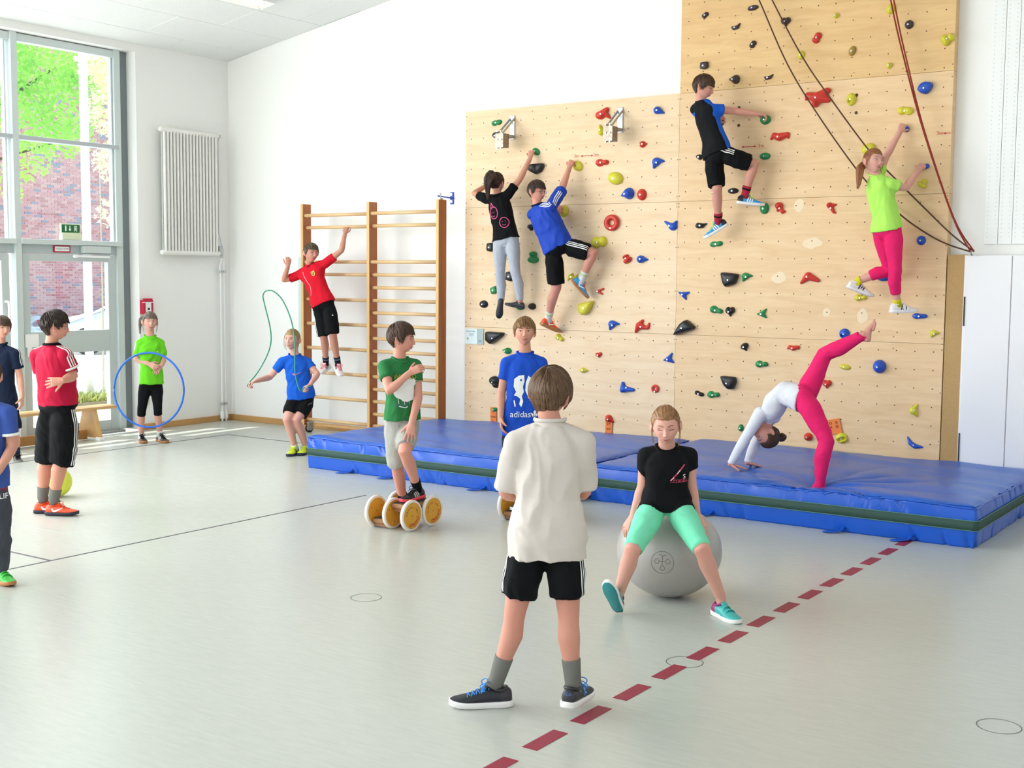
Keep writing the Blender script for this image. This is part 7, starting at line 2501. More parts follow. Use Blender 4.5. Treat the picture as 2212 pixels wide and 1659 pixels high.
            for sg in (-1, 1):
                c = Q(.11, sg * .12, .045)
                if stripes:
                    sp_ = poly_shape([[(-.035 + .02 * i, -.022), (-.024 + .02 * i, -.022), (-.012 + .02 * i, .024), (-.023 + .02 * i, .024)] for i in range(3)], .012)
                    decal('shoe_stripes', sp_, Q(.115, sg * .1, .048), t * k, u * k, tree, stripes, sh, offset=.0015, reach=.12, direction=-x * sg)
                if swoosh:
                    sw = poly_shape([[(-.050, .004), (-.040, -.014), (-.026, -.019), (-.006, -.012), (.055, .020), (-.002, .002), (-.022, -.006), (-.034, -.002), (-.042, .012)]], .012)
                    decal('shoe_emblem', sw, Q(.105, sg * .1, .046), t * k, u * k, tree, swoosh, sh, offset=.0015, reach=.12, direction=-x * sg)
        return s

    # three stripes down the outside of the shorts
    def leg_stripes(s, garment, sd, material, n=3, gap=.016, w=.008, q0=.02, q1=None, out=None, shift=0.0, name='leg_stripe'):
        H, K = s.J['h' + sd], s.J['k' + sd]
        hem = s.built['hem_' + sd]
        if out is None:
            out = s.hipright * (1 if sd == 'r' else -1)
        ax = (hem - H).normalized() if (hem - H).length > .05 else (K - H).normalized()
        out = (out - ax * out.dot(ax)).normalized()
        sidev = ax.cross(out)
        tree = bvh_of([garment])
        Lh = (hem - H).length
        a0 = H + ax * (Lh * q0)
        L = Lh * ((q1 or 1.0) - q0)
        for i in range(n):
            y = (i - (n - 1) / 2) * gap + shift
            decal(name, poly_shape([[(0, y - w / 2), (L, y - w / 2), (L, y + w / 2), (0, y + w / 2)]], .014), a0 + out * .2, ax, sidev, tree, material, garment, offset=.003, reach=.25, direction=-out)

    def sleeve_stripes(s, garment, sd, material, n=3, gap=.017, w=.009, q0=-.9, q1=.5, out=None):
        """stripes from the collar over the shoulder and down the sleeve."""
        J = s.J
        S, E, nb = J['s' + sd], J['e' + sd], J['nb']
        out = out or s.up
        tree = bvh_of([garment])
        path = [nb + s.up * .0 + (S - nb) * .42, S, S.lerp(E, q1)]
        for i in range(n):
            off = (i - (n - 1) / 2) * gap
            vs, N_ = [], 16
            rows = []
            for q in range(N_ + 1):
                t = q / N_ * 2
                p = path[0].lerp(path[1], t) if t <= 1 else path[1].lerp(path[2], t - 1)
                ax = (path[1] - path[0]).normalized().lerp((path[2] - path[1]).normalized(), min(1, max(0, t - .5))).normalized()
                o2 = s.up.lerp((s.right * (1 if sd == 'r' else -1)), min(1, max(0, (t - .5) / 1.1)))
                if t > 1.2:
                    o2 = (path[1] - path[0]).normalized()
                o2 = (o2 - ax * o2.dot(ax)).normalized()
                if out is not s.up:
                    o2 = (o2 * .4 + Vector(out) * .6)
                    o2 = (o2 - ax * o2.dot(ax)).normalized()
                sv = ax.cross(o2)
                pr = []
                for yy in (off - w / 2, off + w / 2):
                    st_ = p + sv * yy + o2 * .2
                    hit = tree.ray_cast(st_, -o2, .3)
                    pr.append((hit[0] + o2 * .0025) if hit[0] is not None else p + sv * yy + o2 * .055)
                rows.append(pr)
            vs = [v for r in rows for v in r]
            me = bpy.data.meshes.new('sleeve_stripe')
            me.from_pydata([tuple(v) for v in vs], [], [(2 * q, 2 * q + 1, 2 * q + 3, 2 * q + 2) for q in range(N_)])
            link_mesh('sleeve_stripe', me, material, garment, True)

    def chest_print(s, garment, shape, up_t=.62, x=0.0, material=None, name='shirt_print', back=False, scale=1.0, tilt=0.0, offset=.0028):
        c = s.spine(up_t)
        f = -s.front if back else s.front
        r = s.right * (1 if back else -1)
        # seen from in front, the person's left is on the viewer's right
        ux = (r * math.cos(tilt) + s.up * math.sin(tilt))
        uy = (s.up * math.cos(tilt) - r * math.sin(tilt))
        return decal(name, shape, c + r * x + f * .3, ux * scale, uy * scale, [garment], material, garment, offset=offset, reach=.35, direction=-f)

CW = cloth('white', '#ecebe8', 0.03)
CK = cloth('black', '#0c0d10', 0.1)
WHITE_P = mat('white_print', '#f2f2f0', 0.7)
BLACK_P = mat('black_print', '#16171c', 0.6)
SOLE_W = mat('white_sole', '#efecea', 0.6)
SOLE_GUM = mat('gum_sole', '#b97a4a', 0.6)
SOLE_DK = mat('dark_sole', '#1e2030', 0.6)


def leather(name, c):
    return mat('shoe_' + name, c, 0.45, noise_scale=40, noise_amt=0.06)


GRIP = dict(curl=62, thumb=38, spread=3)
REST = dict(curl=24, thumb=22, spread=3)
FLAT = dict(curl=6, thumb=10, spread=7)

# 1 --- boy in the cream tee, seen from behind
p = Person('cream', 'boy in a loose cream tee and black shorts, standing with his back turned', '#dfa590').build_body({'l': dict(curl=55), 'r': dict(curl=55)})
p.face('#5a4a3a', '#4f3a28')
p.hair('#7a5a40', '#4a3423', front=.030, temple=.015, burn=-.03, ear=-.012, back=-.088, thick=.019, strands=1100, messy=.7, crown=(-.18, -.42, .9))
t = p.tee(cloth('cream', '#d6cbc2', 0.03), hem=-.185, fit=1.0, sleeve=.93, sl_r=1.0, flare=1.12, over=.096, wr=.0065, collar=cloth('cream', '#d6cbc2'))
b = p.bottoms(CK, length=.40, r_hip=.083, r_hem=.076)
p.leg_stripes(b, 'r', WHITE_P, gap=.017, w=.0075, out=p.hipright * 1.0 - p.front * .55)
p.leg_stripes(b, 'l', WHITE_P, gap=.017, w=.0075)
p.socks(cloth('grey_sock', '#77756f', 0.12), top=.105)
p.shoes(leather('navy', '#1a1c26'), SOLE_W, lace=mat('lace_blue', '#3b8fe0', 0.7), length=.262, heel=leather('slate', '#2f2b33'))
for sh in [c for c in p.root.children if c.name.startswith('shoe')]:
    tv, uv = p.foot_axes('l') if (Vector(sh.data.vertices[0].co) - p.J['al']).length < (Vector(sh.data.vertices[0].co) - p.J['ar']).length else p.foot_axes('r')
    A = p.J['al'] if tv == p.foot_axes('l')[0] else p.J['ar']
    xx = tv.cross(uv)
    for sg in (-1, 1):
        decal('shoe_emblem', poly_shape([[(-.012, .014), (.012, .014), (.016, .006), (-.004, .004), (-.002, -.002), (.010, -.004), (.012, -.011), (-.006, -.009), (-.014, -.018)]]), A - uv * .035 + tv * .055 + xx * sg * .1, tv, uv, [sh], mat('lace_blue', '#3b8fe0', 0.7), sh,
              offset=.002, reach=.12, direction=-xx * sg)
    decal('heel_print', text_shape('FILA', .019), A - uv * .028 - tv * .15, xx, uv, [sh], mat('heel_blue', '#3f6da6', 0.6), sh, offset=.002, reach=.12, direction=tv)

# 2 --- girl on the exercise ball
p = Person('ballgirl', 'girl in a black tee and mint green leggings sitting on the silver exercise ball', '#ecb9a8').build_body({'l': dict(curl=20, thumb=8, spread=6), 'r': dict(curl=20, thumb=8, spread=6)})
p.face('#5d6f80', '#9a6b4c', open_=.10)
p.hair('#a97a50', '#7a5233', front=.052, temple=.036, burn=-.002, ear=.002, back=-.080, thick=.009, tie=(.05, -1, .12), locks=True, strands=300, messy=.4, tail=[(0, -.095, .01), (.004, -.125, 0), (.006, -.135, -.06), (.0, -.12, -.12)], tail_r=.018)
t = p.tee(CK, hem=-.07, over=.078, fit=.93, sleeve=.38, sl_r=.92, flare=1.0, wr=.003, collar=CK)
p.chest_print(t, poly_shape(stroke_polys([(-.045, -.03), (.03, .055)], .008), .012), up_t=.60, x=.055, material=mat('print_rose', '#c9405f', 0.6))
p.chest_print(t, poly_shape(stroke_polys([(-.043, -.028), (-.028, -.011)], .004) + stroke_polys([(-.010, .010), (.006, .028)], .004), .012), up_t=.60, x=.055, material=WHITE_P, offset=.0036)
p.chest_print(t, text_shape('Franki', .030), up_t=.51, x=.062, material=mat('print_rose', '#c9405f', 0.6))
p.chest_print(t, text_shape('S', .036), up_t=.57, x=.085, material=WHITE_P)
p.chest_print(t, poly_shape(stroke_polys([(-.05, 0), (.05, 0)], .002), .012), up_t=.475, x=.06, material=mat('print_rose', '#c9405f', 0.6))
MINT = cloth('mint', '#7fe3bb', 0.04)
b = p.bottoms(MINT, 'leggings', length=.50, tight=True, waist=.30, wr=.003, w=.125, d=.095)
p.shoes(leather('teal', '#3fb5b2'), SOLE_W, strap=leather('teal', '#3fb5b2'), stripes=None, length=.225, heel=leather('magenta', '#a02a78'), outsole=leather('teal_sole', '#2f8c90'))

# 3 --- boy in the printed blue tee
p = Person('adidas', 'boy in a blue tee with white print, facing the camera', '#e3ac92').build_body({'l': REST, 'r': REST})
p.face('#2f3a48', '#6a4a30')
p.hair('#a37a4e', '#6d4c2d', front=.040, temple=.028, burn=-.010, ear=.012, back=-.055, thick=.012, strands=520, messy=.8, crown=(.25, -.4, .9))
BLUE = cloth('royal_blue', '#1f4fc0', 0.05)
t = p.tee(BLUE, hem=-.20, fit=.98, sleeve=.52, sl_r=1.0, flare=1.02, wr=.004, collar=BLUE)
left = [(-.072, .075), (-.040, .10), (.0, .105), (.004, .06), (-.006, .02), (.002, -.02), (-.012, -.05), (.0, -.09), (-.012, -.13), (-.028, -.11), (-.022, -.07), (-.048, -.05), (-.070, -.045), (-.055, -.02), (-.074, .02)]
right = [(.014, .05), (.030, .10), (.050, .085), (.075, .08), (.078, .03), (.066, -.03), (.072, -.06), (.05, -.05), (.03, -.045), (.012, -.01)]
p.chest_print(t, poly_shape([left, right], .014), up_t=.50, material=WHITE_P)
p.chest_print(t, poly_shape([circle_pts(-.022, .068, .008, 12)]), up_t=.50, material=mat('print_blue', '#1f4fc0', 0.7), offset=.0045)
p.chest_print(t, poly_shape([stroke_polys([(-.066, -.085), (-.058, -.125)], .010)[0]], .01), up_t=.50, material=WHITE_P)
p.chest_print(t, text_shape('adidas', .062), up_t=.135, x=-.016, material=WHITE_P)
p.chest_print(t, poly_shape([[(.062, .016), (.075, -.012), (.085, -.016), (.082, .004)], [(.082, .02), (.092, -.016), (.104, .02), (.093, .032)], [(.100, .004), (.098, -.016), (.112, -.012), (.124, .016)]]), up_t=.135, x=-.005, material=WHITE_P)
p.bottoms(cloth('dark_navy', '#1a1f2e'), length=.5)
p.socks(CW, top=.07)
p.shoes(leather('blue_grey', '#3c4c6e'), SOLE_W, lace=CW, length=.24, drop={'l': 0.0, 'r': 0.0})

# 4 --- boy on the pedal roller
p = Person('pedalo', 'boy in a green printed tee and grey shorts balancing on the pedal roller', '#e6ac98').build_body({'r': dict(curl=30, thumb=12, spread=2), 'l': dict(curl=14, thumb=20, spread=10)})
p.face('#4a3a30', '#4a3224')
p.hair('#5b4030', '#33241a', front=.046, temple=.034, burn=-.012, ear=.016, back=-.052, thick=.020, strands=620, messy=.9, spiky=.3)
GREEN = cloth('green', '#2f7a44', 0.10)
t = p.tee(GREEN, hem=-.06, fit=.90, sleeve=.50, sl_r=.95, flare=1.0, wr=.0045, collar=GREEN)
rr = np.random.default_rng(5)
edge = [(.105 * math.cos(a) * (1 + .12 * rr.normal() * .5), .088 * math.sin(a) * (1 + .14 * rr.normal() * .5)) for a in np.linspace(0, 2 * math.pi, 40, endpoint=False)]
p.chest_print(t, poly_shape([edge], .014), up_t=.50, x=.005, material=WHITE_P)
p.chest_print(t, poly_shape([[(-.08, -.03), (.08, -.03), (.085, .0), (.05, .006), (.02, -.004), (-.01, .008), (-.05, -.002), (-.085, .004)]], .014), up_t=.26, material=mat('print_dark_green', '#2b6b4c', 0.7), offset=.0034)
p.chest_print(t, text_shape('WILD', .05), up_t=.70, x=-.03, material=mat('print_ochre', '#b7b02e', 0.7), offset=.004)
p.chest_print(t, text_shape('GO', .05), up_t=.70, x=.05, material=mat('print_ochre', '#b7b02e', 0.7), offset=.004)
for k in range(4):
    xx = -.06 + .04 * k
    p.chest_print(t, poly_shape(stroke_polys([(0, -.02), (0, .035)], .003) + stroke_polys([(-.012, .02), (.014, .026)], .003), .014), up_t=.30 - .02 * (k % 2), x=xx, material=WHITE_P, offset=.005)
p.chest_print(t, poly_shape(stroke_polys([(-.06, .006), (-.02, -.004), (.0, .002)], .006), .014), up_t=.19, material=WHITE_P, offset=.004)
p.chest_print(t, poly_shape(stroke_polys([(-.015, 0), (.02, .004)], .010), .014), up_t=.19, x=.055, material=mat('print_ochre', '#b7b02e', 0.7), offset=.004)
p.bottoms(cloth('light_grey', '#aeaba4', 0.08), length=.52, lens={'l': .375, 'r': .455}, r_hip=.083, r_hem=.068, waist=.14, w=.122, d=.095)
p.socks(CK, top=.08)
p.shoes(leather('black', '#1b1c20'), mat('coral_sole', '#f0485a', 0.5), lace=CK, stripes=mat('stripe_grey', '#c8c4c0', 0.5), length=.235)

# 5 --- boy in the red tee, left
p = Person('redboy', 'boy in a red tee and long black shorts, one hand on his back', '#e0a78f').build_body({'r': dict(curl=16, thumb=15, spread=5), 'l': dict(curl=40)}, fat=1.16)
p.face('#3a2c24', '#35261c')
p.glasses()
p.hair('#3d2b22', '#211713', front=.048, temple=.034, burn=-.010, ear=.018, back=-.055, thick=.019, strands=700, messy=1.0, spiky=1.0)
RED = cloth('crimson', '#b5163a', 0.08)
t = p.tee(RED, hem=-.03, fit=1.12, sleeve=.62, sl_r=1.12, flare=1.04, wr=.0050, collar=CK, cuff=CW, belly=.015)
p.sleeve_stripes(t, 'r', WHITE_P, gap=.020, w=.010, q1=.52)
p.sleeve_stripes(t, 'l', WHITE_P, gap=.020, w=.010, q1=.52)
b = p.bottoms(CK, length=.60, r_hip=.105, r_hem=.090, w=.148, d=.115, waist=.12)
p.leg_stripes(b, 'r', WHITE_P, gap=.020, w=.009, out=p.hipright * .95 + p.front * .3)
p.socks(cloth('grey_sock', '#77756f', 0.12), top=.085, r=.036)
p.shoes(leather('orange', '#f2552c'), SOLE_DK, lace=leather('orange', '#f2552c'), swoosh=WHITE_P, length=.245)

# 6 --- girl with the hoop
p = Person('hoopgirl', 'girl in a lime green tee and black leggings standing in the blue hoop', '#e2b3a0').build_body({'r': dict(curl=22), 'l': dict(curl=26)}, fat=.86)
p.face('#4a4038', '#6a5546')
p.hair('#7a6a5f', '#4d4038', front=.034, temple=.026, burn=-.004, ear=.004, back=-.055, thick=.010, tie=(.25, -.9, .35), locks=True, strands=260, messy=.5, tail=[(.03, -.090, .04), (.065, -.115, .035), (.085, -.110, -.03), (.088, -.095, -.13)], tail_r=.024)
LIME = cloth('lime_green', '#6fd42b', 0.06)
t = p.tee(LIME, hem=-.04, over=.072, fit=.86, sleeve=.72, sl_r=.90, flare=1.14, wr=.0048, collar=LIME)
p.sleeve_stripes(t, 'r', WHITE_P, gap=.014, w=.006, q1=.45)
p.sleeve_stripes(t, 'l', WHITE_P, gap=.014, w=.006, q1=.45)
p.chest_print(t, poly_shape([[(-.012, -.008), (.012, -.008), (0, .012)]]), up_t=.68, x=.06, material=WHITE_P)
p.bottoms(CK, 'leggings', length=.60, tight=True, waist=.16, w=.105, d=.085, mul=.84)
p.socks(CW, top=.035)
p.shoes(leather('black', '#1b1c20'), SOLE_GUM, lace=CK, stripes=WHITE_P, length=.225)

# 7 --- boy on the wall bars
p = Person('barboy', 'boy in a red tee with a yellow crest hanging from the wall bars', '#dca48e').build_body({'l': dict(curl=66, thumb=40), 'r': dict(curl=45)})
p.face('#3a4048', '#5a4534')
p.hair('#75604c', '#443628', front=.046, temple=.036, burn=-.008, ear=.018, back=-.050, thick=.012, strands=480, messy=.9)
SCARLET = cloth('scarlet', '#d5162c', 0.08)
t = p.tee(SCARLET, hem=-.02, fit=.95, sleeve=.55, sl_r=.98, flare=1.0, wr=.004, collar=cloth('scarlet_dark', '#8c1524'))
cr = [(-.022, .026), (.022, .026), (.022, -.010), (.012, -.026), (0, -.032), (-.012, -.026), (-.022, -.010)]
p.chest_print(t, poly_shape([cr]), up_t=.74, x=.055, material=mat('crest_gold', '#e3c04a', 0.6), tilt=.1)
p.chest_print(t, poly_shape([[(x * .66, y * .66) for x, y in cr]]), up_t=.74, x=.055, material=mat('crest_dark', '#5d2b22', 0.6), offset=.0038, tilt=.1)
p.chest_print(t, poly_shape([circle_pts(0, 0, .008, 12)]), up_t=.745, x=.055, material=mat('crest_gold', '#e3c04a', 0.6), offset=.0046)
p.chest_print(t, poly_shape(stroke_polys([(-.055, .18), (-.055, .13), (-.035, .06), (-.02, .0), (-.03, -.06), (-.05, -.10)], .003), .014), up_t=.48, x=-.01, material=WHITE_P)
b = p.bottoms(CK, length=.44, r_hip=.084, r_hem=.076, waist=.12)
p.leg_stripes(b, 'r', WHITE_P, gap=.017, w=.008, out=p.hipright * .7 + p.front * .75)
p.chest_print(b, poly_shape([[(-.008, -.006), (.008, -.006), (0, .010)]]), up_t=-.36, x=.085, material=WHITE_P)
p.socks(cloth('navy_sock', '#1a2030', 0.1), top=.085, band=cloth('sock_band', '#5d6a78'))
p.shoes(leather('white', '#efe6e4'), SOLE_W, lace=mat('lace_red', '#f01f45', 0.6), stripes=BLACK_P, length=.235)

# 8 --- girl with the skipping rope
p = Person('ropegirl', 'girl in a blue tee and short black shorts jumping with a green skipping rope', '#e7b6a5').build_body({'l': GRIP, 'r': GRIP})
p.face('#3a4450', '#8a6a48')
p.hair('#b0905f', '#84663e', front=.046, temple=.034, burn=-.004, ear=.002, back=-.055, thick=.009, tie=(.05, -1, .15), locks=True, strands=280, messy=.5, tail=[(0, -.095, .02), (0, -.12, .01), (0, -.125, -.05), (0, -.115, -.10)], tail_r=.016)
AZ = cloth('azure', '#1d60d0', 0.06)
t = p.tee(AZ, hem=-.02, fit=.95, sleeve=.50, sl_r=.92, flare=1.05, wr=.0042, collar=AZ, vneck=True)
p.chest_print(t, poly_shape([[(-.05, .0), (-.042, -.014), (-.030, -.016), (.06, .024), (-.01, .0), (-.030, -.004), (-.040, .008)]], .014), up_t=.60, x=-.01, material=mat('print_salmon', '#d8808a', 0.6))
b = p.bottoms(CK, length=.30, r_hip=.083, r_hem=.074, waist=.12, tight=False, w=.125)
p.chest_print(b, poly_shape(stroke_polys([(-.02, -.006), (0, .010), (.008, -.002), (.022, .012)], .004) + stroke_polys([(-.03, -.016), (.03, -.016)], .003)), up_t=-.12, x=.07, material=mat('print_grey', '#9a9aa0', 0.6))
p.socks(CW, top=.03)
p.shoes(leather('neon_yellow', '#cfe01f'), mat('navy_sole', '#22304a', 0.6), lace=leather('neon_yellow', '#cfe01f'), stripes=mat('stripe_navy', '#2a3658', 0.6), length=.235, heel=leather('deep_blue', '#20409a'))
SKIP_ROPE = [(-1.16, -1.887, 0.832), (-1.051, -1.872, 0.988), (-0.939, -1.916, 1.141), (-0.872, -1.992, 1.304), (-0.875, -2.054, 1.507), (-0.874, -2.078, 1.605), (-0.844, -2.058, 1.65), (-0.786, -2.017, 1.642), (-0.72, -1.972, 1.562), (-0.666, -1.934, 1.42), (-0.634, -1.912, 1.264), (-0.624, -1.905, 1.085), (-0.625, -1.906, 0.883), (-0.604, -1.891, 0.739), (-0.589, -1.856, 0.678)]

pts = catmull([p.J['wr'] + p.V['dr'] * .075 + Vector((.0, 0, -.03)), p.J['wr'] + p.V['dr'] * .085] + [Vector(q) for q in SKIP_ROPE] + [p.J['wl'] + p.V['dl'] * .08, p.J['wl'] + p.V['dl'] * .075 + Vector((.06, 0, .01))], 6)
o = G().tube(pts, [.0062] * len(pts), n=8).build('skipping_rope', mat('rope_green', '#3f9f7c', 0.6, noise_scale=200, noise_amt=.2), smooth=True)
tag(o, 'green skipping rope swinging above the jumping girl in the blue tee', 'skipping rope')

# 9 --- boy in navy at the left edge
p = Person('navyboy', 'boy in a dark navy tee and shorts at the left edge', '#e2b09a').build_body({'l': REST, 'r': REST})
p.face('#3a3028', '#5a4030')
p.hair('#5d4232', '#38281e', front=.034, temple=.022, burn=-.018, ear=.004, back=-.062, thick=.015, strands=520, messy=.8)
NAVY = cloth('navy', '#141f36', 0.1)
t = p.tee(NAVY, hem=-.10, fit=.96, sleeve=.62, sl_r=.98, flare=1.02, wr=.004, collar=NAVY)
p.sleeve_stripes(t, 'l', WHITE_P, n=2, gap=.020, w=.008, q1=.5)
p.sleeve_stripes(t, 'r', WHITE_P, n=2, gap=.020, w=.008, q1=.5)
p.bottoms(cloth('navy2', '#10182a'), length=.46, r_hem=.080)
p.socks(cloth('navy_sock2', '#23304e'), top=.07)
p.shoes(leather('black', '#1b1c20'), mat('grey_sole', '#8a8580', 0.6), lace=CK, length=.235)

# 10 --- small boy at the bottom left edge
p = Person('edgeboy', 'small boy in grey trousers and green shoes, cut off by the left edge', '#dfa890').build_body({'l': REST, 'r': REST})
p.face('#3a3028', '#5a4030')
p.hair('#6a4c36', '#3f2c1f', thick=.013, strands=320)
BG = cloth('denim_blue', '#3f58a4', 0.1)
t = p.tee(BG, hem=-.06, fit=1.0, sleeve=.64, sl_r=.95, flare=1.03, wr=.0045, collar=BG, cuff=CW)
rim = p.spine(-.055)
b = p.bottoms(cloth('dark_grey', '#474a54', 0.12), 'trousers', length=.98, r_hip=.088, r_hem=.052, waist=.12, wr=.006)
outv = (p.hipright * -1 + p.front * .6).normalized()
axv = (p.J['kl'] - p.J['hl']).normalized()
sv = Vector((0, 0, 1)).cross(outv).normalized()
decal('trouser_print', text_shape('ALIF', .045), p.J['hl'] + axv * .055 + outv * .2, sv, Vector((0, 0, 1)), [b], WHITE_P, b, offset=.003, reach=.25, direction=-outv)
decal('trouser_patch', poly_shape([[(-.05, -.012), (.05, -.012), (.05, .016), (-.05, .016)]], .014), p.J['hl'] + axv * .008 + outv * .2, sv, Vector((0, 0, 1)), [b], mat('patch_red', '#8a1f33', .7), b, offset=.003, reach=.25, direction=-outv)
p.shoes(leather('green', '#4fc653'), SOLE_GUM, strap=leather('green', '#4fc653'), length=.22)

# 11 --- girl bridging on the mat
p = Person('bridge', 'girl in a white top and pink leggings in a backbend on the mat', '#dfa596').build_body({'l': FLAT, 'r': FLAT}, feet='bare', fat=1.08)
p.face('#4a3a34', '#5a4030')
p.hair('#5d4232', '#382519', front=.050, temple=.036, burn=-.004, ear=.004, back=-.060, thick=.012, tie=(0, -.85, .55), strands=420, messy=.7, tail=[(0, -.085, .06), (0, -.105, .075), (.01, -.125, .07), (.0, -.118, .045), (0, -.10, .05)], tail_r=.022)
t = p.tee(cloth('soft_white', '#e2e2ea', 0.03), name='long_sleeved_top', hem=-.02, fit=1.0, long=True, sl_r=1.08, flare=.98, wr=.0032, over=.072)
PINK = cloth('pink', '#e6246a', 0.05)
b = p.bottoms(PINK, 'leggings', length=1.0, lens={'l': 1.09, 'r': .97}, tight=True, waist=.15, wr=.005, w=.128, d=.125, mul=1.14)

# 12 --- girl in the black tee on the wall
p = Person('blacktee', 'girl in a black tee and light grey leggings climbing at the left of the wall', '#dfa890').build_body({'l': GRIP, 'r': GRIP})
p.face('#4a3a30', '#4a3224')
p.hair('#4a3226', '#2a1b14', front=.048, temple=.036, burn=-.004, ear=.006, back=-.058, thick=.012, tie=(0, -.9, .5), strands=380, messy=.6, tail=[(0, -.085, .065), (-.008, -.130, .06), (-.022, -.150, -.02), (-.03, -.135, -.15)], tail_r=.056)
t = p.tee(CK, hem=.0, fit=.96, sleeve=.62, sl_r=1.0, flare=1.22, wr=.005, collar=CK, over=.072)
PK = mat('print_pink', '#e0508c', 0.6)
p.chest_print(t, poly_shape(stroke_polys(circle_pts(-.048, .05, .040, 20, .060), .007, True) + stroke_polys([(-.080, .09), (-.078, .150), (-.045, .105)], .007), .014), up_t=.50, x=-.015, material=PK, back=True, tilt=-.15)
p.chest_print(t, poly_shape(stroke_polys(circle_pts(.050, -.055, .048, 20, .052), .007, True), .014), up_t=.50, x=-.015, material=PK, back=True)
p.chest_print(t, poly_shape([circle_pts(.036, -.042, .004, 8), circle_pts(.062, -.042, .004, 8)] + stroke_polys([(.030, -.070), (.046, -.082), (.064, -.072)], .004) +
              [circle_pts(-.060, .060, .004, 8), circle_pts(-.036, .060, .004, 8)] + stroke_polys([(-.062, .030), (-.048, .018), (-.034, .028)], .004)), up_t=.50, x=-.015, material=PK, back=True)
p.bottoms(cloth('heather_grey', '#b9bcc4', 0.05), 'leggings', length=.96, tight=True, waist=.16, wr=.004, w=.118, d=.095)
p.shoes(leather('charcoal', '#3b3b42'), leather('charcoal2', '#2a2a30'), length=.20)

# 13 --- boy in the blue jacket
p = Person('jacket', 'boy with glasses in a blue jacket climbing with one knee raised', '#e2a792').build_body({'l': GRIP, 'r': GRIP}, fat=1.08)
p.face('#3a3a40', '#3f2e24')
p.glasses()
p.hair('#49332a', '#2a1d18', front=.044, temple=.034, burn=-.010, ear=.016, back=-.050, thick=.013, strands=520, messy=.7)
JB = cloth('jacket_blue', '#1f45b4', 0.06, .6)
t = p.tee(JB, name='jacket', hem=-.05, fit=1.12, sleeve=1.08, sl_r=1.12, flare=1.0, wr=.0065, collar=cloth('navy', '#141f36'), sleeves={'l': 1.3, 'r': 1.0})
p.sleeve_stripes(t, 'r', WHITE_P, gap=.018, w=.009, q1=.75, out=-p.front)
b = p.bottoms(CK, length=.42, lens={'r': .40, 'l': .43}, r_hip=.094, r_hem=.084, w=.138, d=.11)
p.leg_stripes(b, 'r', WHITE_P, gap=.018, w=.009, out=Vector((.3, -1, .55)))
p.socks(cloth('white_sock', '#dedcd2', 0.06), top=.10, r=.036, band=cloth('sock_lime', '#c8d89a'))
p.shoes(leather('sky', '#3aa0dc'), SOLE_GUM, lace=mat('lace_orange', '#f4502f', .6), swoosh=WHITE_P, length=.24, sides='r')
p.shoes(leather('orange', '#f2452c'), SOLE_GUM, lace=mat('lace_orange', '#f4502f', .6), swoosh=WHITE_P, length=.24, sides='l', toe=leather('toe_blue', '#2f86b4'))

# 14 --- boy in black and blue, highest climber
p = Person('blackblue', 'boy in a black and blue tee climbing highest on the wall', '#e4ac9a').build_body({'l': GRIP, 'r': dict(curl=48, thumb=25)})
p.face('#4a3a30', '#4f3526', open_=.45)
p.hair('#5e4030', '#38251b', front=.036, temple=.022, burn=-.016, ear=.006, back=-.060, thick=.016, strands=620, messy=.6)
KN = cloth('black_blue', '#15161a')
nt = KN.node_tree
ta = nt.nodes.new('ShaderNodeAttribute')
ta.attribute_name = 'tone'
tr_ = nt.nodes.new('ShaderNodeValToRGB')
tr_.color_ramp.interpolation = 'CONSTANT'
tr_.color_ramp.elements[0].color = lin('#111216')
tr_.color_ramp.elements[1].position = 0.5
tr_.color_ramp.elements[1].color = lin('#1f5fd2')
nt.links.new(ta.outputs['Fac'], tr_.inputs['Fac'])
nt.links.new(tr_.outputs['Color'], nt.nodes['Principled BSDF'].inputs['Base Color'])


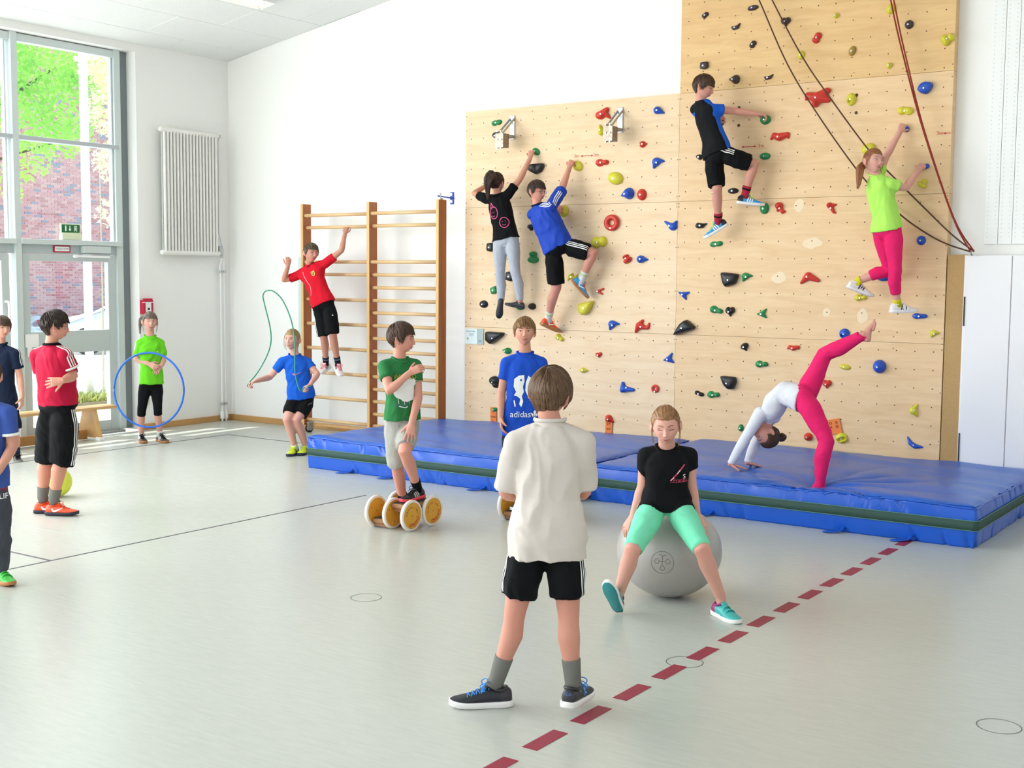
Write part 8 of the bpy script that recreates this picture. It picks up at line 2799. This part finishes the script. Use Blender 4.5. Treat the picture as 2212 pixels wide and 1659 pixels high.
def two_tone(s, c, z):
    v = -1
    for sd in 'lr':
        S, E = s.J['s' + sd], s.J['e' + sd]
        a_ = (c - S).dot((E - S).normalized()) - .005
        v = max(v, min(a_, .10 - (c - S.lerp(E, .3)).length))
    L = (s.J['nb'] - s.J['pel']).length
    q = c - s.spine(max(0, min(1, z / L)))
    return max(v, q.dot(s.front) + .028 - .035 * (1 - z / L))


t = p.tee(KN, hem=-.03, fit=.92, sleeve=.50, sl_r=.98, flare=1.05, wr=.004, paint=two_tone)
b = p.bottoms(CK, length=.44, r_hip=.088, r_hem=.078)
p.leg_stripes(b, 'r', WHITE_P, gap=.018, w=.009, q0=-.15, q1=.35, out=Vector((.25, -1, .6)))
p.socks(cloth('sock_red', '#b42a44', 0.15), top=.085, band=cloth('sock_black', '#1a1a1e'))
p.shoes(leather('cyan_blue', '#2f9be0'), SOLE_W, lace=mat('lace_neon', '#d8ee3a', .6), stripes=WHITE_P, length=.245, heel=leather('black', '#1b1c20'))

# 15 --- girl in lime and pink
p = Person('lime', 'girl with a plait in a pale lime tee and pink leggings, climbing', '#ebb8a8').build_body({'l': GRIP, 'r': GRIP})
p.face('#4a6078', '#9a6a4a')
p.hair('#a56a42', '#7a4a2c', front=.050, temple=.036, burn=-.004, ear=.004, back=-.055, thick=.010, tie=(.3, -.9, -.05), locks=True, strands=320, messy=.5, tail=[(.03, -.085, -.02), (.058, -.09, -.045), (.068, -.08, -.11), (.078, -.07, -.19), (.09, -.065, -.225)], tail_r=.032)
t = p.tee(cloth('pale_lime', '#b5ee68', 0.06), hem=.0, over=.072, fit=.92, sleeve=.55, sl_r=.98, flare=1.04, wr=.0055, collar=cloth('pale_lime', '#b5ee68', 0.06))
p.bottoms(PINK, 'leggings', length=.80, lens={'l': .80, 'r': .86}, tight=True, waist=.16, wr=.004, w=.118, d=.096)
p.socks(cloth('sock_yellow', '#d8d02a', 0.06), top=.035, r=.034)
p.shoes(leather('white', '#efe6e4'), SOLE_W, strap=leather('white', '#efe6e4'), stripes=mat('stripe_navy2', '#1c2446', .5), length=.24)
